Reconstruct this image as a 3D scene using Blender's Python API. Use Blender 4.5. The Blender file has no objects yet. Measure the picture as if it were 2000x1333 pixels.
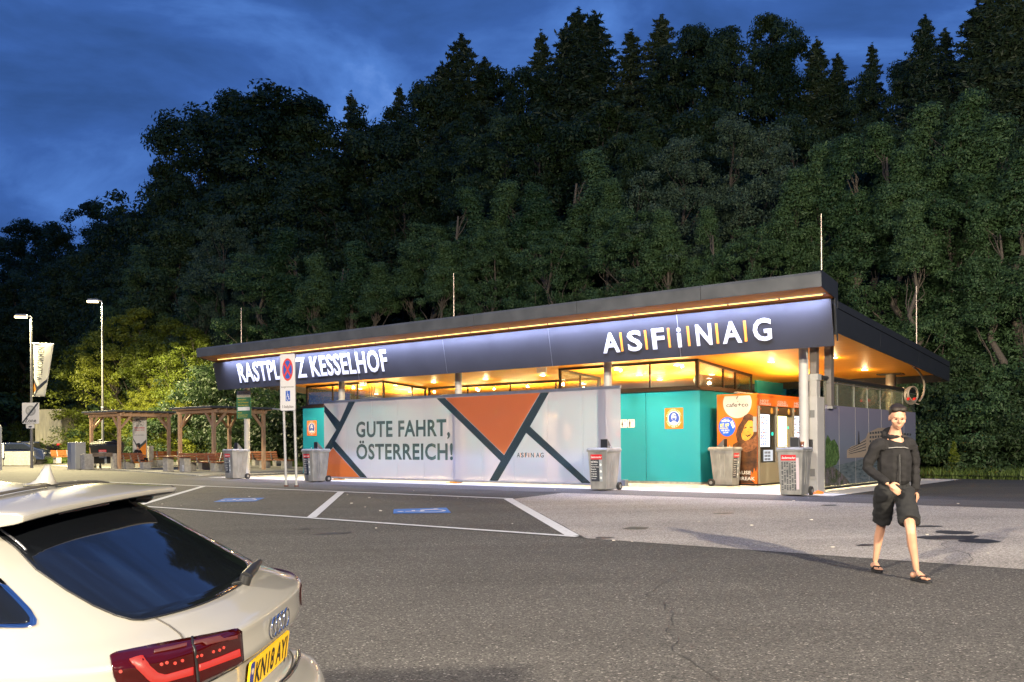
import bpy, bmesh, math, random
import numpy as np
from mathutils import Vector, Matrix
from mathutils.bvhtree import BVHTree
from mathutils.noise import noise as pnoise
R = math.radians; PI_ = math.pi
random.seed(7); rng = np.random.default_rng(7)
scene = bpy.context.scene
COL = scene.collection

# ------------------------------------------------------------------ camera
CH = 1.13                       # camera height above the flat paving round the building
F = 1800.0; ROLL = 0.0058       # focal length in photo pixels, roll of the horizon
cd = bpy.data.cameras.new('camera'); cam = bpy.data.objects.new('camera', cd); COL.objects.link(cam)
cd.sensor_width = 36; cd.lens = F * 36 / 2000; cd.shift_y = (870 - 666.5) / 2000
cd.clip_start = .1; cd.clip_end = 3000
cam.location = (0, 0, CH)
cam.matrix_world = Matrix.Translation((0, 0, CH)) @ Matrix.Rotation(R(90), 4, 'X') @ Matrix.Rotation(-ROLL, 4, 'Z')
scene.camera = cam

# ------------------------------------------------------------------ sky at dusk
w = bpy.data.worlds.new('World'); scene.world = w; w.use_nodes = True
nt = w.node_tree; nt.nodes.clear()
def N(t, **k):
    n = nt.nodes.new(t)
    for a, b in k.items(): setattr(n, a, b)
    return n
L = lambda a, b: nt.links.new(a, b)
out = N('ShaderNodeOutputWorld'); bg = N('ShaderNodeBackground'); L(bg.outputs[0], out.inputs[0])
sky = N('ShaderNodeTexSky'); sky.sky_type = 'NISHITA'; sky.sun_disc = False
sky.sun_elevation = R(-4); sky.sun_rotation = R(200)
tc = N('ShaderNodeTexCoord'); mp = N('ShaderNodeMapping'); mp.inputs['Scale'].default_value = (1.0, 1.0, 2.6)
L(tc.outputs['Generated'], mp.inputs[0])
n1 = N('ShaderNodeTexNoise'); n1.inputs['Scale'].default_value = 3.4; n1.inputs['Detail'].default_value = 9; n1.inputs['Roughness'].default_value = .56; n1.inputs['Distortion'].default_value = .35
L(mp.outputs[0], n1.inputs['Vector'])
cr = N('ShaderNodeValToRGB'); L(n1.outputs['Fac'], cr.inputs[0])
e = cr.color_ramp.elements
e[0].position = .34; e[0].color = (.025, .070, .215, 1)
e[1].position = .76; e[1].color = (.20, .37, .82, 1)
k = e.new(.50); k.color = (.040, .110, .355, 1)
k = e.new(.62); k.color = (.075, .19, .54, 1)
add = N('ShaderNodeVectorMath'); add.operation = 'MULTIPLY_ADD'
add.inputs[1].default_value = (.02, .02, .02)
L(sky.outputs[0], add.inputs[0]); L(cr.outputs[0], add.inputs[2])
L(add.outputs[0], bg.inputs[0]); bg.inputs[1].default_value = 1.15

scene.view_settings.view_transform = 'Standard'; scene.view_settings.look = 'None'
scene.view_settings.exposure = 0; scene.view_settings.gamma = 1
scene.cycles.use_denoising = True
scene.cycles.max_bounces = 6; scene.cycles.transparent_max_bounces = 16
scene.cycles.sample_clamp_indirect = 4.0
scene.cycles.caustics_reflective = False; scene.cycles.caustics_refractive = False

# ------------------------------------------------------------------ frames: world, and u (along the facade) / v (into the building)
UX = Vector((.77991806, -.62588163)); VX = Vector((.62588163, .77991806)); OO = Vector((5.18290095, 25.382777))
ANG = math.atan2(UX.y, UX.x)
def ray(x, y):
    dx = x - 1000; dy = 870 - y
    return Vector((dx * math.cos(ROLL) + dy * math.sin(ROLL), F, -dx * math.sin(ROLL) + dy * math.cos(ROLL)))
def uv(P): d = Vector((P[0], P[1])) - OO; return d.dot(UX), d.dot(VX)
def W(u, v, z=0): p = OO + u * UX + v * VX; return Vector((p.x, p.y, z))
CAMP = Vector((0, 0, CH))
def onv(x, y, v):
    d = ray(x, y); t = (v + OO.dot(VX)) / (d.x * VX.x + d.y * VX.y); P = CAMP + t * d; a = uv(P); return a[0], P.z
def onu(x, y, u):
    d = ray(x, y); t = (u + OO.dot(UX)) / (d.x * UX.x + d.y * UX.y); P = CAMP + t * d; a = uv(P); return a[1], P.z
def at(x, y, Y): return CAMP + ray(x, y) * (Y / F)
def sstep(a, b, x): t = min(1, max(0, (x - a) / (b - a))); return t * t * (3 - 2 * t)
def gnd(u, v):
    z = 0
    if v < -4: z = .028 * (v + 4)
    left = sstep(-24, -40, u) if u < -24 else 0
    z += left * .045 * max(0, v - 3)
    vs = 11.5 + 17 * (sstep(-24, -62, u) if u < -24 else 0)
    if v > vs: z += .50 * (v - vs) if v < vs + 32 else .50 * 32 + .12 * (v - vs - 32)
    return z
def gw(x, y): a = uv((x, y)); return gnd(*a)
def atg(px, py):
    d = ray(px, py).normalized(); t = 1.0
    P = CAMP.copy()
    for i in range(6000):
        P = CAMP + d * t
        if P.z < gw(P.x, P.y): break
        t += .05
    lo, hi = t - .05, t
    for i in range(20):
        m = (lo + hi) / 2; P = CAMP + d * m
        if P.z < gw(P.x, P.y): hi = m
        else: lo = m
    return CAMP + d * hi
def pxof(P):
    a = P[0] / P[1] * F; b = (P[2] - CH) / P[1] * F
    return 1000 + a * math.cos(ROLL) - b * math.sin(ROLL), 870 - (a * math.sin(ROLL) + b * math.cos(ROLL))

# ------------------------------------------------------------------ objects
def tag(o, label=None, cat=None, group=None, kind=None):
    if label: o['label'] = label
    if cat: o['category'] = cat
    if group: o['group'] = group
    if kind: o['kind'] = kind
    return o
def thing(name, label, cat, loc=(0, 0, 0), rz=0.0, group=None):
    o = bpy.data.objects.new(name, None); COL.objects.link(o); o.empty_display_size = .2
    o.location = loc; o.rotation_euler = (0, 0, rz)
    return tag(o, label, cat, group)
def bthing(name, label, cat, u=0, v=0, z=0, rz=0.0, group=None):
    return thing(name, label, cat, W(u, v, z), ANG + rz, group)
def copy_tree(o, parent=None):
    c = o.copy(); COL.objects.link(c); c.parent = parent
    for ch in o.children: copy_tree(ch, c)
    return c

class MB:
    def __init__(s): s.v = []; s.f = []; s.m = []; s.sm = []
    def add(s, vs, fs, mi=0, smooth=False, M=None):
        b = len(s.v)
        for p in vs:
            p = Vector(p)
            s.v.append(tuple(M @ p) if M else tuple(p))
        for f in fs: s.f.append([b + i for i in f]); s.m.append(mi); s.sm.append(smooth)
        return s
    def box(s, a, b, mi=0, M=None):
        x0, y0, z0 = a; x1, y1, z1 = b
        vs = [(x0,y0,z0),(x1,y0,z0),(x1,y1,z0),(x0,y1,z0),(x0,y0,z1),(x1,y0,z1),(x1,y1,z1),(x0,y1,z1)]
        return s.add(vs, [(0,3,2,1),(4,5,6,7),(0,1,5,4),(1,2,6,5),(2,3,7,6),(3,0,4,7)], mi, False, M)
    def taper(s, a, b, c, d, mi=0, M=None):
        # a,b lower rectangle corners (x0,y0,z0),(x1,y1) ; c,d upper
        x0,y0,z0 = a; x1,y1 = b; X0,Y0,z1 = c; X1,Y1 = d
        vs = [(x0,y0,z0),(x1,y0,z0),(x1,y1,z0),(x0,y1,z0),(X0,Y0,z1),(X1,Y0,z1),(X1,Y1,z1),(X0,Y1,z1)]
        return s.add(vs, [(0,3,2,1),(4,5,6,7),(0,1,5,4),(1,2,6,5),(2,3,7,6),(3,0,4,7)], mi, False, M)
    def cyl(s, p0, p1, r0, r1=None, n=14, mi=0, caps=True, smooth=True, M=None):
        r1 = r0 if r1 is None else r1
        p0 = Vector(p0); p1 = Vector(p1); d = (p1 - p0).normalized()
        a = d.orthogonal().normalized(); b = d.cross(a)
        vs = []
        for p, r in ((p0, r0), (p1, r1)):
            for i in range(n):
                t = 2 * math.pi * i / n; vs.append(p + r * (math.cos(t) * a + math.sin(t) * b))
        fs = [(i, (i + 1) % n, n + (i + 1) % n, n + i) for i in range(n)]
        s.add(vs, fs, mi, smooth, M)
        if caps: s.add(vs, [tuple(range(n - 1, -1, -1)), tuple(range(n, 2 * n))], mi, False, M)
        return s
    def tube(s, pts, r, n=8, mi=0, M=None):
        pts = [Vector(p) for p in pts]
        rs = r if isinstance(r, (list, tuple)) else [r] * len(pts)
        vs = []; fs = []
        ref = None
        for i, p in enumerate(pts):
            d = (pts[min(i + 1, len(pts) - 1)] - pts[max(i - 1, 0)]).normalized()
            a = d.orthogonal().normalized() if ref is None else (ref - ref.dot(d) * d).normalized()
            ref = a; b = d.cross(a)
            for j in range(n):
                t = 2 * math.pi * j / n; vs.append(p + rs[i] * (math.cos(t) * a + math.sin(t) * b))
        for i in range(len(pts) - 1):
            for j in range(n): fs.append((i*n+j, i*n+(j+1)%n, (i+1)*n+(j+1)%n, (i+1)*n+j))
        s.add(vs, fs, mi, True, M)
        s.add(vs, [tuple(range(n-1,-1,-1)), tuple(range((len(pts)-1)*n, len(pts)*n))], mi, False, M)
        return s
    def prism(s, poly, t, mi=0, M=None):
        # poly in x,z ; extruded along +y by t ; front face at y=0
        n = len(poly)
        vs = [(p[0], 0, p[1]) for p in poly] + [(p[0], t, p[1]) for p in poly]
        fs = [tuple(range(n)), tuple(range(2*n-1, n-1, -1))] + [(i, n+i, n+(i+1)%n, (i+1)%n) for i in range(n)]
        return s.add(vs, fs, mi, False, M)
    def build(s, name, mats, parent=None, bevel=0, M=None, fix=True):
        me = bpy.data.meshes.new(name)
        me.from_pydata(s.v, [], s.f)
        if M: me.transform(M)
        for m in (mats if isinstance(mats, (list, tuple)) else [mats]): me.materials.append(m)
        me.polygons.foreach_set('material_index', s.m); me.polygons.foreach_set('use_smooth', s.sm)
        if fix:
            bm = bmesh.new(); bm.from_mesh(me); bmesh.ops.recalc_face_normals(bm, faces=bm.faces); bm.to_mesh(me); bm.free()
        me.update()
        o = bpy.data.objects.new(name, me); COL.objects.link(o)
        if parent: o.parent = parent
        if bevel:
            md = o.modifiers.new('bevel', 'BEVEL'); md.width = bevel; md.segments = 2; md.limit_method = 'ANGLE'
        return o

def ell(cx, cz, rx, rz, n=28, a0=0, a1=2*math.pi):
    full = abs(a1 - a0 - 2*math.pi) < 1e-6
    return [(cx + rx*math.cos(a0+(a1-a0)*i/(n if full else n-1)), cz + rz*math.sin(a0+(a1-a0)*i/(n if full else n-1))) for i in range(n)]
def rrect(x0, z0, x1, z1, r, n=5):
    o = []
    for cx, cz, a in ((x1-r, z0+r, -90), (x1-r, z1-r, 0), (x0+r, z1-r, 90), (x0+r, z0+r, 180)):
        for i in range(n): t = R(a + 90*i/(n-1)); o.append((cx + r*math.cos(t), cz + r*math.sin(t)))
    return o

# text as mesh, standing in the x-z plane, facing -y, lower left at 0,0
_tc = {}
def text_data(s, bold=0.0, ext=0.0):
    key = (s, bold, ext)
    if key in _tc: return _tc[key]
    cu = bpy.data.curves.new('t', 'FONT'); cu.body = s; cu.size = 1; cu.offset = bold; cu.extrude = ext
    cu.resolution_u = 3; cu.space_character = 1.07 if bold > .012 else 1.0
    ob = bpy.data.objects.new('t', cu); COL.objects.link(ob)
    dg = bpy.context.evaluated_depsgraph_get(); dg.update()
    me = ob.evaluated_get(dg).to_mesh()
    vs = [v.co.copy() for v in me.vertices]; fs = [tuple(p.vertices) for p in me.polygons]
    ob.evaluated_get(dg).to_mesh_clear(); bpy.data.objects.remove(ob); bpy.data.curves.remove(cu)
    _tc[key] = (vs, fs); return vs, fs
CAPH = None
def text(mb, s, x, z, wd=None, h=1.0, y=0.0, mi=0, bold=.012, ext=0.0, M=None, center=False, slant=0):
    global CAPH
    if CAPH is None:
        vs, _ = text_data('H', 0, 0); CAPH = max(p.y for p in vs) - min(p.y for p in vs)
    vs, fs = text_data(s, bold, ext)
    sc = h / CAPH
    x0 = min(p.x for p in vs); x1 = max(p.x for p in vs)
    sx = (wd / (x1 - x0)) if wd else sc
    ww = (x1 - x0) * sx
    ox = x - (ww / 2 if center else 0)
    pts = [((p.x - x0) * sx + ox + slant * p.y * sc, y - p.z * (1 if ext else 0), p.y * sc + z) for p in vs]
    mb.add(pts, fs, mi, False, M)
    return ww

# ------------------------------------------------------------------ materials
_mats = {}
def mat(name, col=(.5,.5,.5), rough=.6, metal=0, spec=.5, var=0, vscale=4, bump=0, bscale=40, em=None, es=0, coat=0, alpha=None, col2=None, transl=0, scale3=None, detail=5, lo=.35, hi=.65, bdist=.01, rnd=False):
    if name in _mats: return _mats[name]
    m = bpy.data.materials.new(name); m.use_nodes = True; _mats[name] = m
    n = m.node_tree; b = n.nodes['Principled BSDF']; o = n.nodes['Material Output']
    b.inputs['Base Color'].default_value = (*col, 1); b.inputs['Roughness'].default_value = rough
    b.inputs['Metallic'].default_value = metal; b.inputs['Specular IOR Level'].default_value = spec
    b.inputs['Coat Weight'].default_value = coat; b.inputs['Coat Roughness'].default_value = .03
    t = n.nodes.new('ShaderNodeTexCoord'); src = t.outputs['Object']
    if scale3:
        mp = n.nodes.new('ShaderNodeMapping'); mp.inputs['Scale'].default_value = scale3
        n.links.new(src, mp.inputs[0]); src = mp.outputs[0]
    if var or col2:
        x = n.nodes.new('ShaderNodeTexNoise'); x.inputs['Scale'].default_value = vscale; x.inputs['Detail'].default_value = detail
        n.links.new(src, x.inputs['Vector'])
        if rnd:
            x.noise_dimensions = '4D'; oi = n.nodes.new('ShaderNodeObjectInfo'); mm_ = n.nodes.new('ShaderNodeMath'); mm_.operation = 'MULTIPLY'; mm_.inputs[1].default_value = 30
            n.links.new(oi.outputs['Random'], mm_.inputs[0]); n.links.new(mm_.outputs[0], x.inputs['W'])
        c = n.nodes.new('ShaderNodeValToRGB'); n.links.new(x.outputs['Fac'], c.inputs[0])
        c.color_ramp.elements[0].position = lo; c.color_ramp.elements[1].position = hi
        c2 = col2 or tuple(min(1, q * (1 + var)) for q in col)
        c1 = col if col2 else tuple(q * (1 - var) for q in col)
        c.color_ramp.elements[0].color = (*c1, 1); c.color_ramp.elements[1].color = (*c2, 1)
        n.links.new(c.outputs[0], b.inputs['Base Color'])
    if bump:
        x = n.nodes.new('ShaderNodeTexNoise'); x.inputs['Scale'].default_value = bscale; x.inputs['Detail'].default_value = 4
        n.links.new(src, x.inputs['Vector'])
        u = n.nodes.new('ShaderNodeBump'); u.inputs['Strength'].default_value = bump; u.inputs['Distance'].default_value = bdist
        n.links.new(x.outputs['Fac'], u.inputs['Height']); n.links.new(u.outputs[0], b.inputs['Normal'])
    if em:
        b.inputs['Emission Color'].default_value = (*em, 1); b.inputs['Emission Strength'].default_value = es
    if transl:
        tr = n.nodes.new('ShaderNodeBsdfTranslucent'); tr.inputs[0].default_value = (*col, 1)
        mx = n.nodes.new('ShaderNodeMixShader'); mx.inputs[0].default_value = transl
        n.links.new(b.outputs[0], mx.inputs[1]); n.links.new(tr.outputs[0], mx.inputs[2]); n.links.new(mx.outputs[0], o.inputs[0])
    if alpha is not None: b.inputs['Alpha'].default_value = alpha
    return m
def film(name, col, cover, transl=.5, gloss=.06, rough=.02, tint=(1,1,1)):
    """translucent print on clear glass: part of the light passes straight, part is scattered, a little mirrors"""
    if name in _mats: return _mats[name]
    m = bpy.data.materials.new(name); m.use_nodes = True; _mats[name] = m; n = m.node_tree; n.nodes.clear()
    o = n.nodes.new('ShaderNodeOutputMaterial')
    tr = n.nodes.new('ShaderNodeBsdfTransparent'); tr.inputs[0].default_value = (*tint, 1)
    df = n.nodes.new('ShaderNodeBsdfDiffuse'); df.inputs[0].default_value = (*col, 1)
    tl = n.nodes.new('ShaderNodeBsdfTranslucent'); tl.inputs[0].default_value = (*col, 1)
    a = n.nodes.new('ShaderNodeMixShader'); a.inputs[0].default_value = transl
    n.links.new(df.outputs[0], a.inputs[1]); n.links.new(tl.outputs[0], a.inputs[2])
    b = n.nodes.new('ShaderNodeMixShader'); b.inputs[0].default_value = cover
    n.links.new(tr.outputs[0], b.inputs[1]); n.links.new(a.outputs[0], b.inputs[2])
    g = n.nodes.new('ShaderNodeBsdfGlossy'); g.inputs['Roughness'].default_value = rough
    fr = n.nodes.new('ShaderNodeLayerWeight'); fr.inputs[0].default_value = .25
    mth = n.nodes.new('ShaderNodeMath'); mth.operation = 'MULTIPLY_ADD'; mth.inputs[1].default_value = .5; mth.inputs[2].default_value = gloss
    n.links.new(fr.outputs['Fresnel'], mth.inputs[0])
    c = n.nodes.new('ShaderNodeMixShader'); n.links.new(mth.outputs[0], c.inputs[0])
    n.links.new(b.outputs[0], c.inputs[1]); n.links.new(g.outputs[0], c.inputs[2]); n.links.new(c.outputs[0], o.inputs[0])
    return m
def emis(name, col, s):
    return mat(name, (.02,.02,.02), .5, em=col, es=s)

def asphalt(name, c0, c1, fleck, fscale=170, bump=.9, patch=.25):
    m = bpy.data.materials.new(name); m.use_nodes = True; n = m.node_tree; b = n.nodes['Principled BSDF']
    b.inputs['Roughness'].default_value = .85; b.inputs['Specular IOR Level'].default_value = .35
    t = n.nodes.new('ShaderNodeTexCoord'); P = t.outputs['Object']
    v = n.nodes.new('ShaderNodeTexVoronoi'); v.inputs['Scale'].default_value = fscale; n.links.new(P, v.inputs['Vector'])
    sep = n.nodes.new('ShaderNodeSeparateColor'); n.links.new(v.outputs['Color'], sep.inputs[0])
    r = n.nodes.new('ShaderNodeValToRGB'); n.links.new(sep.outputs[0], r.inputs[0])
    el = r.color_ramp.elements; el[0].position = 0; el[0].color = (*c0, 1); el[1].position = 1; el[1].color = (*fleck, 1)
    k = el.new(.62); k.color = (*c1, 1); k = el.new(.94); k.color = (*[q * 1.35 for q in c1], 1)
    x = n.nodes.new('ShaderNodeTexNoise'); x.inputs['Scale'].default_value = .55; x.inputs['Detail'].default_value = 9; x.inputs['Roughness'].default_value = .62
    n.links.new(P, x.inputs['Vector'])
    mr = n.nodes.new('ShaderNodeMapRange'); mr.inputs[1].default_value = .3; mr.inputs[2].default_value = .7; mr.inputs[3].default_value = 1 - patch; mr.inputs[4].default_value = 1 + patch
    xs = n.nodes.new('ShaderNodeTexNoise'); xs.inputs['Scale'].default_value = .35; xs.inputs['Detail'].default_value = 6; ms = n.nodes.new('ShaderNodeMapping'); ms.inputs['Rotation'].default_value = (0,0,ANG); ms.inputs['Scale'].default_value = (.25,3.2,1); n.links.new(P, ms.inputs[0]); n.links.new(ms.outputs[0], xs.inputs['Vector'])
    av = n.nodes.new('ShaderNodeMath'); av.operation = 'MULTIPLY_ADD'; av.inputs[1].default_value = .55; n.links.new(xs.outputs['Fac'], av.inputs[0]); hf = n.nodes.new('ShaderNodeMath'); hf.operation = 'MULTIPLY'; hf.inputs[1].default_value = .45; n.links.new(x.outputs['Fac'], hf.inputs[0]); n.links.new(hf.outputs[0], av.inputs[2])
    n.links.new(av.outputs[0], mr.inputs[0])
    mu = n.nodes.new('ShaderNodeVectorMath'); mu.operation = 'SCALE'; n.links.new(r.outputs[0], mu.inputs[0]); n.links.new(mr.outputs[0], mu.inputs['Scale'])
    n.links.new(mu.outputs[0], b.inputs['Base Color'])
    x2 = n.nodes.new('ShaderNodeTexNoise'); x2.inputs['Scale'].default_value = 95; x2.inputs['Detail'].default_value = 4; x2.inputs['Roughness'].default_value = .7; n.links.new(P, x2.inputs['Vector'])
    bu = n.nodes.new('ShaderNodeBump'); bu.inputs['Strength'].default_value = bump; bu.inputs['Distance'].default_value = .012
    n.links.new(x2.outputs['Fac'], bu.inputs['Height']); n.links.new(bu.outputs[0], b.inputs['Normal'])
    return m

M_asph = asphalt('coarse_asphalt', (.036,.034,.032), (.098,.091,.084), (.33,.305,.28), 76, 1.0, .22)
M_asph2 = asphalt('fine_asphalt', (.034,.033,.032), (.060,.057,.055), (.15,.145,.14), 120, .6, .2)
M_light = asphalt('worn_light_asphalt', (.19,.172,.155), (.38,.345,.315), (.6,.56,.5), 70, .8, .24)
M_strip = asphalt('drain_strip_asphalt', (.05,.047,.047), (.088,.082,.084), (.16,.15,.15), 120, .5, .2)
M_conc = mat('concrete', (.58,.56,.52), .8, var=.14, vscale=3, bump=.25, bscale=60, bdist=.004)
M_concd = mat('concrete_block', (.40,.38,.34), .85, var=.2, vscale=9, bump=.4, bscale=80, bdist=.004)
M_white = mat('road_paint', (.68,.68,.68), .7, col2=(.42,.41,.40), vscale=14, lo=.58, hi=.72, bump=.4, bscale=90, bdist=.004)
M_blue = mat('blue_road_paint', (.03,.17,.55), .7, col2=(.05,.12,.32), vscale=18, lo=.52, hi=.7)
M_stain = mat('oil_stain', (.035,.034,.034), .5, var=.3, vscale=8)
M_teal = mat('teal_glass_cladding', (.018,.25,.32), .08, spec=.55, coat=.3)
M_fascia = mat('anthracite_sheet', (.085,.09,.097), .42, metal=.15, spec=.5, var=.18, vscale=2.0, bump=.05, bscale=6)
M_dark = mat('dark_sheet', (.012,.014,.018), .5, spec=.4, var=.1, vscale=3)
M_sign = mat('aubergine_sign_panel', (.029,.029,.034), .45, spec=.35, var=.08, vscale=1.5, bump=.04, bscale=30)
M_sw = mat('sign_white', (.52,.52,.55), .5)
M_so = mat('sign_orange', (.80,.26,.03), .5)
def woodmat(name, ca, cb, sc=(1,14,14), rough=.5, vs=2.2):
    return mat(name, ca, rough, col2=cb, scale3=sc, vscale=vs, lo=.3, hi=.75, bump=.08, bscale=8)
M_ceil = woodmat('spruce_ceiling', (.76,.26,.010), (.92,.37,.020), (.5,9,9))
M_soff = woodmat('canopy_wood', (.42,.13,.014), (.58,.21,.03), (.5,9,9))
M_wood = woodmat('larch_beam', (.45,.26,.14), (.62,.40,.24), (6,6,1.2), .7, 3)
M_bench = woodmat('bench_slat', (.23,.065,.018), (.36,.115,.035), (2,9,9), .45)
M_alu = mat('brushed_aluminium', (.42,.42,.42), .38, metal=.85, var=.08, vscale=5)
M_col = mat('light_grey_column', (.45,.44,.43), .5, spec=.5, var=.05, vscale=3)
M_galv = mat('galvanised_steel', (.36,.365,.36), .6, metal=.25, col2=(.45,.45,.44), vscale=6, detail=7, bump=.25, bscale=50, bdist=.004)
M_bin = mat('weathered_bin_shell', (.15,.15,.145), .7, metal=.2, col2=(.32,.315,.30), vscale=5, detail=10, lo=.3, hi=.72, bump=.3, bscale=60, bdist=.003, rnd=True, scale3=(1,1,.45))
M_black = mat('black_plastic', (.012,.012,.013), .45)
M_rub = mat('black_rubber', (.015,.015,.015), .8)
M_red = mat('red_label', (.55,.012,.02), .4)
M_labelw = mat('label_white', (.75,.75,.73), .5)
M_labelk = mat('label_black', (.03,.035,.045), .5)
M_labelg = mat('label_grey', (.28,.31,.33), .5)
M_brownf = mat('bronze_window_frame', (.035,.024,.016), .4, metal=.5)
M_glass = film('clear_glass', (.8,.85,.8), .02, gloss=.06, tint=(.93,.95,.92))
M_lamp = emis('downlight_face', (1,.93,.74), 14)
M_cable = mat('cable_grey', (.33,.27,.2), .5)
M_wht = mat('white_enamel', (.75,.75,.74), .4)
M_or = mat('poster_orange', (.82,.17,.01), .35)

# ================================================================== GROUND
def sheet(name, poly, dz, m, kind='structure', breaks=True, step=None):
    """flat polygon in u,v laid dz above the ground; cut at v=-4 where the fall begins"""
    bm = bmesh.new()
    vs = [bm.verts.new((u, v, 0)) for u, v in poly]; bm.faces.new(vs)
    for c in (-4.0,):
        bmesh.ops.bisect_plane(bm, geom=bm.verts[:] + bm.edges[:] + bm.faces[:], plane_co=(0, c, 0), plane_no=(0, 1, 0))
    for v in bm.verts:
        u, q = v.co.x, v.co.y; p = W(u, q, gnd(u, q) + dz); v.co = p
    me = bpy.data.meshes.new(name); bm.to_mesh(me); bm.free(); me.materials.append(m)
    o = bpy.data.objects.new(name, me); COL.objects.link(o)
    if me.polygons and me.polygons[0].normal.z < 0: me.flip_normals()
    return tag(o, kind=kind)

def wavy(a, b, n, amp):
    return [(a[0]+(b[0]-a[0])*i/n, a[1]+(b[1]-a[1])*i/n + amp*pnoise(Vector((i*.9,3.3,0)))) for i in range(n+1)]
us = sorted(set([-400,-300,-220,-170,-140] + list(range(-120, -24, 4)) + [-24,-20,-10,0,10,20,30,40,60,80,110,150,220,300]))
vs_ = sorted(set([-300,-200,-120,-80,-60,-40,-30,-24,-18,-12,-8,-4,0,3,5,8,10,11.5,13,15,17,19,21,23,25,27,28.5,31,34,37,40,43.5,47,52,60.5,70,90,120,170,240,350,500]))
V_ = []; F_ = []; mi = []
for j, v in enumerate(vs_):
    for i, u in enumerate(us):
        z = gnd(u, v)
        if v > 13: z += .5 * pnoise(Vector((u * .08, v * .08, 3))) * min(1, (v - 12) / 8)
        V_.append(tuple(W(u, v, z)))
nu = len(us)
for j in range(len(vs_) - 1):
    for i in range(nu - 1):
        F_.append((j*nu+i, j*nu+i+1, (j+1)*nu+i+1, (j+1)*nu+i))
        um = (us[i] + us[i+1]) / 2; vm = (vs_[j] + vs_[j+1]) / 2
        mi.append(1 if vm > 8 else 0)
M_soil = mat('forest_floor', (.018,.020,.010), .95, col2=(.040,.032,.018), vscale=.8, bump=.5, bscale=5)
me = bpy.data.meshes.new('ground'); me.from_pydata(V_, [], F_); me.materials.append(M_asph2); me.materials.append(M_soil)
me.polygons.foreach_set('material_index', mi); me.update()
ground = bpy.data.objects.new('ground', me); COL.objects.link(ground); tag(ground, kind='structure')

sheet('foreground_road', wavy((-90,-12.0),(90,-12.1),160,.035)+[(90,-60),(-90,-60)], .004, M_asph)
sheet('parking_bays', [(-22.0,-6.9),(-1.25,-6.9),(4.1,-11.99),(-17.0,-11.99)], .004, M_asph)
sheet('worn_lane', [(-1.1,-5.0)]+wavy((-1.1,-5.0),(70,-5.1),70,.05)+[(70,-12.08),(4.3,-11.99),(-1.1,-6.9)], .004, M_light)
sheet('drain_strip', [(-19,-3.5),(70,-3.5),(70,-5.12),(-1.1,-5.02),(-19,-4.9)], .008, M_strip)
sheet('paved_apron', [(-18.3,-3.5),(4.9,-3.5),(4.9,7.4),(-18.3,7.4)], .008, M_conc)
M_pave = mat('pale_paving', (.17,.165,.155), .85, var=.15, vscale=5, bump=.2, bscale=50)
sheet('picnic_paving', [(-20.2,-2.7),(-19.3,7.6),(-46,7.6),(-46,3.6),(-39.5,1.9),(-30,-.2)], .01, M_pave)
# kerb of the picnic paving (0.10 m step)
kb = MB()
kp = [W(-46,3.6),W(-39.5,1.9),W(-30,-.2),W(-20.2,-2.7),W(-19.3,7.6)]
for a, b in zip(kp[:-1], kp[1:]):
    d = (b - a).normalized(); n = Vector((-d.y, d.x, 0)) * .06
    za, zb = gw(a.x, a.y), gw(b.x, b.y)
    q = [a - n, b - n, b + n, a + n]; zz = [za, zb, zb, za]
    kb.add([(p.x, p.y, z - .1) for p, z in zip(q, zz)] + [(p.x, p.y, z + .045) for p, z in zip(q, zz)],
           [(0,3,2,1),(4,5,6,7),(0,1,5,4),(1,2,6,5),(2,3,7,6),(3,0,4,7)])
tag(kb.build('kerb', M_concd), kind='structure')

def stripe(name, a, b, wd, m=M_white):
    a = Vector(a); b = Vector(b); d = (b - a).normalized(); n = Vector((-d.y, d.x)) * wd / 2
    return sheet(name, [tuple(a - n), tuple(b - n), tuple(b + n), tuple(a + n)], .012, m)
stripe('parking_line', (-21.5,-6.88), (-1.12,-6.88), .12)
stripe('parking_line', (-17.0,-11.93), (4.14,-11.93), .12)
stripe('parking_line', (-1.20,-6.94), (4.02,-11.87), .20)
stripe('parking_line', (-6.85,-6.94), (-1.98,-11.87), .18)
stripe('parking_line', (-13.2,-6.94), (-8.2,-11.87), .18)

def uvg(px, py): P = atg(px, py); return uv(P)
def wheelchair(mb, s, y=0, mi=0):
    """wheelchair pictogram about 1 high, in x-z"""
    mb.prism(ell(.34, .92, .07, .07, 14), .001, mi)
    def ln(pts, r):
        for a, b in zip(pts[:-1], pts[1:]):
            a = Vector(a); b = Vector(b); d = (b - a).normalized(); n = Vector((-d.y, d.x)) * r
            mb.prism([tuple(a - n - d*r*.5), tuple(b - n + d*r*.5), tuple(b + n + d*r*.5), tuple(a + n - d*r*.5)], .001, mi)
    ln([(.35,.80),(.38,.46),(.64,.46),(.76,.14),(.86,.17)], .04)
    ln([(.37,.65),(.60,.65)], .035)
    ring = [(.36+.27*math.cos(R(a)), .28+.27*math.sin(R(a))) for a in range(120, 405, 15)]
    ln(ring, .032)
def pad(pxs):
    pts = [uvg(*p) for p in pxs]
    sheet('accessible_bay_marking', pts, .012, M_blue)
    # symbol: affine map of the pictogram into the pad quad
    A, B, C, D = [Vector(p) for p in pts]        # near-left, near-right, far-right, far-left
    mb = MB(); wheelchair(mb, 1)
    ve = []
    for x, y, z in mb.v:
        sx = .5 + (x - .5) * .8; sz = .08 + z * .86
        # photo: symbol lies on its back, head towards the far side
        p = A.lerp(B, 1-sz).lerp(D.lerp(C, 1-sz), sx)
        P = W(p.x, p.y, gnd(p.x, p.y) + .017 + (0 if y < .0005 else -.0008)); ve.append(tuple(P))
    mb.v = ve
    tag(mb.build('painted_wheelchair_symbol', M_white), kind='structure')
pad([(768,1004.5),(881,1003),(872,993),(769,996)])
pad([(416,982),(499,980.5),(518,973.5),(440,974.5)])
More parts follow.
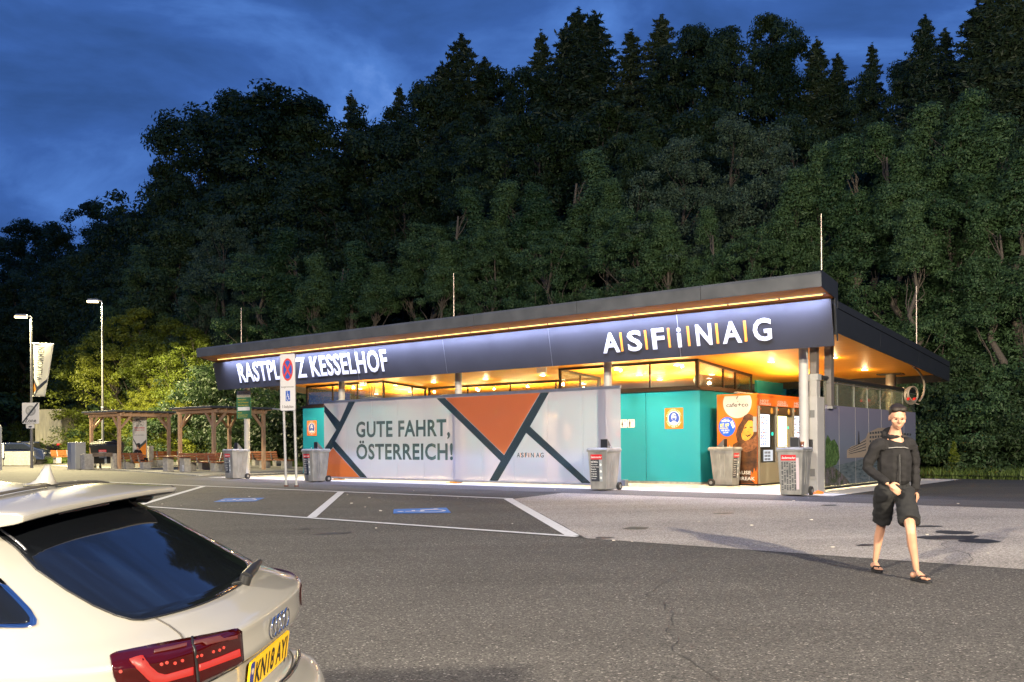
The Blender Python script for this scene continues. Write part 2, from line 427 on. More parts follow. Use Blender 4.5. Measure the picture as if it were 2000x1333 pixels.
def stain(px, py, rw, rh, name='oil_stain'):
    P = atg(px, py); u0, v0 = uv(P); po = []
    for i in range(26):
        t = 2*math.pi*i/26; r = 1 + .45 * pnoise(Vector((math.cos(t)*1.3, math.sin(t)*1.3, px*.37)))
        q = P + Vector((rw * r * math.cos(t), rh * r * math.sin(t), 0)); po.append(uv(q))
    sheet(name, po, .008 if v0 < -5.2 else .012, M_stain)
for a in [(1858,1041,.26,.22),(1852,1051,.38,.2),(1912,1058,.24,.22),(1812,1029,.2,.1),(1240,1033,.2,.18),(650,1043,.3,.16),(592,1034,.12,.1),(1180,1052,.14,.1),(1617,988,.16,.14),(1690,1066,.12,.07),(1412,1004,.2,.1)]: stain(*a)
# little litter and stones on the asphalt
lt = MB()
for i in range(60):
    u, v = random.uniform(-8, 16), random.uniform(-13, 3) if random.random() < .4 else random.uniform(-12, -4)
    if -15 < u < 3.5 and v > -1: continue
    p = W(u, v, gnd(u, v) + .01); s = random.uniform(.01, .03)
    lt.box((p.x - s, p.y - s * .6, p.z), (p.x + s, p.y + s * .6, p.z + s * .5))
tag(lt.build('litter', mat('litter_bits', (.45,.42,.38), .8)), 'scattered crumbs of litter and gravel on the asphalt', 'litter', kind='stuff')

# ================================================================== BUILDING
ce = lambda v: 3.50 - .068 * v           # ceiling underside
rt = lambda v: 3.86 - .072 * v           # roof top
bld = bthing('rest_stop_building', 'rest stop pavilion with teal glass walls, dark sloping roof and lit orange wood ceiling', 'building')
def bpart(name, mb, m, parent=bld, bevel=0): return mb.build(name, m, parent, bevel)
U0, U1 = -17.5, 5.0; VB = 5.75
# ceiling as boards
mb = MB(); mb.add([(U0+.03,-3.46,ce(-3.46)),(U1-.04,-3.46,ce(-3.46)),(U1-.04,VB-.03,ce(VB-.03)),(U0+.03,VB-.03,ce(VB-.03)),(U0+.03,-3.46,ce(-3.46)+.1),(U1-.04,-3.46,ce(-3.46)+.1),(U1-.04,VB-.03,ce(VB)+.1),(U0+.03,VB-.03,ce(VB)+.1)],
      [(0,3,2,1),(4,5,6,7),(0,1,5,4),(1,2,6,5),(2,3,7,6),(3,0,4,7)])
bpart('ceiling', mb, M_ceil)
# roof deck
mb = MB(); mb.add([(U0,-3.5,ce(-3.5)+.12),(U1,-3.5,ce(-3.5)+.12),(U1,VB,ce(VB)+.12),(U0,VB,ce(VB)+.12),(U0,-3.5,rt(-3.5)),(U1,-3.5,rt(-3.5)),(U1,VB,rt(VB)),(U0,VB,rt(VB))],
      [(0,3,2,1),(4,5,6,7),(0,1,5,4),(1,2,6,5),(2,3,7,6),(3,0,4,7)])
roof = bpart('roof', mb, M_dark)
# side and rear fascias
def slope_board(x0, x1, va, vb, za0, zb0, za1, zb1, mi=0, mb=None):
    return mb.add([(x0,va,za0),(x1,va,za0),(x1,vb,zb0),(x0,vb,zb0),(x0,va,za1),(x1,va,za1),(x1,vb,zb1),(x0,vb,zb1)],
                  [(0,3,2,1),(4,5,6,7),(0,1,5,4),(1,2,6,5),(2,3,7,6),(3,0,4,7)], mi)
for x0, x1, xo in ((U1-.003, U1+.02, 1), (U0-.02, U0+.003, -1)):
    mb = MB()
    cuts = [-3.52, -.6, 2.6, VB]
    for a, b in zip(cuts[:-1], cuts[1:]):
        slope_board(x0, x1, a+.006, b-.006, 3.47-.061*(a+3.5), 3.47-.061*(b+3.5), rt(a)-.13, rt(b)-.13, mb=mb)
        s = .015 * xo
        slope_board(min(x0,x0+s) , max(x1,x1+s), a+.006, b-.006, rt(a)-.12, rt(b)-.12, rt(a)+.03, rt(b)+.03, mb=mb)
    bpart('side_fascia', mb, M_dark, roof)
mb = MB(); mb.box((U0-.02, VB, 2.9), (U1+.02, VB+.03, rt(VB)+.03)); bpart('rear_fascia', mb, M_dark, roof)
# front canopy: sloping soffit and raised sheet fascia
prof_s = [(-4.38,4.345),(-3.62,4.195),(-3.50,4.30),(-3.50,4.46),(-4.30,4.60)]
mb = MB()
def vprof(mb, prof, u0, u1, mi=0):
    n = len(prof)
    vs = [(u0, a, b) for a, b in prof] + [(u1, a, b) for a, b in prof]
    fs = [tuple(range(n)), tuple(range(2*n-1, n-1, -1))] + [(i, n+i, n+(i+1)%n, (i+1)%n) for i in range(n)]
    mb.add(vs, fs, mi)
vprof(mb, prof_s, U0+.02, U1-.02); bpart('canopy_soffit', mb, M_soff, roof)
seams_px = [388,488,613,741,926,1127,1369,1604.5]
ue = [onv(x, 600, -4.4)[0] for x in seams_px]; ue[0] = U0 - .02; ue[-1] = U1 + .02
for a, b in zip(ue[:-1], ue[1:]):
    mb = MB()
    pf = [(-4.395,4.335),(-4.405,4.345),(-4.43,4.60),(-4.40,4.655),(-4.32,4.665),(-3.50,4.53),(-3.50,4.50),(-4.30,4.625),(-4.372,4.60),(-4.375,4.335)]
    vprof(mb, pf, a+.006, b-.006); bpart('canopy_fascia', mb, M_fascia, roof)
for x0 in (U0-.022, U1+.002):
    mb = MB(); vprof(mb, [(-4.43,4.62),(-4.40,4.335),(-3.64,4.19),(-3.50,3.30),(-3.47,3.30),(-3.47,4.535),(-4.40,4.67)], x0, x0+.02); bpart('canopy_end_cap', mb, M_dark, roof)
mb = MB()
vprof(mb, [(-3.48,3.44),(-3.44,3.44),(-3.44,4.47),(-3.48,4.47)], U0, U1); bpart('front_upstand', mb, M_dark, roof)

# fascia sign
def signv(z): return -3.5 - .2 * (z - 3.21) / .98
sgn = bthing('fascia_sign', 'long dark sign board under the roof edge lettered RASTPLATZ KESSELHOF in white', 'sign', 0, -3.5, 3.2)
SIGN_M = Matrix.Translation((0, 0, 0)) @ Matrix.Rotation(math.atan(.2/.98), 4, 'X')
def signloc(u, z): return u, (z - 3.21) / math.cos(math.atan(.2/.98))
sseam = [-17.6] + [onv(x, 650, -3.6)[0] for x in (697,869,1075,1326)] + [4.96]
for a, b in zip(sseam[:-1], sseam[1:]):
    mb = MB(); mb.box((a+.006, -.012, 0), (b-.006, .012, 1.0)); mb.build('sign_panel', M_sign, sgn, M=SIGN_M)
for a in sseam[1:-1]: MB().box((a-.005, -.010, 0), (a+.005, .010, 1.0)).build('joint_strip', M_alu, sgn, M=SIGN_M)
def sgnbox(pxl, pxr, pyt, pyb):
    u0 = onv(pxl, pyt, -3.6)[0]; u1 = onv(pxr, pyt, -3.6)[0]; z1 = onv(pxl, pyt, -3.6)[1]; z0 = onv(pxl, pyb, -3.6)[1]
    return u0, u1, z0 - 3.21, z1 - 3.21
ZS = 3.21
u0 = onv(467,730,-3.6)[0]; u1 = onv(757,700,-3.6)[0]
z0 = onv(470,745.5,-3.6)[1]-ZS; z1 = onv(470,711,-3.6)[1]-ZS
mb = MB(); text(mb, 'RASTPLATZ KESSELHOF', u0, z0, u1-u0, z1-z0, y=-.020, bold=.020, ext=.005); mb.build('place_name_lettering', M_sw, sgn, M=SIGN_M)
lz0 = onv(1195,686.5,-3.6)[1]-ZS; lz1 = onv(1195,650,-3.6)[1]-ZS
mb = MB(); mo = MB()
for ch, a, b in (('A',1177,1210),('S',1226,1253.5),('F',1274,1298),('i',1323,1331),('N',1360,1390.5),('A',1411,1448),('G',1471,1507)):
    a, b = onv(a,640,-3.6)[0], onv(b,640,-3.6)[0]
    mb = MB(); text(mb, ch, a, lz0, b-a, lz1-lz0, y=-.020, bold=.022, ext=.005); mb.build('letter', M_sw, sgn, M=SIGN_M)
for c in (1214,1262,1307,1345,1401,1456):
    a = onv(c,640,-3.6)[0]; MB().box((a-.028, -.024, lz0-.0), (a+.028, -.013, lz1)).build('orange_bar', M_so, sgn, M=SIGN_M)

# light tubes along the top of the sign
lx = [onv(x, 640, -3.9)[0] for x in (428,473,520,573,628,680,737,796,858,922,997,1073,1150,1240,1325,1425,1525,1612)]
for i, (a, b) in enumerate(zip(lx[:-1], lx[1:])):
    t = bthing('linear_lamp', 'thin glowing light tube under the canopy edge above the sign', 'lamp', (a+b)/2, -3.98, 4.235, group='light tubes along the sign')
    h = (b-a)/2 - .01
    MB().cyl((-h+.015,0,0), (h-.015,0,0), .012, n=8).build('tube', emis('tube_light', (1,.62,.16), 3.2), t)
    MB().box((-h,-.012,.02),(h,.03,.035)).build('batten', M_alu, t)
    MB().box((h-.05,-.02,.018),(h+.05,.03,.03)).build('connector', M_alu, t)
    ld = bpy.data.lights.new('sign_light', 'AREA'); ld.shape = 'RECTANGLE'; ld.size = h*2; ld.size_y = .05
    ld.energy = 52.0 * h*2; ld.color = (.54,.62,1.0); ld.spread = R(120)
    lo = bpy.data.objects.new('sign_light', ld); COL.objects.link(lo)
    lo.parent = t; lo.location = (0, .13, -.01)
    lo.rotation_euler = (R(20), 0, 0)     # aims down and in at the panel
# walls: left and right teal blocks and recess
def wallbox(name, a, b, z0=.09, z1=2.63, m=M_teal, mb=None):
    q = MB(); q.box((a[0],a[1],z0),(b[0],b[1],z1)); return bpart(name, q, m)
def clad(name, p0, p1, n, z0=.08, z1=2.62, th=.02, parent=bld, m=M_teal, fr=None):
    """run of glass cladding panels between two plan points; returns parts"""
    p0 = Vector(p0); p1 = Vector(p1); d = (p1 - p0); ln = d.length; d.normalize(); nn = Vector((d.y, -d.x))
    cuts = fr or [i / n for i in range(n + 1)]
    for a, b in zip(cuts[:-1], cuts[1:]):
        q0 = p0 + d * (a * ln + .007); q1 = p0 + d * (b * ln - .007)
        mb = MB(); v = [q0, q1, q1 - nn * th, q0 - nn * th]
        mb.add([(p.x, p.y, z0) for p in v] + [(p.x, p.y, z1) for p in v], [(0,3,2,1),(4,5,6,7),(0,1,5,4),(1,2,6,5),(2,3,7,6),(3,0,4,7)])
        bpart(name, mb, m, parent)
core = mat('wall_core', (.50,.48,.45), .8)  # pale so that its hidden top bounces light up to the ceiling
def coreblock(a, b):
    mb = MB(); mb.box((a[0]+.03,a[1]+.03,.01),(b[0]-.03,b[1]-.03,2.60)); bpart('wall_core', mb, core)
    mb = MB(); mb.box((a[0]+.02,a[1]+.02,.011),(b[0]-.02,b[1]-.02,.078)); bpart('plinth', mb, M_concd)
coreblock((-17.15,0),(-12.55,4.2)); coreblock((-4.85,0),(0,4.2)); coreblock((-12.5,2.29),(-4.9,4.2))
clad('wall_panel', (-17.15,0), (-12.55,0), 3)
clad('wall_panel', (-4.85,0), (0,0), 3, fr=[0,.27,.647,1])
clad('wall_panel', (-12.55,2.27), (-4.85,2.27), 4)
clad('wall_panel', (0,0), (0,4.2), 2); clad('wall_panel', (-12.55,0), (-12.55,2.26), 1)
clad('wall_panel', (-4.85,2.26), (-4.85,0), 1); clad('wall_panel', (-17.15,4.2), (-17.15,0), 2)
# metal coping between cladding and clerestory windows
mb = MB()
for a, b in (((-17.2,-.03),(-12.5,4.22)), ((-4.9,-.03),(.03,4.22)), ((-12.5,2.24),(-4.9,4.22))):
    mb.box((a[0],a[1],2.63),(b[0],b[1],2.68))
    mb.box((a[0]+.02,a[1]+.02,2.68),(b[0]-.02,b[1]-.02,2.71))
bpart('coping', mb, M_brownf)
# clerestory: glass runs with frames
def clere(p0, p1, cuts, zb=2.715, post0=True, post1=True, dark=False):
    p0 = Vector(p0); p1 = Vector(p1); d = p1 - p0; ln = d.length; d.normalize(); nn = Vector((d.y, -d.x))
    w = MB()
    def slab(t0, t1, z0f, z1f, th=.05, off=0.0):
        a = p0 + d*t0 - nn*off; b = p0 + d*t1 - nn*off; v = [a, b, b - nn*th, a - nn*th]
        w.add([(p.x,p.y,z0f(p)) for p in v] + [(p.x,p.y,z1f(p)) for p in v], [(0,3,2,1),(4,5,6,7),(0,1,5,4),(1,2,6,5),(2,3,7,6),(3,0,4,7)])
    top = lambda p: ce(p.y) - .005
    slab(0, ln, lambda p: zb, lambda p: zb + .045)
    slab(0, ln, lambda p: ce(p.y) - .075, top)
    for c in cuts:
        hw = .045 if c in (0, ln) else .022
        c = min(max(c, hw), ln - hw)
        slab(c - hw, c + hw, lambda p: zb + .046, lambda p: ce(p.y) - .076, .046, .002)
    fr = bpart('window', w, M_brownf)
    for a, b in zip(cuts[:-1], cuts[1:]):
        q = MB(); A = p0 + d*(a+.02) - nn*.02; B = p0 + d*(b-.02) - nn*.02; v = [A, B, B - nn*.01, A - nn*.01]
        q.add([(p.x,p.y,zb+.03) for p in v] + [(p.x,p.y,ce(p.y)-.06) for p in v], [(0,3,2,1),(4,5,6,7),(0,1,5,4),(1,2,6,5),(2,3,7,6),(3,0,4,7)])
        q.build('pane', M_glass, fr)
    return fr
clere((-17.0,.05), (-12.65,.05), [0,1.55,2.95,4.35])
clere((-12.65,.05), (-12.65,2.3), [0,1.5,2.25])
clere((-12.6,2.33), (-4.8,2.33), [0,2.0,4.0,6.0,7.8])
clere((-4.83,2.3), (-4.83,.05), [0,1.1,2.25])
clere((-4.83,.05), (-.08,.05), [0,1.69,3.22,4.75])
clere((-.08,.05), (-.08,3.6), [0,1.6,2.4,3.55])
# tall teal service box and rear wall
mb = MB(); mb.box((-.06,3.72,.09),(-.04+.06,6.0,ce(6.0)-.01)); bpart('service_box_wall', mb, M_teal)
clad('rear_wall_panel', (-17.1,4.2), (-1.0,4.2), 6, z1=2.62)
# spiral duct and cables in the attic space
mb = MB(); mb.cyl((-.55,1.0,2.98),(-.55,3.4,2.98),.17,n=20,caps=True)
for k in range(9): mb.cyl((-.55,1.1+.26*k,2.98),(-.55,1.12+.26*k,2.98),.178,n=20)
bpart('air_duct', mb, M_alu)
mb = MB()
for k, x in enumerate((-14.0,-13.85,-13.7)): mb.tube([(x,.6,ce(.6)),(x+.02,.6,3.2),(x-.04*k,.62,3.0),(x+.05,.65,2.75)], .012, 6)
bpart('attic_cable', mb, M_black)
# columns
for i, u in enumerate((-17.25,-11.95,-6.68,-1.39,3.89)):
    mb = MB(); mb.cyl((u,-2.5,.0),(u,-2.5,ce(-2.5)),.105,n=24)
    c = bpart('column', mb, M_col)
    mb = MB(); mb.box((u-.2,-2.7,ce(-2.5)-.006),(u+.2,-2.3,ce(-2.5)+.03)); mb.build('head_plate', M_dark, c)
for i, u in enumerate((3.6,)):
    mb = MB(); mb.cyl((u,5.0,.0),(u,5.0,ce(5)),.14,n=24); c = bpart('column', mb, mat('beige_column', (.36,.30,.22), .5))
    mb = MB(); mb.box((u-.35,4.8,ce(5)-.03),(u+.35,5.2,ce(5)-.004)); mb.build('head_plate', M_brownf, c)
# exit signs hanging from the ceiling, smoke alarm
def onceil(x, y):
    d = ray(x, y); OV = OO.dot(VX); t = (3.5 + .068*OV - CH) / (d.z + .068*(d.x*VX.x + d.y*VX.y)); P = CAMP + t*d; return uv(P)
M_exg = emis('exit_green', (.02,.35,.10), .8)
for n_, (px, py) in enumerate(((709,744),(1058,716))):
    u, v = onceil(px, py); v = max(v, -2.6)
    t = bthing('exit_sign', ('white box sign with a green running man hanging below the letters HOF' if n_ == 0 else 'slim white light box hanging from the orange ceiling above the orange triangle'), 'exit sign', u, v, ce(v)-.17)
    MB().box((-.17,-.03,-.02),(.17,.03,.13)).build('housing', M_wht, t, .004)
    MB().cyl((0,0,.12),(0,0,.18),.01).build('hanger', M_wht, t)
    if n_ == 0:
        q = MB(); q.box((.02,-.034,-.01),(.15,-.031,.12)); q.build('pictogram', M_exg, t)
        q = MB(); q.prism([(.07,.0),(.09,.05),(.08,.09),(.11,.1),(.12,.06),(.11,0)], .001, M=Matrix.Translation((-.02,-.0355,0))); q.build('running_figure', M_wht, t)
# recessed downlights: visible fittings plus a few added in rows to brighten the pavilion
DL = [(-11.19,1.16),(-8.74,1.17),(-6.3,1.2),(1.46,1.41),(-3.34,1.05),(-3.31,2.34),(-1.22,.94),(-3.3,3.6),(-1.2,3.14),(-1.2,4.4),(-13.24,-.6),(-11.8,-.6),
      (-15.6,1.6),(-14.4,3.2),(-16.4,3.2),(-13.3,1.3),(3.2,1.4),(1.46,3.9),(3.2,3.9),(1.46,-1.2),(3.2,-1.2),(-1.22,-1.1),(-3.34,-1.1),(-6.3,-1.1),(-8.74,-1.1),(-15.6,-1.1),(-13.5,-1.6),(-6.3,3.6)]
ldd = bpy.data.lights.new('downlight_beam', 'AREA'); ldd.shape = 'DISK'; ldd.size = .15; ldd.energy = 420; ldd.color = (1,.80,.50); ldd.spread = R(150)
ldo = ldd.copy(); ldo.energy = 105; ldo.color = (1,.80,.48)
ldg = bpy.data.lights.new('added_ceiling_glow', 'POINT'); ldg.energy = 13; ldg.color = (1,.76,.38); ldg.shadow_soft_size = .05  # point light added below each downlight, brightening the ceiling around it
for i, (u, v) in enumerate(DL):
    t = bthing('downlight', 'round recessed ceiling light glowing in the orange wood ceiling', 'ceiling light', u, v, ce(v), group='recessed lights of the wood ceiling')
    tilt = Matrix.Rotation(math.atan(-.068), 4, 'X')
    MB().cyl((0,0,-.006),(0,0,.02),.085,n=20).build('diffuser', M_lamp, t, M=tilt)
    mb = MB()
    for k in range(20):
        a0, a1 = 2*math.pi*k/20, 2*math.pi*(k+1)/20
        mb.add([(.086*math.cos(a0),.086*math.sin(a0),-.007),(.086*math.cos(a1),.086*math.sin(a1),-.007),(.105*math.cos(a1),.105*math.sin(a1),-.007),(.105*math.cos(a0),.105*math.sin(a0),-.007),
                (.086*math.cos(a0),.086*math.sin(a0),-.001),(.086*math.cos(a1),.086*math.sin(a1),-.001),(.105*math.cos(a1),.105*math.sin(a1),-.001),(.105*math.cos(a0),.105*math.sin(a0),-.001)],
               [(0,3,2,1),(4,5,6,7),(2,3,7,6),(0,1,5,4)])
    mb.build('trim_ring', M_wht, t, M=tilt)
    lo = bpy.data.objects.new('downlight_beam', ldd if v > 0 and (-4.8 < u < 0 or -17 < u < -12.6) else ldo); COL.objects.link(lo); lo.parent = t; lo.location = (0,0,-.02)
    pl_ = bpy.data.objects.new('added_ceiling_glow', ldg); COL.objects.link(pl_); pl_.parent = t; pl_.location = (0,0,-.15)
# added warm uplights, unseen on wall tops and kiosk, that brighten the wood ceiling
ldu = bpy.data.lights.new('added_uplight_beam', 'AREA'); ldu.shape = 'RECTANGLE'; ldu.size = 1.6; ldu.size_y = .10; ldu.energy = 135; ldu.color = (1,.72,.32); ldu.spread = R(170); ldk = ldu.copy(); ldk.energy = 55
for i, (u, v, z) in enumerate(((-1.6,.9,2.73),(-3.6,.9,2.73),(-1.6,3.0,2.73),(-3.6,3.0,2.73),(-13.6,.9,2.73),(-15.6,.9,2.73),(-14.4,3.0,2.73),(-6.4,3.0,2.73),(-8.7,3.0,2.73),(-11.0,3.0,2.73),(.98,1.0,2.50),(.98,3.2,2.50))):
    t = bthing('uplight', ('slim warm uplight added out of sight on top of the drinks kiosk' if z < 2.6 else 'slim warm uplight added out of sight on the wall top behind the high windows'), 'ceiling light', u, v, z, 0 if z > 2.6 else R(90), 'added warm uplights under the wood ceiling')
    MB().box((-.82,-.06,0),(.82,.06,.03)).build('housing', M_alu, t); MB().box((-.80,-.05,.031),(.80,.05,.036)).build('diffuser', emis('added_uplight_face',(1,.74,.36),3), t)
    lo = bpy.data.objects.new('added_uplight_beam', ldu if z > 2.6 else ldk); COL.objects.link(lo); lo.parent = t; lo.location = (0,0,.05); lo.rotation_euler = (PI_,0,0)
# lightning rods
for i, (u, v, z0, z1) in enumerate(((-16.0,-3.6,4.4,6.05),(-5.85,-3.6,4.4,6.04),(4.94,-4.2,4.6,5.87),(4.9,2.85,3.66,5.3))):
    t = bthing('lightning_rod', ('thin pale lightning rod standing on the roof above the letters RAST at the left end','thin pale lightning rod standing on the middle of the roof edge','thin pale lightning rod on the raised front right corner of the roof','thin pale lightning rod half way along the right slope of the roof')[i], 'lightning rod', u, v, z0, group='lightning rods on the roof')
    MB().cyl((0,0,0),(0,0,.62*(z1-z0)),.013,n=8).cyl((0,0,.62*(z1-z0)),(0,0,z1-z0),.009,n=8).build('rod', mat('rod_metal',(.62,.50,.42),.4,metal=.3), t)
    MB().cyl((0,0,-.06),(0,0,.04),.03,n=8).build('foot', M_alu, t)

# ------------------------------------------------------------------ printed glass screen in front
GV = -2.75; GZ0, GZ1 = .11, 2.585
gw_ = bthing('printed_glass_screen', 'long pale translucent glass screen printed with GUTE FAHRT ÖSTERREICH! and coloured bands', 'glass screen', -12.56, GV, 0)
GU0 = -12.56; GL = 11.72
F_pale = film('pale_print', (.60,.61,.76), .58, transl=.58)
F_dark = film('dark_green_print', (.035,.055,.055), .84, transl=.3)
F_oran = film('orange_print', (.72,.20,.045), .78, transl=.45)
npan = 10; pw = GL / npan
for i in range(npan):
    mb = MB(); mb.box((i*pw+.004,-.006,GZ0),((i+1)*pw-.004,.006,GZ1)); mb.build('glass_panel', F_pale, gw_)
mb = MB(); mb.box((-.02,-.03,GZ1),(GL+.02,.03,GZ1+.07)); mb.build('top_rail', M_alu, gw_, .004)
mb = MB(); mb.box((-.02,-.03,GZ0-.05),(GL+.02,.03,GZ0)); mb.build('bottom_rail', M_alu, gw_, .004)
for x in (GU0+.65,-6.68,-1.5):
    mb = MB(); mb.box((x-GU0-.05,.03,.01),(x-GU0+.05,.12,GZ1)); mb.build('support_post', M_galv, gw_)
    mb = MB(); mb.box((x-GU0-.22,-.10,.009),(x-GU0+.22,.10,.03)); mb.box((x-GU0-.1,-.06,.03),(x-GU0+.1,.06,.06)); mb.build('foot_plate', mat('orange_foot', (.55,.24,.02), .5), gw_, .005)
mb = MB(); mb.box((GL+.02,-.06,.06),(GL+.16,.10,.22)); mb.build('end_box', M_alu, gw_, .004)
def sp(px, py): u, z = onv(px, py, GV); return (u - GU0, min(max(z, GZ0+.002), GZ1-.002))
def spoly(name, pts, m, y): mb = MB(); mb.prism([sp(*p) for p in pts], .0015, M=Matrix.Translation((0,y,0))); mb.build(name, m, gw_)
spoly('orange_triangle', [(870,777.5),(1055,767.5),(985,888.5)], F_oran, -.0085)
spoly('dark_band', [(853,778.5),(869,777.5),(985,889.5),(1056,767.5),(1073,766.5),(1035.5,833.5),(1155,944.5),(1137,944.5),(1028,846),(973,941.5),(956,941.5),(978,901)], F_dark, -.0088)
spoly('dark_band', [(633.5,793),(680.5,836),(680,784.5),(693.5,784)][:0] or [(633.5,805),(633.5,791),(664,824),(681,784.8),(694,784),(667.5,838),(655,862),(717.5,937.5),(704,937.5),(651,874),(634.5,893),(634,877),(657,840)], F_dark, -.0088)
spoly('orange_triangle', [(650.5,875.5),(703,937.5),(640,937.5),(634.5,934),(634.5,894.5)], F_oran, -.0085)
mb = MB(); a = sp(696,826)
text(mb, 'GUTE FAHRT,', a[0], 1.43, 4.15, .475, y=-.010, bold=.026)
text(mb, 'ÖSTERREICH!', a[0], .715, 4.26, .465, y=-.010, bold=.026)
mb.build('slogan_lettering', film('slogan_green', (.035,.085,.075), .88, transl=.2), gw_)
mb = MB(); mo = MB(); x0 = -4.26 - GU0; wl = .96
for k, ch in enumerate('ASFiNAG'):
    xx = x0 + wl * (0, .155, .30, .43, .52, .71, .86)[k]; ww = (.12,.10,.09,.03,.11,.12,.12)[k]*wl
    text(mb, ch, xx, .79, ww, .125, y=-.010, bold=.01)
for f in (.135,.275,.405,.485,.66,.84): mo.box((x0+wl*f,-.0105,.79),(x0+wl*f+.012,-.0095,.915))
mb.build('small_lettering', film('logo_green',(.03,.06,.055),.9,.2), gw_); mo.build('small_orange_bar', M_so, gw_)

# ------------------------------------------------------------------ printed glass screen on the right
RU = 4.07
rs = bthing('mural_glass_screen', 'clear glass screen at the right end of the pavilion carrying a large printed riverside photo', 'glass screen', RU, -1.75, 0)
RLn = 7.45
# local frame: x along v, y = -u ; use matrix
RM = Matrix(((0,-1,0,0),(1,0,0,0),(0,0,1,0),(0,0,0,1)))   # local (x,y,z)->(u=-y, v=x)
rc = [0] + [onu(x,800,RU)[0]+1.75 for x in (1636,1668,1694,1719,1742,1763)] + [RLn]
F_clear = film('screen_glass', (.7,.75,.7), .06, gloss=.10, tint=(.80,.84,.76))
for a, b in zip(rc[:-1], rc[1:]):
    mb = MB(); mb.box((a+.008,-.006,.10),(b-.008,.006,2.60)); mb.build('glass_pane', F_clear, rs, M=RM)
mb = MB()
for a in rc[1:-1]: mb.box((a-.008,-.012,.1),(a+.008,.012,2.6))
mb.build('joint_profile', M_alu, rs, M=RM)
for a in rc[1:-1]: MB().box((a-.006, -.036, .12), (a+.006, -.031, 2.03)).build('print_joint', mat('joint_grey',(.22,.21,.22),.4), rs, M=RM)
mb = MB(); mb.cyl((-.1,0,2.66),(RLn,0,2.66),.055,n=14); mb.build('top_pipe', M_dark, rs, M=RM)
mb = MB(); mb.box((0,-.03,.05),(RLn,.03,.10)); mb.build('bottom_rail', M_dark, rs, M=RM)
mb = MB(); mb.cyl((.1,-.055,2.56),(RLn-.1,-.055,2.56),.012,n=6); mb.build('thin_rod', M_alu, rs, M=RM)
# mural print
def rp(px, py): v, z = onu(px, py, RU + .02); return (v + 1.75, min(max(z, .13), 2.03))
mm = bpy.data.materials.new('mural_sky'); mm.use_nodes = True; n = mm.node_tree; b = n.nodes['Principled BSDF']
t_ = n.nodes.new('ShaderNodeTexCoord'); sx = n.nodes.new('ShaderNodeSeparateXYZ'); n.links.new(t_.outputs['Object'], sx.inputs[0])
rr = n.nodes.new('ShaderNodeValToRGB'); mr = n.nodes.new('ShaderNodeMapRange'); mr.inputs[2].default_value = 2.05; n.links.new(sx.outputs['Z'], mr.inputs[0]); n.links.new(mr.outputs[0], rr.inputs[0])
rr.color_ramp.elements[0].color = (.085,.09,.11,1); rr.color_ramp.elements[1].color = (.17,.16,.24,1); k = rr.color_ramp.elements.new(.55); k.color = (.13,.15,.21,1)
n.links.new(rr.outputs[0], b.inputs['Base Color']); b.inputs['Roughness'].default_value = .12; b.inputs['Specular IOR Level'].default_value = .6
pr = MB(); pr.box((.02,-.030,.13),(RLn-.02,-.022,2.03)); prn = pr.build('mural_print', mm, rs, M=RM)
def mural(name, pts, m, y): mb = MB(); mb.prism([rp(*p) for p in pts], .002, M=Matrix.Translation((0,y,0))); mb.build(name, m, prn, M=RM)
G = lambda n_, c, **k: mat(n_, c, .25, spec=.5, **k)
mural('printed_river', [(1611,962),(1611,915),(1640,908),(1700,893),(1785,893),(1785,938)], G('mural_water',(.05,.07,.09), col2=(.10,.12,.14), vscale=3, scale3=(1,1,6)), -.0335)
mural('printed_bank', [(1611,962),(1611,905),(1625,910),(1648,930),(1660,945),(1640,958)], G('mural_bank',(.10,.085,.10), col2=(.03,.045,.02), vscale=6), -.036)
mural('printed_tree', [(1611,915),(1611,862),(1615,850),(1622,862),(1628,858),(1636,872),(1638,895),(1632,908),(1622,912)], G('mural_tree',(.03,.065,.02), col2=(.07,.12,.045), vscale=9), -.0385)
mural('printed_building', [(1653,895),(1653,880),(1662,872),(1672,869),(1690,856),(1694,846),(1714,836),(1735,836),(1760,845),(1784,862),(1784,893),(1700,893)], G('mural_facade',(.26,.21,.17)), -.0375)
MW = G('mural_windows',(.06,.065,.08))
for r_ in range(6):
    for c_ in range(16):
        x = 1697 + c_*5.2; yt = 842 + r_*8.0 + abs(c_-5)*.5
        if yt + 4 < 890 and x < 1782: MB().prism([rp(x,yt+4.2),rp(x+3.6,yt+4.2),rp(x+3.6,yt),rp(x,yt)], .001, M=Matrix.Translation((0,-.0395,0))).build('printed_window', MW, prn, M=RM)
for r_ in range(4):
    x0_, x1_ = 1656, 1690
    MB().prism([rp(x0_,888-r_*3.2),rp(x1_,880-r_*6.0),rp(x1_,878-r_*6.0),rp(x0_,887-r_*3.2)], .001, M=Matrix.Translation((0,-.0395,0))).build('printed_window', MW, prn, M=RM)
mural('printed_spire', [(1674,868),(1675,852),(1676,842),(1677,852),(1678,868)], G('mural_spire',(.05,.05,.06)), -.0395)
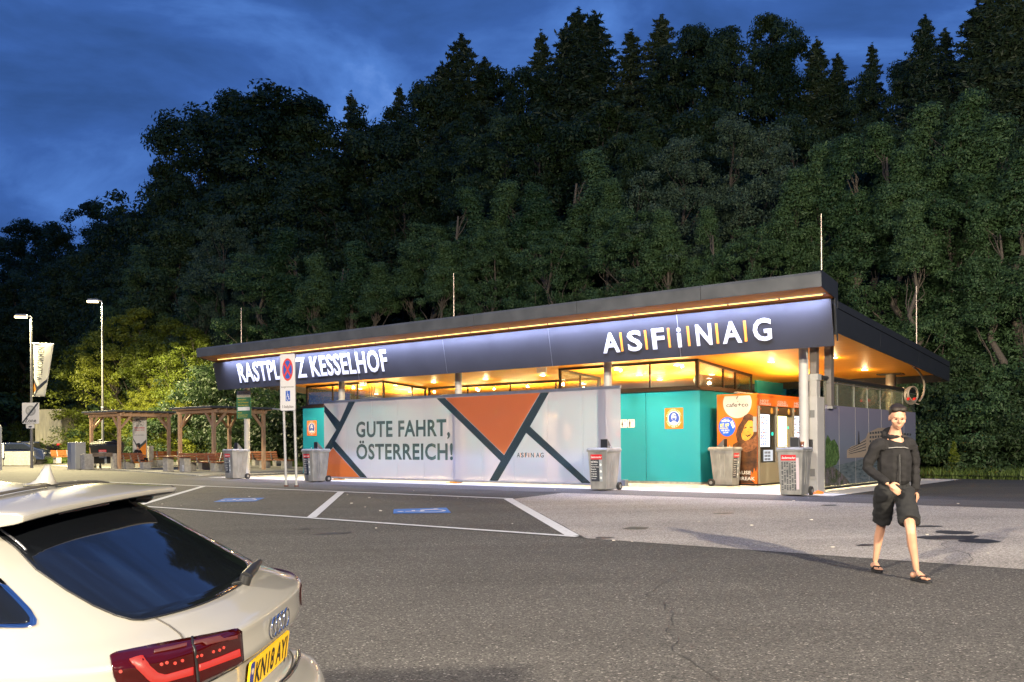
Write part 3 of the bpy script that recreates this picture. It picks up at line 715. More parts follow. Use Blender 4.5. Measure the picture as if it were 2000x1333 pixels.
# slender steel mast with door and cable box carrying the screen
st = bthing('steel_mast', 'boxy light grey service mast at the near end of the mural glass screen', 'mast', RU-.05, -2.12, 0)
MB().box((-.14,-.22,.009),(.12,.24,2.2)).build('mast_box', mat('mast_paint',(.40,.39,.38),.45,metal=.1,var=.06,vscale=3), st, .01)
MB().box((-.09,-.17,2.2),(.09,.06,2.62)).build('middle_section', mat('mast_paint',(.40,.39,.38),.45), st, .006)
MB().box((-.075,-.15,2.62),(.075,.04,ce(-2.1))).build('upper_section', mat('grey_steel',(.20,.18,.17),.5,metal=.4), st, .004)
MB().box((-.30,-.17,2.62),(-.09,-.12,2.66)).box((-.11,-.18,2.58),(.12,.06,2.72)).build('bracket', M_galv, st, .004)
mb = MB()
for z in (1.72,.38): mb.box((-.05,-.228,z),(.06,-.221,z+.17))
mb.build('vent_grille', mat('grille_grey',(.16,.16,.16),.6), st)
MB().box((-.18,-.29,1.02),(.02,-.221,1.22)).build('junction_box', M_black, st, .006)
MB().box((-.12,-.26,.02),(.1,-.221,.30)).build('foot_cover', M_galv, st, .006)
st2 = bthing('steel_post', 'slimmer grey steel post just behind the aluminium mast, between ceiling and glass screen', 'post', RU+.03, -1.45, 2.0)
MB().box((-.08,-.1,0),(.08,.1,ce(-1.45)-2.0)).build('post_tube', mat('grey_steel2',(.17,.155,.15),.5,metal=.4), st2, .004)
MB().box((-.1,-.14,-.06),(.12,.14,0)).build('post_shoe', M_alu, st2, .004)
# hanging cable coil
cb = bthing('cable_coil', 'coil of grey cable with red plugs hanging from the roof corner over the glass screen', 'cable', RU+.55, 5.3, 2.3)
pts = []
def bez(a, b, c, d, n=16):
    a, b, c, d = map(Vector, (a, b, c, d))
    return [((1-t)**3)*a + 3*((1-t)**2)*t*b + 3*(1-t)*t*t*c + t**3*d for t in [i/(n-1) for i in range(n)]]
P0 = Vector((*onu(1787,722,4.62),0)); 
def cl(px, py, u=4.62): v, z = onu(px, py, u); return (u-(RU+.55), v-5.3, z-2.3)
MB().tube(bez(cl(1783,717), cl(1806,728), cl(1812,765), cl(1796,783)), .03, 8).build('hanging_cable', M_cable, cb)
for k in range(4):
    ring = []
    for i in range(25):
        t = 2*math.pi*i/24
        ring.append(cl(1779+k*1.5+ (14-k*1.6)*math.cos(t)*(1 if k%2 else .9), 773 - k*1.2 + (17-k*1.0)*math.sin(t), 4.62 + .02*k))
    MB().tube(ring, .018, 6).build('cable_loop', M_cable, cb)
MB().tube(bez(cl(1764,757,4.1), cl(1772,765,4.3), cl(1780,790,4.5), cl(1795,790)), .014, 6).build('cable_end', M_cable, cb)
for px, py in ((1774,780),(1786,780)):
    a = Vector(cl(px,py,4.68)); MB().cyl(a-Vector((0,.05,0)), a+Vector((0,.06,.02)), .035, n=10).build('red_plug', mat('plug_red',(.7,.02,.01),.35), cb)

# ------------------------------------------------------------------ posters, door signs, notices
def poster_mask(u, v, z, s, label):
    t = bthing('mask_poster', label, 'poster', u, v, z, group='orange mask posters')
    MB().box((0,-.004,0),(s,.002,s*1.02)).build('sheet', M_or, t)
    c = s/2; q = MB()
    q.prism(ell(c, s*.52, s*.345, s*.36, 32), .001, M=Matrix.Translation((0,-.0055,0))); q.build('white_ring', M_labelw, t)
    q = MB(); q.prism(ell(c, s*.52, s*.30, s*.32, 32), .001, M=Matrix.Translation((0,-.0065,0))); q.build('blue_disc', mat('poster_blue',(.02,.07,.36),.4), t)
    q = MB(); T = Matrix.Translation((0,-.0078,0))
    q.prism([(c+s*.24*math.cos(a)*.95, s*.24+s*.12*math.sin(a)) for a in [math.pi*i/12 for i in range(13)]], .001, M=T)
    q.prism(ell(c, s*.57, s*.135, s*.19, 24), .001, M=T); q.build('figure', M_labelw, t)
    q = MB(); T = Matrix.Translation((0,-.009,0))
    q.prism([(c-.12*s,s*.60),(c-.02*s,s*.66),(c+.10*s,s*.60),(c+.12*s,s*.66),(c+.04*s,s*.69),(c-.08*s,s*.67)][::-1], .0008, M=T)
    q.prism([(c-.115*s,s*.52),(c-.06*s,s*.40),(c+.06*s,s*.40),(c+.115*s,s*.52),(c,s*.545)], .0008, M=T)
    for k in (-1,1): q.prism(ell(c+k*.05*s, s*.585, s*.016, s*.012, 8), .0008, M=T)
    q.build('face_mask', mat('poster_blue2',(.05,.10,.40),.4), t)
    def arc(txt, r, a0, a1, flip):
        q = MB(); n = len(txt)
        for i, ch in enumerate(txt):
            if ch == ' ': continue
            a = a0 + (a1 - a0) * i / (n - 1)
            x = c + r*math.cos(a); zz = s*.52 + r*1.04*math.sin(a)
            rot = a - math.pi/2 if not flip else a + math.pi/2
            M = Matrix.Translation((x,-.0058,zz)) @ Matrix.Rotation(-rot, 4, 'Y')
            text(q, ch, 0, -s*.028, None, s*.062, bold=.03, M=M, center=True)
        q.build('lettering', M_labelw, t)
    arc('MASKENPFLICHT!', s*.405, R(165), R(15), False)
    arc('PLEASE WEAR A MASK!', s*.415, R(200), R(340), True)
poster_mask(-1.09, -.006, 1.565, .57, 'square orange mask poster on the teal wall left of the drinks kiosk')
poster_mask(-16.88, -.006, 1.545, .57, 'square orange mask poster on the far left teal wall behind the second bin')
def wc_sign(u, kind, label):
    t = bthing('toilet_sign', label, 'sign', u, -.004, 1.62)
    q = MB(); q.prism(rrect(0,0,.24,.24,.03), .006, M=Matrix.Translation((0,-.006,0))); q.build('plate', M_labelw, t)
    q = MB()
    if kind == 'man':
        q.prism(ell(.075,.20,.016,.018,10), .001); q.prism([(.05,.10),(.1,.10),(.105,.178),(.045,.178)], .001); q.prism([(.055,.02),(.095,.02),(.095,.10),(.055,.10)], .001)
    elif kind == 'woman':
        q.prism(ell(.075,.20,.016,.018,10), .001); q.prism([(.04,.08),(.11,.08),(.085,.178),(.065,.178)], .001); q.prism([(.062,.02),(.088,.02),(.088,.08),(.062,.08)], .001)
    else:
        s_ = MB(); wheelchair(s_, 1); q.add([(x*.16+.03, y, z*.19+.02) for x, y, z in s_.v], s_.f)
    q2 = MB(); q2.v = [(x, y-.0075, z) for x, y, z in q.v]; q2.f = q.f; q2.m = q.m; q2.sm = q.sm
    q2.build('pictogram', mat('pict_brown',(.06,.03,.015),.5), t)
    q = MB(); text(q, 'WC', .13, .175, .07, .035, y=-.0075, bold=.02); q.build('lettering', mat('pict_brown',(.06,.03,.015),.5), t)
wc_sign(-2.83, 'chair', 'small toilet sign with a wheelchair, seen through the right end of the screen')
wc_sign(-2.575, 'woman', 'small white toilet sign with a woman pictogram just right of the long glass screen')
wc_sign(-2.32, 'man', 'small white toilet sign with a man pictogram, rightmost beside the glass screen')
def notice(u, v, z0, z1, wd, label, m=M_labelw, name='notice'):
    t = bthing(name, label, 'notice', u, v, z0)
    q = MB(); q.box((0,-.003,0),(wd,0,z1-z0)); q.build('sheet', m, t)
    q = MB()
    for k in range(7): q.box((wd*.15,-.0045,(z1-z0)*(.15+.1*k)),(wd*(.55+.3*random.random()),-.0035,(z1-z0)*(.15+.1*k)+.012))
    q.build('printed_line', M_labelg, t)
notice(-4.62, -.006, 1.25, 1.77, .33, 'white paper notice on the teal wall behind the right end of the glass screen')
al = bthing('alarm_box', 'small red alarm box below the toilet signs behind the glass screen', 'alarm', -2.72, -.03, 1.38); MB().box((0,0,0),(.12,.025,.14)).build('box', M_red, al, .004); MB().cyl((.06,-.004,.07),(.06,.001,.07),.03).build('button', M_labelw, al)
# recess behind the screen: white toilet doors, status lamps, boards
def door(u, v, wd, label, m):
    t = bthing('toilet_door', label, 'door', u, v, 0)
    MB().box((0,-.03,.02),(wd,0,2.2)).build('leaf', m, t, .003)
    MB().box((-.05,-.045,.02),(-.001,0,2.26)).box((wd+.001,-.045,.02),(wd+.05,0,2.26)).box((-.05,-.045,2.202),(wd+.05,0,2.26)).build('frame', M_alu, t)
    MB().cyl((wd*.86,-.031,1.05),(wd*.86,-.09,1.05),.012).cyl((wd*.86,-.085,1.05),(wd*.72,-.085,1.05),.01).build('handle', M_alu, t)
M_door = mat('door_white', (.55,.55,.56), .4)
door(-11.6, 2.24, 1.0, 'pale toilet door in the recess seen through the left half of the glass screen', M_door)
door(-9.6, 2.24, 1.0, 'pale toilet door in the recess behind the letters FAHRT', M_door)
door(-7.0, 2.24, 1.0, 'pale toilet door behind the orange triangle of the glass screen', mat('door_yellow',(.60,.50,.33),.4))
for px, col, nm, lb in ((968,(.0,1,.1),'green_lamp','green glowing status lamp behind the orange triangle'),(1010.5,(1,.03,.01),'red_lamp','red glowing status lamp behind the orange triangle')):
    u, z = onv(px, 805, 1.2) if px > 1000 else onv(px, 805.5, 1.2)
    t = bthing('status_lamp', lb, 'lamp', u, 2.18, z)
    u2, z2 = onv(px, 805, 2.18); t.location = W(u2, 2.18, z2)
    MB().cyl((0,0,0),(0,.06,0),.10,n=16).build('housing', M_black, t); MB().cyl((0,-.012,0),(0,0,0),.085,n=16).build('lens', emis(nm, col, 9), t)
ib = bthing('info_board', 'tall white information board behind the right part of the glass screen', 'board', -4.75, .2, 1.0)
MB().box((-.75,0,-.15),(-.72,.04,1.0)).box((-.75,-.02,-.1),(-.12,.0,.98)).build('board', M_labelw, ib)
# cracks, tar joints and a patched square in the asphalt
M_tar = mat('tar_joint', (.018,.017,.017), .6)
def crack(name, a, b, amp, wd, seed, n=60):
    a = Vector(a); b = Vector(b); d = (b-a).normalized(); nn = Vector((-d.y,d.x)); L1=[]; L2=[]
    for i in range(n+1):
        t = i/n; p = a.lerp(b,t) + nn*amp*(pnoise(Vector((t*5,seed,0))) + .35*pnoise(Vector((t*21,seed,4)))); w_ = wd*(.5+.6*abs(pnoise(Vector((t*13,seed,9)))))
        L1.append(tuple(p+nn*w_)); L2.append(tuple(p-nn*w_))
    q = MB(); n1 = len(L1)
    for pu, pv in L1 + L2: q.v.append(tuple(W(pu,pv,gnd(pu,pv)+.0095)))
    for i in range(n1-1): q.f.append((i,i+1,n1+i+1,n1+i)); q.m.append(0); q.sm.append(False)
    tag(q.build(name, M_tar), kind='structure')
crack('asphalt_crack', (-6,-15.2), (7.5,-13.1), .35, .006, 1); crack('asphalt_crack', (5.5,-12.05), (9.5,-18.5), .4, .005, 2)
crack('asphalt_crack', (6.5,-5.3), (9.4,-11.9), .35, .007, 3); crack('tar_joint', (-1.1,-6.9), (4.35,-12.02), .02, .016, 4); crack('asphalt_crack', (1.5,-5.2), (3.4,-9.5), .3, .005, 5)

# ================================================================== DRINKS MACHINES
kz = bthing('vending_kiosk', 'orange drinks kiosk housing with white round logo and portrait poster', 'kiosk', .40, .22, 0)
KH = 2.46; KW = 1.16; KD = 3.75
MB().box((0,0,.06),(KW,.04,2.44)).build('poster_wall', mat('kiosk_orange',(.50,.10,.008),.3, col2=(.58,.15,.012), vscale=1.2), kz)
MB().box((0,0,2.442),(KW+.02,KD,2.48)).build('top_cover', M_or, kz)
MB().box((.0,.045,.06),(.03,KD,2.44)).box((0,KD,.06),(KW,KD+.03,2.44)).build('back_wall', M_dark, kz)
MB().box((KW-.04,.045,2.16),(KW+.012,KD,2.438)).build('header_panel', mat('header_orange',(.55,.12,.012),.35), kz)
MB().box((.01,.02,.01),(KW-.01,KD,.058)).build('plinth', M_dark, kz)
KM = Matrix.Translation((0,0,0))
def kp_(px, py): u, z = onv(px, py, .22); return (min(max(u-.40,.002),KW-.002), min(max(z,.07),2.435))
def kpoly(name, pts, m, y, raw=False):
    mb = MB(); mb.prism([p if raw else kp_(*p) for p in pts], .0012, M=Matrix.Translation((0,y,0))); return mb.build(name, m, kz)
c0 = (.60, 2.24)
ci = [(c0[0]+.415*math.cos(R(a)), min(c0[1]+.415*math.sin(R(a)), 2.43)) for a in range(0,360,9)]
kpoly('white_roundel', ci, mat('roundel_white',(.42,.42,.41),.5), -.003, True)
# portrait (a generic smiling face in a scarf)
HB = mat('print_brown', (.045,.022,.012), .35, col2=(.13,.055,.02), vscale=7)
kpoly('printed_coat', [(1421,949),(1421,925),(1426,890),(1432,868),(1443,862),(1455,858),(1466,852),(1476,846),(1480,852),(1482,870),(1484,905),(1484,949)], HB, -.0032)
kpoly('printed_hair', [(1441,866),(1437,850),(1441,835),(1449,822),(1453,813),(1461,808),(1470,811),(1475,820),(1478,836),(1480,850),(1470,862),(1455,870)], HB, -.0044)
kpoly('printed_scarf', [(1446,880),(1449,868),(1458,862),(1470,858),(1480,848),(1483,858),(1481,872),(1470,880),(1458,884)], mat('print_scarf',(.30,.12,.05),.4,col2=(.12,.05,.02),vscale=14), -.0056)
kpoly('printed_face', [(1448,851),(1449,838),(1453,826),(1460,818),(1467,818),(1472,827),(1473,838),(1471,849),(1463,859),(1456,862),(1450,858)], mat('print_skin',(.80,.38,.06),.35,col2=(.65,.26,.03),vscale=5), -.0068)
kpoly('printed_fringe', [(1446,852),(1448,836),(1455,822),(1462,815),(1470,815),(1474,826),(1469,822),(1462,822),(1455,831),(1451,842)], HB, -.0078)
q = MB(); T = Matrix.Translation((0,-.0088,0))
for pts in ([(1453,836),(1458,834),(1459,836),(1454,838)], [(1464,834),(1470,834),(1470,836),(1465,836)], [(1455,849),(1460,851),(1467,848),(1466,851),(1460,854)], [(1460,843),(1463,844),(1461,845)]):
    q.prism([kp_(*p) for p in pts], .001, M=T)
q.build('printed_features', mat('print_dark',(.03,.012,.008),.4), kz)
kpoly('brush_stroke', [(1465,936),(1468,920),(1471,928),(1473,914),(1477,924),(1479,911),(1482,920),(1484,912),(1484,948),(1475,948)], M_or, -.0058)
kpoly('grey_notice', [(1471,814),(1482,814),(1482,844),(1471,844)], M_labelg, -.0095)
q = MB(); text(q, 'cafe+co', .28, 2.135, .64, .105, y=-.0055, bold=.010); 
q.tube([(.60,-.005,2.33),(.58,-.005,2.37),(.625,-.005,2.41),(.60,-.005,2.44-.008)], [.004,.014,.012,.003], 6)
q.tube([(.60,-.005,2.262),(.63,-.005,2.292)], .006, 5)
q.build('logo_lettering', mat('logo_black',(.03,.015,.01),.4), kz)
q = MB(); text(q, 'PAUSE', .52, .315, .46, .085, y=-.0072, bold=.03); text(q, 'TBREAK', .52, .155, .58, .085, y=-.0072, bold=.03); q.build('poster_lettering', M_labelw, kz)
q = MB(); q.prism(ell(.30, 1.60, .245, .265, 32), .0012, M=Matrix.Translation((0,-.0095,0))); q.build('blue_sticker', mat('sticker_blue',(.01,.09,.62),.35), kz)
q = MB(); text(q,'MIT APP', .10, 1.60, .26, .085, y=-.0108, bold=.03); text(q,'BEZAHLEN', .09, 1.54, .24, .04, y=-.0108, bold=.02); q.build('sticker_yellow_text', mat('sticker_yellow',(.80,.72,.02),.4), kz)
q = MB(); text(q,'café+co', .20, 1.79, .16, .03, y=-.0108); text(q,'SMARTPAY', .14, 1.73, .26, .045, y=-.0108, bold=.03); text(q,'HIER GRATIS', .13, 1.48, .24, .04, y=-.0108, bold=.02); text(q,'ZUR APP', .18, 1.42, .16, .04, y=-.0108, bold=.02)
q.prism([(.40,1.72),(.47,1.55),(.53,1.60),(.46,1.77)][::-1], .001, M=Matrix.Translation((0,-.0105,0))); q.build('sticker_white_text', M_labelw, kz)
# machines, facing +u
VM = Matrix(((0,-1,0,0),(1,0,0,0),(0,0,1,0),(0,0,0,1)))
def machine(v0, v1, kind, head, label):
    t = bthing('vending_machine', label, 'vending machine', .40+KW, .22+v0, 0)
    wd = v1 - v0; cab = mat('machine_beige', (.30,.28,.23), .45, metal=.3)
    MB().box((.01,-.0,.07),(wd-.01,.9,2.13)).build('cabinet', mat('machine_dark',(.02,.018,.016),.3), t, M=VM)
    fr = MB(); fr.box((0,-.05,.06),(.05,-.001,2.15)); fr.box((wd-.05,-.05,.06),(wd,-.001,2.15)); fr.box((.051,-.05,.06),(wd-.051,-.001,.62 if kind != 1 else .66)); fr.build('door_frame', cab, t, M=VM)
    MB().box((.055,-.03,1.93),(wd-.055,-.002,2.14)).build('top_panel', mat('machine_head',(.06,.035,.02),.35), t, M=VM)
    q = MB(); q.prism(ell(wd*.72, 2.03, .07, .085, 16), .004, M=Matrix.Translation((0,-.036,0))); q.build('cup_picture', mat('cup_gold',(.62,.33,.06),.4), t, M=VM)
    q = MB(); q.box((.10,-.035,2.05),(.15,-.031,2.09)); q.build('orange_mark', M_or, t, M=VM)
    q = MB(); text(q, head, .12, 2.25, wd*.5, .07, y=-.016, bold=.02); text(q, 'DRINKS', .10, 2.15+.03, wd*.62, .055, y=-.016, bold=.02)
    q.build('header_lettering', emis('header_glow',(1,.80,.62),.7), t, M=VM)
    if kind != 1:
        q = MB(); q.box((.12,-.02,1.05),(wd*.62,-.004,1.92)); q.build('lit_display', emis('display_white',(.80,.86,1),2.4), t, M=VM)
        q = MB()
        for r_ in range(10):
            for c_ in range(4):
                if random.random() < .8: q.box((.14+c_*.12,-.024,1.10+r_*.08),(.22+c_*.12,-.021,1.12+r_*.08+random.random()*.03))
        q.build('product_print', mat('print_navy',(.04,.04,.16),.4), t, M=VM)
        q = MB()
        for k in range(5): q.box((.16+.1*(k%3),-.027,1.30+.13*k),(.27+.1*(k%3),-.0245,1.335+.13*k))
        q.build('orange_print', emis('print_orange',(1,.25,.02),1.0), t, M=VM)
        q = MB(); q.box((wd*.30,-.02,.66),(wd*.80,-.004,.96)); q.build('lower_display', emis('display_low',(.75,.78,.85),1.0), t, M=VM)
        q = MB()
        for r_ in range(3):
            for c_ in range(4): q.box((wd*.33+c_*.1,-.024,.68+r_*.09),(wd*.33+c_*.1+.06,-.021,.74+r_*.09))
        q.build('lower_print', M_labelk, t, M=VM)
        q = MB(); q.cyl((wd*.78,-.03,1.40),(wd*.78,-.01,1.40),.05,n=16); q.build('coin_slot_ring', emis('ring_teal',(.0,.8,.55),1.4), t, M=VM)
    else:
        q = MB(); q.box((.10,-.02,1.04),(wd*.62,-.004,1.90)); q.build('lit_display', emis('display_yellow',(1,.80,.30),4.2), t, M=VM)
        q = MB(); q.box((.10,-.02,.68),(wd*.55,-.004,.88)); q.build('lower_display', emis('display_yellow2',(1,.70,.22),1.6), t, M=VM)
        q = MB()
        for r_ in range(8): q.box((.14+.03*(r_%3),-.024,1.1+r_*.095),(.40,-.0215,1.13+r_*.095))
        q.build('product_print', emis('display_shelf',(1,.86,.55),2.8), t, M=VM)
        q = MB(); q.box((wd*.66,-.03,1.0),(wd*.92,-.004,1.88)); q.build('side_panel', cab, t, M=VM)
        q = MB(); q.cyl((wd*.66,-.05,1.58),(wd*.66,-.03,1.58),.04,n=12); q.build('coin_slot_ring', emis('ring_teal',(.0,.8,.55),1.4), t, M=VM)
machine(.05, 1.22, 0, 'HOT', 'hot drinks machine with bright white display, next to the portrait poster')
machine(1.22, 2.42, 1, 'COLD', 'cold drinks machine with a glowing yellow display, in the middle of the three')
machine(2.42, 3.62, 2, 'HOT', 'drinks machine with white display partly hidden by the round column, rightmost of three')
for z, c, e_, v in ((1.5,(.85,.9,1),5,.75),(1.5,(1,.8,.4),9,1.8)):  # area lights added before the displays to strengthen their glow
    ld = bpy.data.lights.new('display_fill','AREA'); ld.shape='RECTANGLE'; ld.size=.5; ld.size_y=.9; ld.energy=e_; ld.color=c
    lo = bpy.data.objects.new('display_fill', ld); COL.objects.link(lo); lo.parent = kz; lo.location = (KW+.10, v, z); lo.rotation_euler = (0, R(-90), 0)
# ================================================================== BINS
def label_mb(t, front, peeled, TM):
    q = MB(); q.box((-.19,-.0,.74),(.13,.003,.86)); q.build('red_label', M_red, t, M=TM)
    q = MB(); text(q, 'Saubermacher', -.175, .775, .29, .05, y=-.003, bold=.02, slant=.25); q.build('label_lettering', M_labelw, t, M=TM)
    if peeled:
        q = MB()
        for r_ in range(22):
            for c_ in range(6):
                if random.random() < .72: q.prism([(-.19+c_*.055+random.uniform(0,.012), .10+r_*.028), (-.15+c_*.055, .10+r_*.028), (-.15+c_*.055, .118+r_*.028+random.random()*.008), (-.19+c_*.055, .115+r_*.028)], .002, M=Matrix.Translation((0,.0,0)))
        q.build('torn_label', M_labelk, t, M=TM)
        q = MB(); q.box((.13,-.0,.12),(.19,.002,.80)); q.build('label_strip', mat('label_pink',(.5,.42,.46),.5), t, M=TM)
        return
    q = MB(); q.box((-.19,0,.20),(.04,.003,.735)); q.build('black_label', M_labelk, t, M=TM)
    q = MB(); q.box((.045,0,.20),(.13,.003,.735)); q.build('grey_label', M_labelg, t, M=TM)
    q = MB(); text(q, 'RESTMÜLL', -.18, .66, .20, .04, y=-.003, bold=.02)
    for k, wds in enumerate(('Rest waste','Residual waste','Restes','Rifiuti','Odpadki','Hulladék','Smeti')): text(q, wds, -.18, .605-.058*k, .08+.012*len(wds)*.8, .026, y=-.003, bold=.02)
    for k in range(3):
        q.prism(ell(.088, .61-.16*k, .028, .034, 8), .001, M=Matrix.Translation((0,-.002,0)))
    q.build('label_lines', M_labelw, t, M=TM)
def make_bin(P, rz, label, peeled=False, cup=False, flap=True):
    t = thing('wheelie_bin', label, 'bin', P, rz, 'grey wheeled bins along the pavilion')
    # local: front is -y, width x .58, depth y .72, height 1.07 ; body tapers downwards
    mb = MB(); mb.taper((-.225,-.30,.03),(.225,.22),(-.275,-.355,.96),(.275,.31)); body = mb.build('body', M_bin, t, .018)
    q = MB()
    for sx in (-1, 1):
        for yy in (-.12, .02):
            q.tube([Vector((sx*(.262),yy,.86)), Vector((sx*.245,yy*.9,.45)), Vector((sx*.232,yy*.8,.25))], .014, 6)
    q.build('side_rib', M_bin, body)
    q = MB(); q.box((-.295,-.375,.955),(.295,.335,.995)); rim = q.build('rim', M_bin, t, .008)
    q = MB(); q.taper((-.30,-.39,.998),(.30,.36),(-.275,-.35,1.05),(.275,.33)); lid = q.build('lid', M_bin, t, .012)
    q = MB(); q.cyl((-.24,.37,1.0),(.24,.37,1.0),.018,n=8); q.build('handle_bar', M_bin, lid)
    q = MB()
    for sx in (-1,1): q.box((sx*.22-.015,.33,.97),(sx*.22+.015,.38,1.03))
    q.build('hinge', M_black, t)
    for sx in (-1,1):
        q = MB(); q.cyl((sx*.235,.27,.10),(sx*.29,.27,.10),.10,n=20); wh = q.build('wheel', M_rub, t)
        q = MB(); q.cyl((sx*.232,.27,.10),(sx*.295,.27,.10),.045,n=12); q.build('hub', M_alu, wh)
    MB().cyl((-.24,.27,.10),(.24,.27,.10),.012,n=8).build('axle', M_black, t)
    # labels lie on the leaning front
    lean = math.atan(.055/.93)
    TM = Matrix.Translation((0,-.306,.03)) @ Matrix.Rotation(lean, 4, 'X')
    label_mb(t, 0, peeled, TM)
    if flap:
        q = MB()
        q.add([(-.10,-.02,1.05),(.10,-.02,1.05),(.10,-.02,1.27),(-.10,-.02,1.27),(-.10,.20,1.05),(.10,.20,1.05)], [(0,1,2,3),(0,4,5,1),(3,2,5,4),(0,3,4),(1,5,2)])
        q.build('ash_hood', mat('hood_steel',(.20,.20,.20),.4,metal=.7), t)
        MB().box((-.092,-.026,1.06),(.092,-.0205,1.26)).build('hood_plate', M_black, t)
        for sx in (-1,1): MB().tube([(sx*.2,-.05,1.05),(sx*.2,-.05,1.09),(sx*.16,-.05,1.09)], .008, 5).build('lid_clip', M_alu, t)
    return t
def binpos(px, py):
    P = atg(px, py); return P
b1 = binpos(462,936); make_bin(W(*uv(b1), 0), ANG, 'grey wheeled bin at the far left beside the white round column under the green board')
b2 = binpos(618,941.5); make_bin(b2, ANG-R(3), 'grey wheeled bin in front of the left end of the printed glass screen')
b3 = binpos(1181,958); make_bin(b3, ANG+R(3), 'grey wheeled bin at the right end of the printed glass screen beside the toilet signs')
b4 = binpos(1416,950); make_bin(b4, ANG + R(90), 'grey wheeled bin turned sideways in front of the portrait poster')
b5 = binpos(1553,968.5); make_bin(b5, ANG + R(4), 'grey wheeled bin with a torn peeling label before the drinks machines at the right column', peeled=True)
cp = thing('paper_cup', 'small brown paper cup left on the lid of the bin with the torn label', 'cup', b5 + Vector((.16,.0,1.052)))
MB().cyl((0,0,0),(0,0,.11),.03,.04,n=14).build('cup_body', mat('cup_brown',(.16,.05,.02),.6), cp); MB().cyl((0,0,.11),(0,0,.122),.042,.04,n=14).build('cup_lid', mat('cup_lid',(.5,.25,.1),.5), cp)
for i, (px, py) in enumerate(((657,937.5),(900,944),(1612,963))):
    pass
og = binpos(1598,966); t = thing('orange_litter', 'crumpled orange wrapper on the ground at the foot of the aluminium mast', 'litter', og)
MB().add([(-.12,-.03,.01),(.10,-.05,.012),(.13,.03,.05),(-.05,.04,.07),(-.1,.05,.02),(.0,0,.09)], [(0,1,5),(1,2,5),(2,3,5),(3,4,5),(4,0,5),(0,4,3,2,1)]).build('wrapper', mat('wrapper_orange',(.75,.16,.01),.4), t)

# ================================================================== SIGNS AND LAMPS
M_face = mat('sign_face', (.66,.64,.62), .45)
sgp = thing('parking_sign', 'tall white no-stopping sign on two steel posts reading ausgenommen and 3 Stellplätze', 'road sign', (0,0,0))
A = atg(556,950); B = atg(582,951.5); d = (B - A).normalized(); d.z = 0
sgp.location = ((A.x+B.x)/2, (A.y+B.y)/2, A.z); an = math.atan2(B.y-A.y, B.x-A.x)
sgp.rotation_euler = (0,0,0)
# face turned so that it shows nearly square on
fx = Vector((.94,-.34,0)).normalized(); sgp.rotation_euler = (0,0,math.atan2(fx.y,fx.x))
Ys = (A.y+B.y)/2
def sloc(px, py):
    P = at(px, py, Ys); q = P - sgp.location; return (q.dot(fx)), q.z
xl = sloc(543,750)[0]; xr = sloc(579,750)[0]; zt = sloc(560,692)[1]; zb = sloc(560,802)[1]
for x in (xl + .30*(xr-xl), xl + .93*(xr-xl)):
    pass
pl = sloc(555,940)[0]; prr = sloc(580,940)[0]
for x, xt in ((pl, pl-.12), (prr, prr-.10)):
    MB().cyl((x,.035,0),(xt,.035,zt+.02),.038,n=14).build('pole', M_galv, sgp)
    MB().cyl((x,.035,0),(x,.035,.04),.07,n=14).build('pole_foot', mat('rust',(.12,.05,.03),.9), sgp)
wd = xr - xl; hh = zt - zb
MB().prism(rrect(xl,zb,xr,zt,.04), .02, M=Matrix.Translation((0,-.012,0))).build('board', M_face, sgp)
MB().prism(rrect(xl-.012,zb-.012,xr+.012,zt+.012,.05), .02, M=Matrix.Translation((0,-.008,0))).build('board_edge', M_alu, sgp)
cx = (xl+xr)/2; cz = zt - hh*.275; ra = wd*.36; rb = hh*.20
def q1(name, polys, m, y):
    q = MB()
    for p in polys: q.prism(p, .001, M=Matrix.Translation((0,y,0)))
    return q.build(name, m, sgp)
q1('red_ring', [ell(cx,cz,ra,rb,40)], mat('sign_red',(.62,.055,.03),.4), -.0135)
q1('blue_disc', [ell(cx,cz,ra*.80,rb*.82,40)], mat('sign_blue',(.035,.10,.42),.4), -.0145)
def bar(x0,z0,x1,z1,w_): 
    d=Vector((x1-x0,z1-z0)).normalized(); n=Vector((-d.y,d.x))*w_; return [(x0-n.x,z0-n.y),(x1-n.x,z1-n.y),(x1+n.x,z1+n.y),(x0+n.x,z0+n.y)]
kx, kz_ = ra*.60, rb*.62
q1('red_cross', [bar(cx-kx,cz-kz_,cx+kx,cz+kz_,.028)], mat('sign_red',(.62,.055,.03),.4), -.0155)
q1('red_cross', [bar(cx-kx,cz+kz_,cx+kx,cz-kz_,.028)], mat('sign_red',(.62,.055,.03),.4), -.0165)
q = MB(); text(q,'ausgenommen', xl+wd*.06, zb+hh*.405, wd*.86, hh*.033, y=-.0135, bold=.0); text(q,'3 Stellplätze', xl+wd*.12, zb+hh*.045, wd*.76, hh*.045, y=-.0135, bold=.01)
q.build('lettering', mat('sign_brown_text',(.07,.045,.04),.5), sgp)
bx = cx-wd*.14; bz = zb+hh*.165
q1('blue_square', [[(bx,bz),(bx+wd*.30,bz),(bx+wd*.30,bz+hh*.185),(bx,bz+hh*.185)]], mat('sign_blue',(.035,.10,.42),.4), -.0135)
s_ = MB(); wheelchair(s_,1); q = MB(); q.add([(bx+.01+x*wd*.28, -.0155+y, bz+.02+z*hh*.165) for x,y,z in s_.v], s_.f); q.build('wheelchair_symbol', M_labelw, sgp)
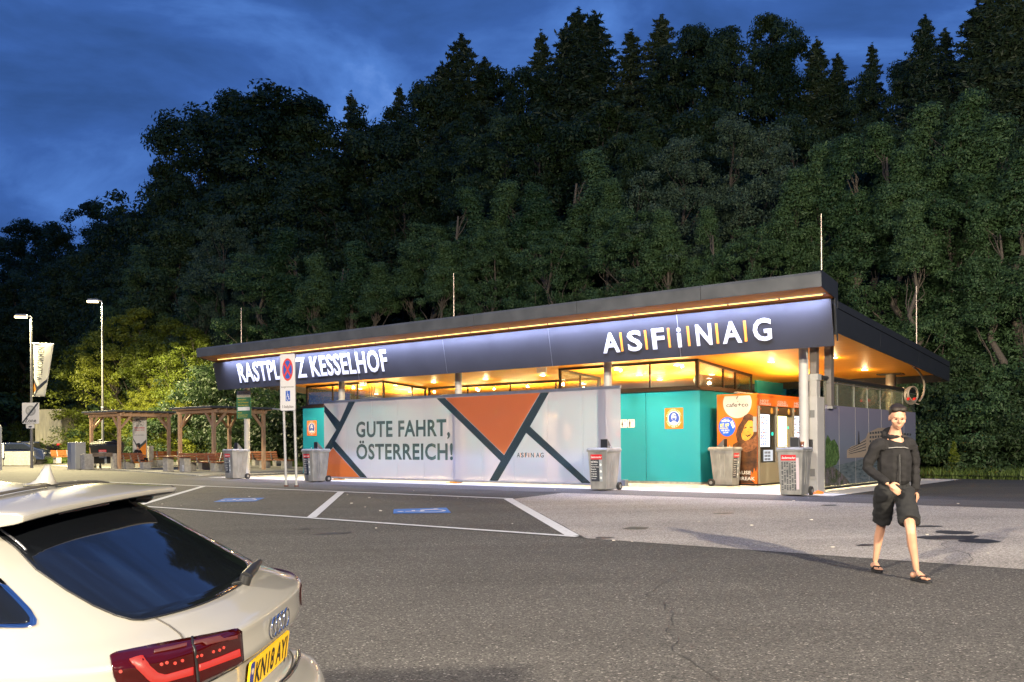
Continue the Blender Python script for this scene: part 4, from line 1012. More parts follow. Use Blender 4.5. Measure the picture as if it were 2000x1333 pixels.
# green info board on the first column
gb = thing('info_sign', 'small green and cream information board mounted on the far left white column', 'sign', W(-17.25,-2.66,0), ANG+R(12))
Yb = gb.location.y
gx = Vector((math.cos(ANG+R(12)), math.sin(ANG+R(12)), 0))
def gl(px, py): P = at(px, py, Yb); q = P - gb.location; return q.x*gx.x+q.y*gx.y if False else (P.x-gb.location.x)/gx.x, q.z
gx0, gz1 = gl(459.5,763); gx1, gz0 = gl(493,818)
MB().prism(rrect(gx0,gz0,gx1,gz1,.04), .02).build('board', mat('board_green',(.05,.16,.075),.45), gb)
MB().prism(rrect(gx0+.02,gz1-.26,gx1-.02,gz1-.015,.03), .002, M=Matrix.Translation((0,-.003,0))).build('cream_header', mat('cream',(.50,.47,.36),.5), gb)
MB().box((gx0+.06,-.0045,gz0+.30),(gx1-.06,-.002,gz0+.43)).build('white_sticker', M_labelw, gb)
q = MB(); gw2 = gx1-gx0; text(q,'ASFiNAG', gx0+.1, gz1-.14, gw2-.2, .10, y=-.0045, bold=.0); text(q, 'Service- und Kontrollplatz', gx0+.12, gz1-.22, gw2-.24, .035, y=-.0045); q.build('header_lettering', mat('brown_txt',(.09,.07,.05),.5), gb)
q = MB()
for k, s in enumerate(('Rastplatz','Benützung der Toilettenanlagen','Videoüberwacht','Für Ihre Sicherheit')): q = MB(); text(q, s, gx0+.08, gz1-.36-.105*k, min(gw2-.2,.022*len(s)+.2), .045, y=-.0025, bold=.01); q.build('yellow_lettering', mat('yel_txt',(.60,.42,.03),.5), gb)
q = MB(); text(q,'Notruf', gx0+.07, gz0+.2, .2, .045, y=-.0025, bold=.01); text(q,'Bei Störungen bitte melden', gx0+.07, gz0+.12, gw2-.22, .035, y=-.0025); text(q,'Danke für Ihren Besuch', gx0+.07, gz0+.05, gw2-.25, .035, y=-.0025)
q.build('yellow_lettering', mat('yel_txt',(.60,.42,.03),.5), gb)
MB().box((gx0+.2,.021,gz0+.15),(gx1-.1,.06,gz0+.2)).box((gx0+.2,.021,gz1-.2),(gx1-.1,.06,gz1-.15)).build('clamp', M_galv, gb)

# street lamps
M_lens = emis('lamp_lens', (1,.72,.32), 9)
def street_lamp(P, h, headdir, label, energy, color, group='street lamps', target=None, cone=172):
    a = math.atan2(headdir[1], headdir[0])
    t = thing('street_lamp', label, 'street lamp', P, a, group)
    MB().cyl((0,0,0),(0,0,h*.35),.085,.075,n=14).cyl((0,0,h*.35),(0,0,h-.1),.062,.045,n=14).build('pole', mat('lamp_pole',(.13,.13,.14),.5,metal=.1), t)
    MB().cyl((0,0,h*.35-.04),(0,0,h*.35+.04),.09,n=14).build('pole_collar', M_galv, t)
    MB().tube([(0,0,h-.14),(.04,0,h-.02),(.25,0,h+.03)], .04, 8).build('arm', M_galv, t)
    hd = MB(); hd.taper((.18,-.13,h-.02),(.86,.13),(.22,-.09,h+.10),(.78,.09)); hd = hd.build('lamp_head', M_galv, t, .02)
    MB().box((.24,-.11,h-.11),(.84,.11,h-.021)).build('lens', M_lens, hd)
    ld = bpy.data.lights.new('lamp_light','SPOT'); ld.energy = energy; ld.color = color; ld.spot_size = R(cone); ld.spot_blend = .18; ld.shadow_soft_size = .45
    lo = bpy.data.objects.new('lamp_light', ld); COL.objects.link(lo); lo.parent = t; lo.location = (.52,0,h-.18)
    if target is not None:
        dv = Vector(target) - (Vector(P) + Vector((.5*math.cos(a), .5*math.sin(a), h)))
        q_ = dv.to_track_quat('-Z','Y').to_euler(); m_ = Matrix.Rotation(-a,4,'Z') @ q_.to_matrix().to_4x4(); lo.rotation_euler = m_.to_euler()
    return t
P2 = at(201,880,56); P2.z = gw(P2.x,P2.y); h2 = at(201,588,56).z - P2.z
P1 = at(62,880,52); P1.z = gw(P1.x,P1.y); h1 = at(62,618,52).z - P1.z
street_lamp(P2, h2, (-1,-.15,0), 'lit street lamp on a tall pole behind the left wooden shelter', 24000, (1,.84,.44))
street_lamp(P1, h1, (-1,-.15,0), 'lit street lamp at the left edge carrying the welcome banner', 20000, (1,.84,.44))
# banner on lamp 1
bn = thing('welcome_banner', 'white vertical banner reading WILLKOMMEN! hanging on the left lamp pole', 'banner', (P1.x, P1.y-.1, 0))
def bl(px, py): P = at(px, py, P1.y-.1); return (P.x - bn.location.x, P.z)
g_ = MB(); nx, nz = 10, 22; vs=[]; fs=[]
tl, tr, br_, bl_ = bl(66,671), bl(105,672), bl(88,775), bl(66,774)
def bpt(s, t, off=0):
    a = Vector(tl).lerp(Vector(tr), s); b = Vector(bl_).lerp(Vector(br_), s); p = a.lerp(b, t)
    return (p.x, .03*math.sin(s*7+t*2.5)*(.3+t) + off, p.y)
for j in range(nz+1):
    for i in range(nx+1): vs.append(bpt(i/nx, j/nz))
for j in range(nz):
    for i in range(nx): fs.append((j*(nx+1)+i, j*(nx+1)+i+1, (j+1)*(nx+1)+i+1, (j+1)*(nx+1)+i))
g_.add(vs, fs, 0, True); cloth = g_.build('cloth', mat('banner_cloth',(.62,.61,.57),.8,transl=.3), bn)
md = cloth.modifiers.new('solid','SOLIDIFY'); md.thickness = .006
q = MB(); q.cyl((tl[0]-.1,0,tl[1]),(tr[0]+.02,0,tr[1]),.02,n=8); q.build('top_arm', M_galv, bn); q = MB(); q.cyl((bl_[0]-.1,0,bl_[1]),(br_[0]-.3,0,br_[1]),.015,n=8); q.build('bottom_arm', M_galv, bn)
tt = MB(); text(tt,'WILLKOMMEN!', 0, 0, 1.0, 1.0, bold=.02)
vs2 = []
for x, y, z in tt.v:
    p = bpt(.40 + (1-z)*.34 - .22 + .06, .70 - x*.66, -.03); vs2.append(p)
tt.v = vs2; tt.build('lettering', M_labelk, bn)
def bp_(name, pts, m, off):
    q = MB(); n=len(pts); vv=[bpt(s,t,off) for s,t in pts]; q.add(vv,[tuple(range(n))]); q.build(name,m,bn)
bp_('orange_corner', [(0,.70),(.28,.86),(.0,.93)][::-1], M_so, -.014)
bp_('dark_band', [(0,.66),(.30,.82),(.95,.66),(.95,.73),(.35,.90),(.1,1.0),(0,1.0),(.22,.88),(0,.75)][::-1], M_labelk, -.016)
# zone end sign on lamp 1
zs = thing('zone_sign', 'white zone end sign with a black diagonal bar on the left lamp pole', 'road sign', (P1.x, P1.y-.14, 0))
def zl(px, py): P = at(px, py, P1.y-.14); return (P.x - zs.location.x, P.z)
zx0, zz1 = zl(43,787); zx1, zz0 = zl(76.5,828); zw = zx1-zx0; zh = zz1-zz0
MB().prism(rrect(zx0,zz0,zx1,zz1,.05), .02).build('board', M_face, zs)
q = MB(); q.prism(ell(zx0+zw*.5, zz0+zh*.62, zw*.30, zw*.30, 28), .001, M=Matrix.Translation((0,-.002,0))); q.build('grey_disc', mat('zone_grey',(.33,.33,.31),.5), zs)
q = MB(); q.prism(ell(zx0+zw*.5, zz0+zh*.62, zw*.22, zw*.22, 28), .001, M=Matrix.Translation((0,-.0035,0))); q.build('pale_disc', mat('zone_pale',(.48,.47,.45),.5), zs)
q = MB(); c_=(zx0+zw*.5, zz0+zh*.62); k=zw*.16
q.prism(bar(c_[0]-k,c_[1]-k,c_[0]+k,c_[1]+k,.02),.001,M=Matrix.Translation((0,-.005,0))); q.prism(bar(c_[0]-k,c_[1]+k,c_[0]+k,c_[1]-k,.02),.001,M=Matrix.Translation((0,-.0065,0))); q.build('grey_cross', mat('zone_grey',(.33,.33,.31),.5), zs)
q = MB(); text(q,'Zone', zx0+zw*.15, zz0+zh*.07, zw*.68, zh*.17, y=-.0035, bold=.02); q.build('lettering', M_labelk, zs)
q = MB(); q.prism(bar(zx0+zw*.02,zz0+zh*.04,zx0+zw*.93,zz0+zh*.98,.045),.002,M=Matrix.Translation((0,-.009,0))); q.build('black_bar', M_labelk, zs)
zx0, zz1 = zl(51,829); zx1, zz0 = zl(67,837)
MB().prism(rrect(zx0,zz0,zx1,zz1,.03), .02).build('extra_plate', M_face, zs)
q = MB(); q.box((zx0+.14,-.003,zz0+.06),(zx1-.14,-.001,zz0+.13)); q.prism(ell(zx0+.18,zz0+.06,.025,.025,8),.001,M=Matrix.Translation((0,-.0045,0))); q.prism(ell(zx1-.18,zz0+.06,.025,.025,8),.001,M=Matrix.Translation((0,-.0045,0))); q.build('truck_pictogram', M_labelk, zs)
P3 = at(-70,880,66); P3.z = gw(P3.x,P3.y); street_lamp(P3, 9.5, (1,.2,0), 'street lamp just outside the left edge lighting the truck', 9000, (1,.84,.50))
# the same lamps stand behind the camera, over the car park
for (x, y, lab, en, col) in ((10.5,-13.0,'street lamp behind the camera over the right of the car park',78000,(1,.86,.63)),(-11.0,-9.0,'street lamp behind the camera over the left of the car park',46000,(1,.88,.69))):
    P = Vector((x, y, gw(x,y))); street_lamp(P, 10.0, (-.2,1,0), lab, en, col, target=(P.x*.35, P.y+16, 0), cone=150)

# ================================================================== PICNIC AREA
def slide(P, dvec, px):
    """distance along dvec (world, horizontal) from P at which the photo column px is reached"""
    lo, hi = 0, 14; s0 = 1 if pxof(P + dvec * .5)[0] > pxof(P)[0] else -1
    for i in range(50):
        m = (lo + hi) / 2; x = pxof(P + dvec * m)[0]
        if (x - px) * s0 < 0: lo = m
        else: hi = m
    return lo
U3 = Vector((UX.x, UX.y, 0)); V3 = Vector((VX.x, VX.y, 0))
def shelter(px, py, pxleft, pxright, ytop, label):
    P = atg(px, py); du = slide(P, -U3, pxleft); dv = slide(P, V3, pxright)
    t = thing('picnic_shelter', label, 'shelter', P, ANG, 'wooden shelters of the picnic area')
    d = ray(px, ytop); zt = CH + d.z * (P.y / F) - P.z
    H = zt - .10; a = .075
    for x, y in ((0,0),(-du,0),(0,dv),(-du,dv)):
        MB().box((x-a,y-a,.0),(x+a,y+a,H-.16)).build('post', M_wood, t, .006)
    for y in (0, dv): MB().box((-du-.22,y-.06,H-.158),(.22,y+.06,H)).build('beam', M_wood, t, .005)
    for x in (0, -du): MB().box((x-.06,.062,H-.158),(x+.06,dv-.062,H-.002)).build('beam', M_wood, t, .005)
    q = MB(); k = .62
    def brace(x, y, dx, dy):
        a0 = Vector((x+dx*.08,y+dy*.08,H-.16-k)); a1 = Vector((x+dx*k,y+dy*k,H-.165)); w_ = .045
        n = Vector((-dy,dx,0))*w_; up = Vector((0,0,1))
        dd = (a1-a0).normalized(); s_ = dd.cross(n.normalized()).normalized()*.05
        vs = [a0-n-s_,a0+n-s_,a0+n+s_,a0-n+s_,a1-n-s_,a1+n-s_,a1+n+s_,a1-n+s_]
        m = MB(); m.add(vs,[(0,3,2,1),(4,5,6,7),(0,1,5,4),(1,2,6,5),(2,3,7,6),(3,0,4,7)]); m.build('brace', M_wood, t)
    for x, sx in ((0,-1),(-du,1)):
        for y, sy in ((0,1),(dv,-1)): brace(x,y,sx,0); brace(x,y,0,sy)
    q = MB(); n = 9
    for i in range(n):
        y = -.25 + (dv+.5)*i/(n-1); q.box((-du-.2,y-.04,H+.001),(.2,y+.04,H+.06))
    q.build('rafter', M_wood, t)
    rf = MB(); rf.box((-du-.32,-.38,H+.062),(.32,dv+.38,H+.15)); rf.build('roof', M_fascia, t, .01)
    q = MB(); q.cyl((.28,dv+.30,H+.09),(.75,dv+.55,H+.05),.035,n=8); q.build('gutter_spout', M_galv, t)
    return P, du, dv
s1 = shelter(233, 917, 179, 330, 803.5, 'wooden picnic shelter with a flat dark roof, the left one behind the black container')
s2 = shelter(418, 921, 352, 515, 795.5, 'wooden picnic shelter with a flat dark roof, the right one behind the green board')

def slab_bench(P, rz, ln, label, back=True, group='slatted picnic benches'):
    t = thing('bench', label, 'bench', P, rz, group)
    for x in (-ln*.36, ln*.36):
        MB().box((x-.17,-.20,.0),(x+.17,.24,.38)).build('concrete_block', M_concd, t, .012)
    q = MB()
    for k in range(4): q.box((-ln/2,-.22+k*.125,.40),(ln/2,-.12+k*.125,.44))
    q.build('seat', M_bench, t, .004)
    if back:
        q = MB()
        for k in range(3):
            y = .28 + k*.035; z = .50 + k*.12; q.box((-ln/2,y,z),(ln/2,y+.03,z+.105))
        q.build('backrest', M_bench, t, .004)
        for x in (-ln*.30, ln*.02, ln*.33):
            q = MB(); q.add([(x-.03,.20,.385),(x+.03,.20,.385),(x+.03,.315,.385),(x-.03,.315,.385),(x-.03,.355,.86),(x+.03,.355,.86),(x+.03,.385,.86),(x-.03,.385,.86)],[(0,3,2,1),(4,5,6,7),(0,1,5,4),(1,2,6,5),(2,3,7,6),(3,0,4,7)])
            q.build('bracket', M_alu, t)
def table(P, rz, ln, label):
    t = thing('picnic_table', label, 'table', P, rz, 'slatted picnic tables')
    for x in (-ln*.28, ln*.28):
        MB().box((x-.20,-.16,.0),(x+.20,.16,.66)).build('concrete_block', M_concd, t, .012)
    q = MB()
    for k in range(5): q.box((-ln/2,-.37+k*.15,.68),(ln/2,-.235+k*.15,.725))
    q.build('tabletop', M_bench, t, .004)
    q = MB(); q.box((ln*.28+.02,-.1625,.05),(ln*.28+.16,-.1605,.32)); pl_ = q.build('white_plate', M_labelw, t)
    s_ = MB(); wheelchair(s_,1); q = MB(); q.add([(ln*.28+.03+x*.12,-.166+y*.5,.08+z*.2) for x,y,z in s_.v], s_.f); q.build('wheelchair_symbol', M_labelk, pl_)
PI = math.pi
slab_bench(atg(398,920.5), ANG+PI, 3.0, 'long slatted bench seen from behind under the right shelter, left of the far left bin')
slab_bench(atg(338,921.5)+V3*2.2, ANG, 2.6, 'slatted bench at the far side of the table under the right shelter')
table(atg(345,922), ANG, 2.5, 'picnic table with slatted brown top and a wheelchair plate beside the long bench')
slab_bench(atg(246,917)+V3*.4+U3*.4, ANG+PI, 2.3, 'slatted bench behind the drinking water sign on which a person in black sits')
slab_bench(atg(300,912)+V3*1.0, ANG+PI/2, 2.0, 'slatted bench right of the drinking water sign seen end on')
slab_bench(atg(445,914)+V3*2.5, ANG+PI, 2.6, 'slatted bench behind the far left bin, partly hidden by the white column')
slab_bench(atg(538,915), ANG, 2.5, 'backless slatted bench between the white column and the no-stopping sign', back=False)
slab_bench(atg(612,914)+V3*1.5, ANG, 2.6, 'backless slatted bench farthest right, just left of the teal wall', back=False)
slab_bench(atg(134,905), ANG+PI/2, 2.0, 'dark slatted bench left of the grey metal cabinet')
# drinking water sign and post
ws = thing('water_sign', 'tall white and orange upright sign with a tap pictogram reading TRINKWASSER', 'sign', atg(272,914), R(-12))
def wl_(px, py):
    P = at(px, py, ws.location.y); return (P.x-ws.location.x)/math.cos(R(12)), P.z-ws.location.z
wx0, wz1 = wl_(258.5,808.5); wx1, wz0 = wl_(288,905)
MB().box((wx0,-.04,wz0),(wx1,.04,wz1)).build('board', M_face, ws, .01)
for x in (wx0+.04, wx1-.1): MB().box((x,-.03,0),(x+.06,.03,wz0+.01)).build('leg', M_alu, ws)
ww, wh_ = wx1-wx0, wz1-wz0
def wp(name, pts, m, y): q = MB(); q.prism([(wx0+a*ww, wz0+b*wh_) for a,b in pts], .001, M=Matrix.Translation((0,y,0))); q.build(name, m, ws)
wp('orange_field', [(0,0),(1,0),(1,.42),(0,.19)], M_so, -.0415)
wp('dark_band', [(0,.15),(1,.42),(1,.48),(.42,.335),(.05,.50),(0,.50),(.34,.30),(0,.21)], mat('band_dark',(.05,.075,.08),.5), -.0425)
wp('pictogram_frame', [(.27,.75),(.78,.75),(.78,.89),(.27,.89)], M_labelk, -.0415)
wp('pictogram_ground', [(.29,.755),(.76,.755),(.76,.885),(.29,.885)], M_face, -.0425)
q = MB()
for pts in ([(.30,.845),(.34,.845),(.34,.87),(.30,.87)], [(.34,.852),(.66,.852),(.66,.825),(.60,.825),(.60,.840),(.34,.840)][::-1], [(.45,.852),(.50,.852),(.50,.875),(.45,.875)],[(.38,.872),(.57,.872),(.57,.880),(.38,.880)],[(.58,.765),(.68,.765),(.68,.78),(.63,.80),(.58,.78)]):
    q.prism([(wx0+a*ww, wz0+b*wh_) for a,b in pts], .001, M=Matrix.Translation((0,-.044,0)))
q.build('tap_pictogram', M_labelk, ws)
q = MB(); text(q,'ASFiNAG', wx0+.16*ww, wz0+.925*wh_, ww*.72, .07, y=-.0425); text(q,'service.oesterreich.at', wx0+.12*ww, wz0+.56*wh_, ww*.74, .05, y=-.0425); q.build('dark_lettering', M_labelk, ws)
q = MB(); text(q,'TRINKWASSER', wx0+.12*ww, wz0+.70*wh_, ww*.78, .075, y=-.0425, bold=.02); text(q,'DRINKING WATER', wx0+.14*ww, wz0+.655*wh_, ww*.74, .06, y=-.0425); q.build('red_lettering', M_red, ws)
wt = thing('water_dispenser', 'slim grey drinking water post with a small tap beside the drinking water sign', 'tap', atg(293,912), ANG)
MB().box((-.16,-.14,0),(.16,.14,1.15)).build('post', M_concd, wt, .015)
q = MB(); q.tube([(.0,-.14,1.02),(.0,-.24,1.03),(.0,-.27,.98)], .025, 8); q.build('tap', M_alu, wt)
# cabinet, container enclosure
ca = thing('metal_cabinet', 'light grey metal cabinet standing left of the black waste container', 'cabinet', atg(152,917), ANG)
MB().box((-.55,-.28,0),(.30,.28,1.42)).build('body', mat('cabinet_grey',(.42,.43,.43),.4,metal=.2), ca, .01)
q = MB(); q.box((-.50,-.285,.08),(-.14,-.281,1.36)); q.build('door', M_alu, ca)
def cblock(px0, px1, pyb, pyt, label, dp=.5):
    P = atg((px0+px1)/2, pyb); w_ = (px1-px0)/F*P.y*.62; t = thing('concrete_post', label, 'concrete post', P, ANG, 'concrete posts of the container stand')
    zt = CH + ray(px0, pyt).z*(P.y/F) - P.z
    MB().box((-w_/2-.1,-dp/2,0),(w_/2,dp/2,zt)).build('block', M_concd, t, .015)
    return P
ea = cblock(162,181,917.5,887,'pale concrete post left of the black waste container')
eb = cblock(222,236,916.5,886,'pale concrete post right of the black waste container')
rl = thing('timber_rail', 'weathered timber rail between the two concrete posts before the black container', 'rail', (ea+eb)/2 + Vector((0,-.05,0)))
d = eb - ea; q = MB(); h = d.length/2 - .2; dd = d.normalized(); nn = Vector((-dd.y,dd.x,0))*.05
a = -dd*h; b = dd*h; q.add([tuple(a-nn+Vector((0,0,.66))),tuple(b-nn+Vector((0,0,.66))),tuple(b+nn+Vector((0,0,.66))),tuple(a+nn+Vector((0,0,.66))),tuple(a-nn+Vector((0,0,.86))),tuple(b-nn+Vector((0,0,.86))),tuple(b+nn+Vector((0,0,.86))),tuple(a+nn+Vector((0,0,.86)))],[(0,3,2,1),(4,5,6,7),(0,1,5,4),(1,2,6,5),(2,3,7,6),(3,0,4,7)])
q.build('rail', mat('old_timber',(.16,.12,.09),.8,var=.3,vscale=6), rl)
def container(P, rz, label, flat=False):
    t = thing('waste_container', label, 'waste container', P, rz, 'black waste containers')
    q = MB(); q.taper((-.60,-.42,.28),(.60,.42),(-.72,-.52,1.22),(.72,.52)); q.build('body', M_black, t, .03)
    q = MB(); q.box((-.75,-.56,1.16),(.75,.56,1.25)); q.build('rim', M_black, t, .015)
    lid = MB(); n = 10; vs=[]; fs=[]
    for j in range(n+1):
        a = PI*j/n; vs += [(-.72,-.52*math.cos(a),1.25+.22*math.sin(a)),(.72,-.52*math.cos(a),1.25+.22*math.sin(a))]
    for j in range(n): fs.append((2*j,2*j+1,2*j+3,2*j+2))
    fs.append(tuple(range(0,2*n+2,2))); fs.append(tuple(range(1,2*n+2,2)))
    lid.add(vs,fs); lid.build('lid', M_black, t)
    for sx in (-.38,.38):
        MB().cyl((sx-.1,.0,1.44),(sx+.1,.0,1.44),.12,n=16).build('lid_hinge', M_black, t)
    for sx in (-.5,.5):
        for sy in (-.32,.32):
            w_ = MB(); w_.cyl((sx-.03,sy,.10),(sx+.03,sy,.10),.10,n=16); o = w_.build('wheel', M_rub, t); MB().box((sx-.045,sy-.03,.10),(sx+.045,sy+.03,.29)).build('fork', M_galv, o)
    TM = Matrix.Translation((0,-.425,.28)) @ Matrix.Rotation(math.atan(.1/.94),4,'X')
    q = MB(); q.box((-.25,-.004,.62),(.15,0,.74)); q.build('red_label', M_red, t, M=TM)
    q = MB(); q.box((-.25,-.004,.30),(.02,0,.61)); q.box((.03,-.004,.0),(.15,0,.61)); q.build('grey_label', M_labelg, t, M=TM)
    q = MB(); text(q,'Saubermacher',-.22,.655,.34,.05,y=-.006,bold=.02,slant=.2); text(q,'RESTMÜLL',-.23,.54,.22,.045,y=-.006,bold=.02); q.build('lettering', M_labelw, t, M=TM)
container(atg(199,916)+V3*.3, R(2), 'black wheeled waste container with a red label under the left shelter edge')
# left enclosure with second container
P = atg(36,909.5); en = thing('concrete_enclosure', 'low pale concrete enclosure wall at the left edge around a black container', 'wall', P, R(0))
sx_ = P.y/F
MB().box((-27*sx_,-.12,0),(26*sx_,.12,27*sx_)).build('wall', M_concd, en, .02)
MB().box((-27*sx_,.12,0),(-25*sx_,2.0,27*sx_)).build('side_wall', M_concd, en, .01); MB().box((24*sx_,.12,0),(26*sx_,2.0,27*sx_)).build('side_wall', M_concd, en, .01)
container(P+Vector((-.1,1.0,0)), R(4), 'black waste container inside the concrete enclosure at the left edge')
nt_ = thing('white_notice', 'small white board at the left end of the concrete enclosure', 'board', P+Vector((-29*sx_,-.2,0)))
MB().box((-.1,-.02,.5),(.12,.02,1.35)).build('board', M_labelw, nt_); MB().box((-.02,.021,0),(.03,.06,1.3)).build('post', M_galv, nt_)
# tube barrier at frame edge
P = atg(2,919); tb = thing('tube_barrier', 'bent steel tube barrier at the left edge of the picture', 'barrier', P)
zt = CH + ray(0,829).z*(P.y/F) - P.z
MB().tube([(.0,0,0),(.0,0,zt-.2),(-.06,0,zt-.06),(-.2,0,zt),(-1.3,0,zt),(-1.42,0,zt-.06),(-1.5,0,zt-.2),(-1.5,0,0)], .05, 8).build('tube', M_galv, tb); MB().cyl((0,0,zt*.58),(-1.5,0,zt*.58),.03,n=8).build('cross_tube', M_galv, tb)

# ------------------------------------------------------------------ truck with tarpaulin body
P = at(95,886,80); P.z = gw(P.x,P.y); tk = thing('covered_truck', 'parked truck with a grey-green tarpaulin box seen from behind beside the left lamp', 'truck', P, 0)
dirx = Vector((.98,.20,0)).normalized(); tk.rotation_euler = (0,0,math.atan2(dirx.y,dirx.x)-R(20))
kx = 80/F; zt = CH + ray(95,800).z*kx - P.z; zb_ = CH + ray(95,866).z*kx - P.z
tarp = mat('tarpaulin', (.38,.355,.26), .75, var=.12, vscale=2, bump=.6, bscale=3, scale3=(3,3,.6), bdist=.05)
q = MB(); nx = 40; wv = 2.5; vs=[]; fs=[]
for j in range(12):
    for i in range(nx+1):
        x = -1.25+wv*i/nx; z = zb_ + (zt-zb_)*j/11; vs.append((x, -.02-.035*abs(math.sin(i*.55+.2*j))*(1-j/14), z))
for j in range(11):
    for i in range(nx): fs.append((j*(nx+1)+i, j*(nx+1)+i+1, (j+1)*(nx+1)+i+1,(j+1)*(nx+1)+i))
q.add(vs,fs,0,True); q.build('rear_tarpaulin', tarp, tk)
MB().box((-1.25,.0,zb_),(1.25,7.2,zt)).build('box_tarpaulin', tarp, tk, .03)
MB().box((-1.28,-.03,zb_-.10),(1.28,7.2,zb_-.002)).build('bed_frame', mat('truck_cream',(.42,.38,.27),.5), tk, .01)
MB().box((-1.0,.1,.75),(1.0,7.1,zb_-.102)).build('chassis', M_black, tk)
MB().box((-1.2,-.02,.55),(1.2,.10,.85)).build('underrun_bar', M_black, tk, .01)
for sx in (-1.0,1.0):
    lt_ = MB(); lt_.box((sx-.22,-.05,.86),(sx+.18,.04,1.0)); lt_.build('tail_lamp', emis('tail_red',(1,.03,.02),1.6), tk)
    for y in (1.2,2.4,6.6):
        w_ = MB(); w_.cyl((sx-.18,y,.45),(sx+.18,y,.45),.45,n=20); o = w_.build('wheel', M_rub, tk); MB().cyl((sx*1.19-.01,y,.45),(sx*1.19+.01,y,.45),.2,n=12).build('hub', M_galv, o)
    MB().box((sx-.2,.5,.30),(sx+.2,.53,.80)).build('mud_flap', M_rub, tk)
pl_ = MB(); pl_.box((-.45,-.055,.86),(.10,-.03,.98)); pl_.build('number_plate', mat('plate_y',(.55,.52,.35),.5), tk)
q = MB(); text(q,'GU 482 KN',-.40,.885,.45,.07,y=-.058,bold=.02); q.build('plate_lettering', M_labelk, tk)
MB().box((-1.24,7.25,.5),(1.24,9.2,3.0)).build('cab', mat('cab_white',(.5,.5,.5),.4), tk, .1)

# ------------------------------------------------------------------ dark parked cars far left
def simple_car(P, rz, label, paint):
    t = thing('parked_car', label, 'car', P, rz, 'dark cars parked at the left edge')
    prof = [(-2.2,.35),(-2.25,.75),(-2.1,.95),(-1.4,1.02),(-.75,1.40),(.1,1.47),(1.0,1.42),(1.75,1.08),(2.15,.98),(2.25,.6),(2.2,.35)]
    n = len(prof); vs=[]; ws_=[]
    secs = [(-.86,.985),(-.80,1.0),(0,1.01),(.80,1.0),(.86,.985)]
    q = MB()
    for y, s in secs:
        for x, z in prof:
            yy = y * (1 if z < 1.0 else 1 - (z-1.0)*.42); q.v.append((x*s, yy, z*s if z > .5 else z))
    for k in range(len(secs)-1):
        for i in range(n): q.f.append((k*n+i, k*n+(i+1)%n, (k+1)*n+(i+1)%n, (k+1)*n+i)); q.m.append(0); q.sm.append(False)
    q.f.append(tuple(range(n))); q.m.append(0); q.sm.append(False); q.f.append(tuple(range(4*n,5*n))); q.m.append(0); q.sm.append(False)
    q.build('body', paint, t, .04)
    q = MB()
    for sy in (-1,1): q.add([(-1.25,sy*.862,1.03),(1.55,sy*.862,1.05),(.95,sy*.745,1.37),(-.7,sy*.745,1.36)],[(0,1,2,3)])
    q.add([(1.74,-.70,1.11),(1.74,.70,1.11),(1.05,.64,1.42),(1.05,-.64,1.42)],[(0,1,2,3)]); q.add([(-1.42,-.70,1.05),(-1.42,.70,1.05),(-.80,.64,1.40),(-.80,-.64,1.40)],[(0,1,2,3)])
    q.build('window', mat('car_glass_dark',(.01,.012,.015),.05,coat=.5), t)
    for x in (-1.4,1.4):
        for sy in (-1,1):
            w_ = MB(); w_.cyl((x,sy*.68,.33),(x,sy*.90,.33),.33,n=22); o = w_.build('wheel', M_rub, t); MB().cyl((x,sy*.901,.33),(x,sy*.91,.33),.2,n=12).build('rim', M_alu, o)
    for sy in (-.68,.68): MB().box((-2.27,sy-.15,.75),(-2.18,sy+.15,.88)).build('tail_lamp', M_red, t); MB().box((2.16,sy-.15,.72),(2.26,sy+.15,.84)).build('headlight', M_alu, t)
P = at(22,880,60); P.z = gw(P.x,P.y); simple_car(P, R(12), 'dark blue car behind the concrete enclosure at the left edge', mat('car_blue',(.01,.015,.04),.25,coat=1))
P = at(58,884,64); P.z = gw(P.x,P.y); simple_car(P, R(-68), 'black car just left of the covered truck', mat('car_black',(.008,.008,.009),.25,coat=1))

# ================================================================== WHITE ESTATE CAR, REAR THREE-QUARTER VIEW
CP0 = Vector((-.84322401, 3.54422715, -.480)); CYAW = 3.17131155 - R(3.0)
CP = CP0 + Matrix.Rotation(3.17131155,3,'Z') @ Vector((.06,0,0)) - Matrix.Rotation(CYAW,3,'Z') @ Vector((.06,0,0))
car = thing('estate_car', 'cream white estate car in the left foreground with yellow number plate', 'car', CP, CYAW)
CARM = Matrix.Translation(CP) @ Matrix.Rotation(CYAW, 4, 'Z') @ Matrix.Translation((0,0,.95)) @ Matrix.Rotation(-.028,4,'X') @ Matrix.Translation((0,0,-.95))
car.matrix_world = CARM
M_paint = mat('cream_white_paint', (.285,.272,.243), .28, spec=.5, coat=1.0)
M_cglass = mat('rear_glass', (.005,.006,.008), .04, spec=.5, coat=.45)
M_gap = mat('panel_gap', (.05,.045,.04), .7)
M_chrome = mat('chrome', (.75,.76,.80), .08, metal=1)
def interp(tab, z):
    if z <= tab[0][0]: return tab[0][1]
    for (a, p), (b, q_) in zip(tab[:-1], tab[1:]):
        if z <= b: t = (z-a)/(b-a); return p + (q_-p)*t
    return tab[-1][1]
XR = [(.15,.16),(.30,.0),(.45,-.05),(.58,-.045),(.62,-.01),(.645,.085),(.66,.11),(.70,.115),(.84,.105),(.862,.10),(.875,.062),(.95,.066),(.985,.060),(.997,.060),(1.003,.092),(1.012,.120),(1.03,.165),(1.05,.225),(1.10,.315),(1.20,.49),(1.30,.66),(1.37,.80),(1.40,.90)]
WR = [(.15,.80),(.3,.89),(.5,.925),(.60,.932),(.66,.932),(.80,.936),(.92,.934),(.985,.925),(1.02,.905),(1.05,.884),(1.08,.862),(1.14,.825),(1.22,.78),(1.30,.735),(1.37,.67),(1.40,.62)]
DR = [(.15,.55),(.9,.55),(1.05,.50),(1.2,.40),(1.4,.34)]
XF = 4.90
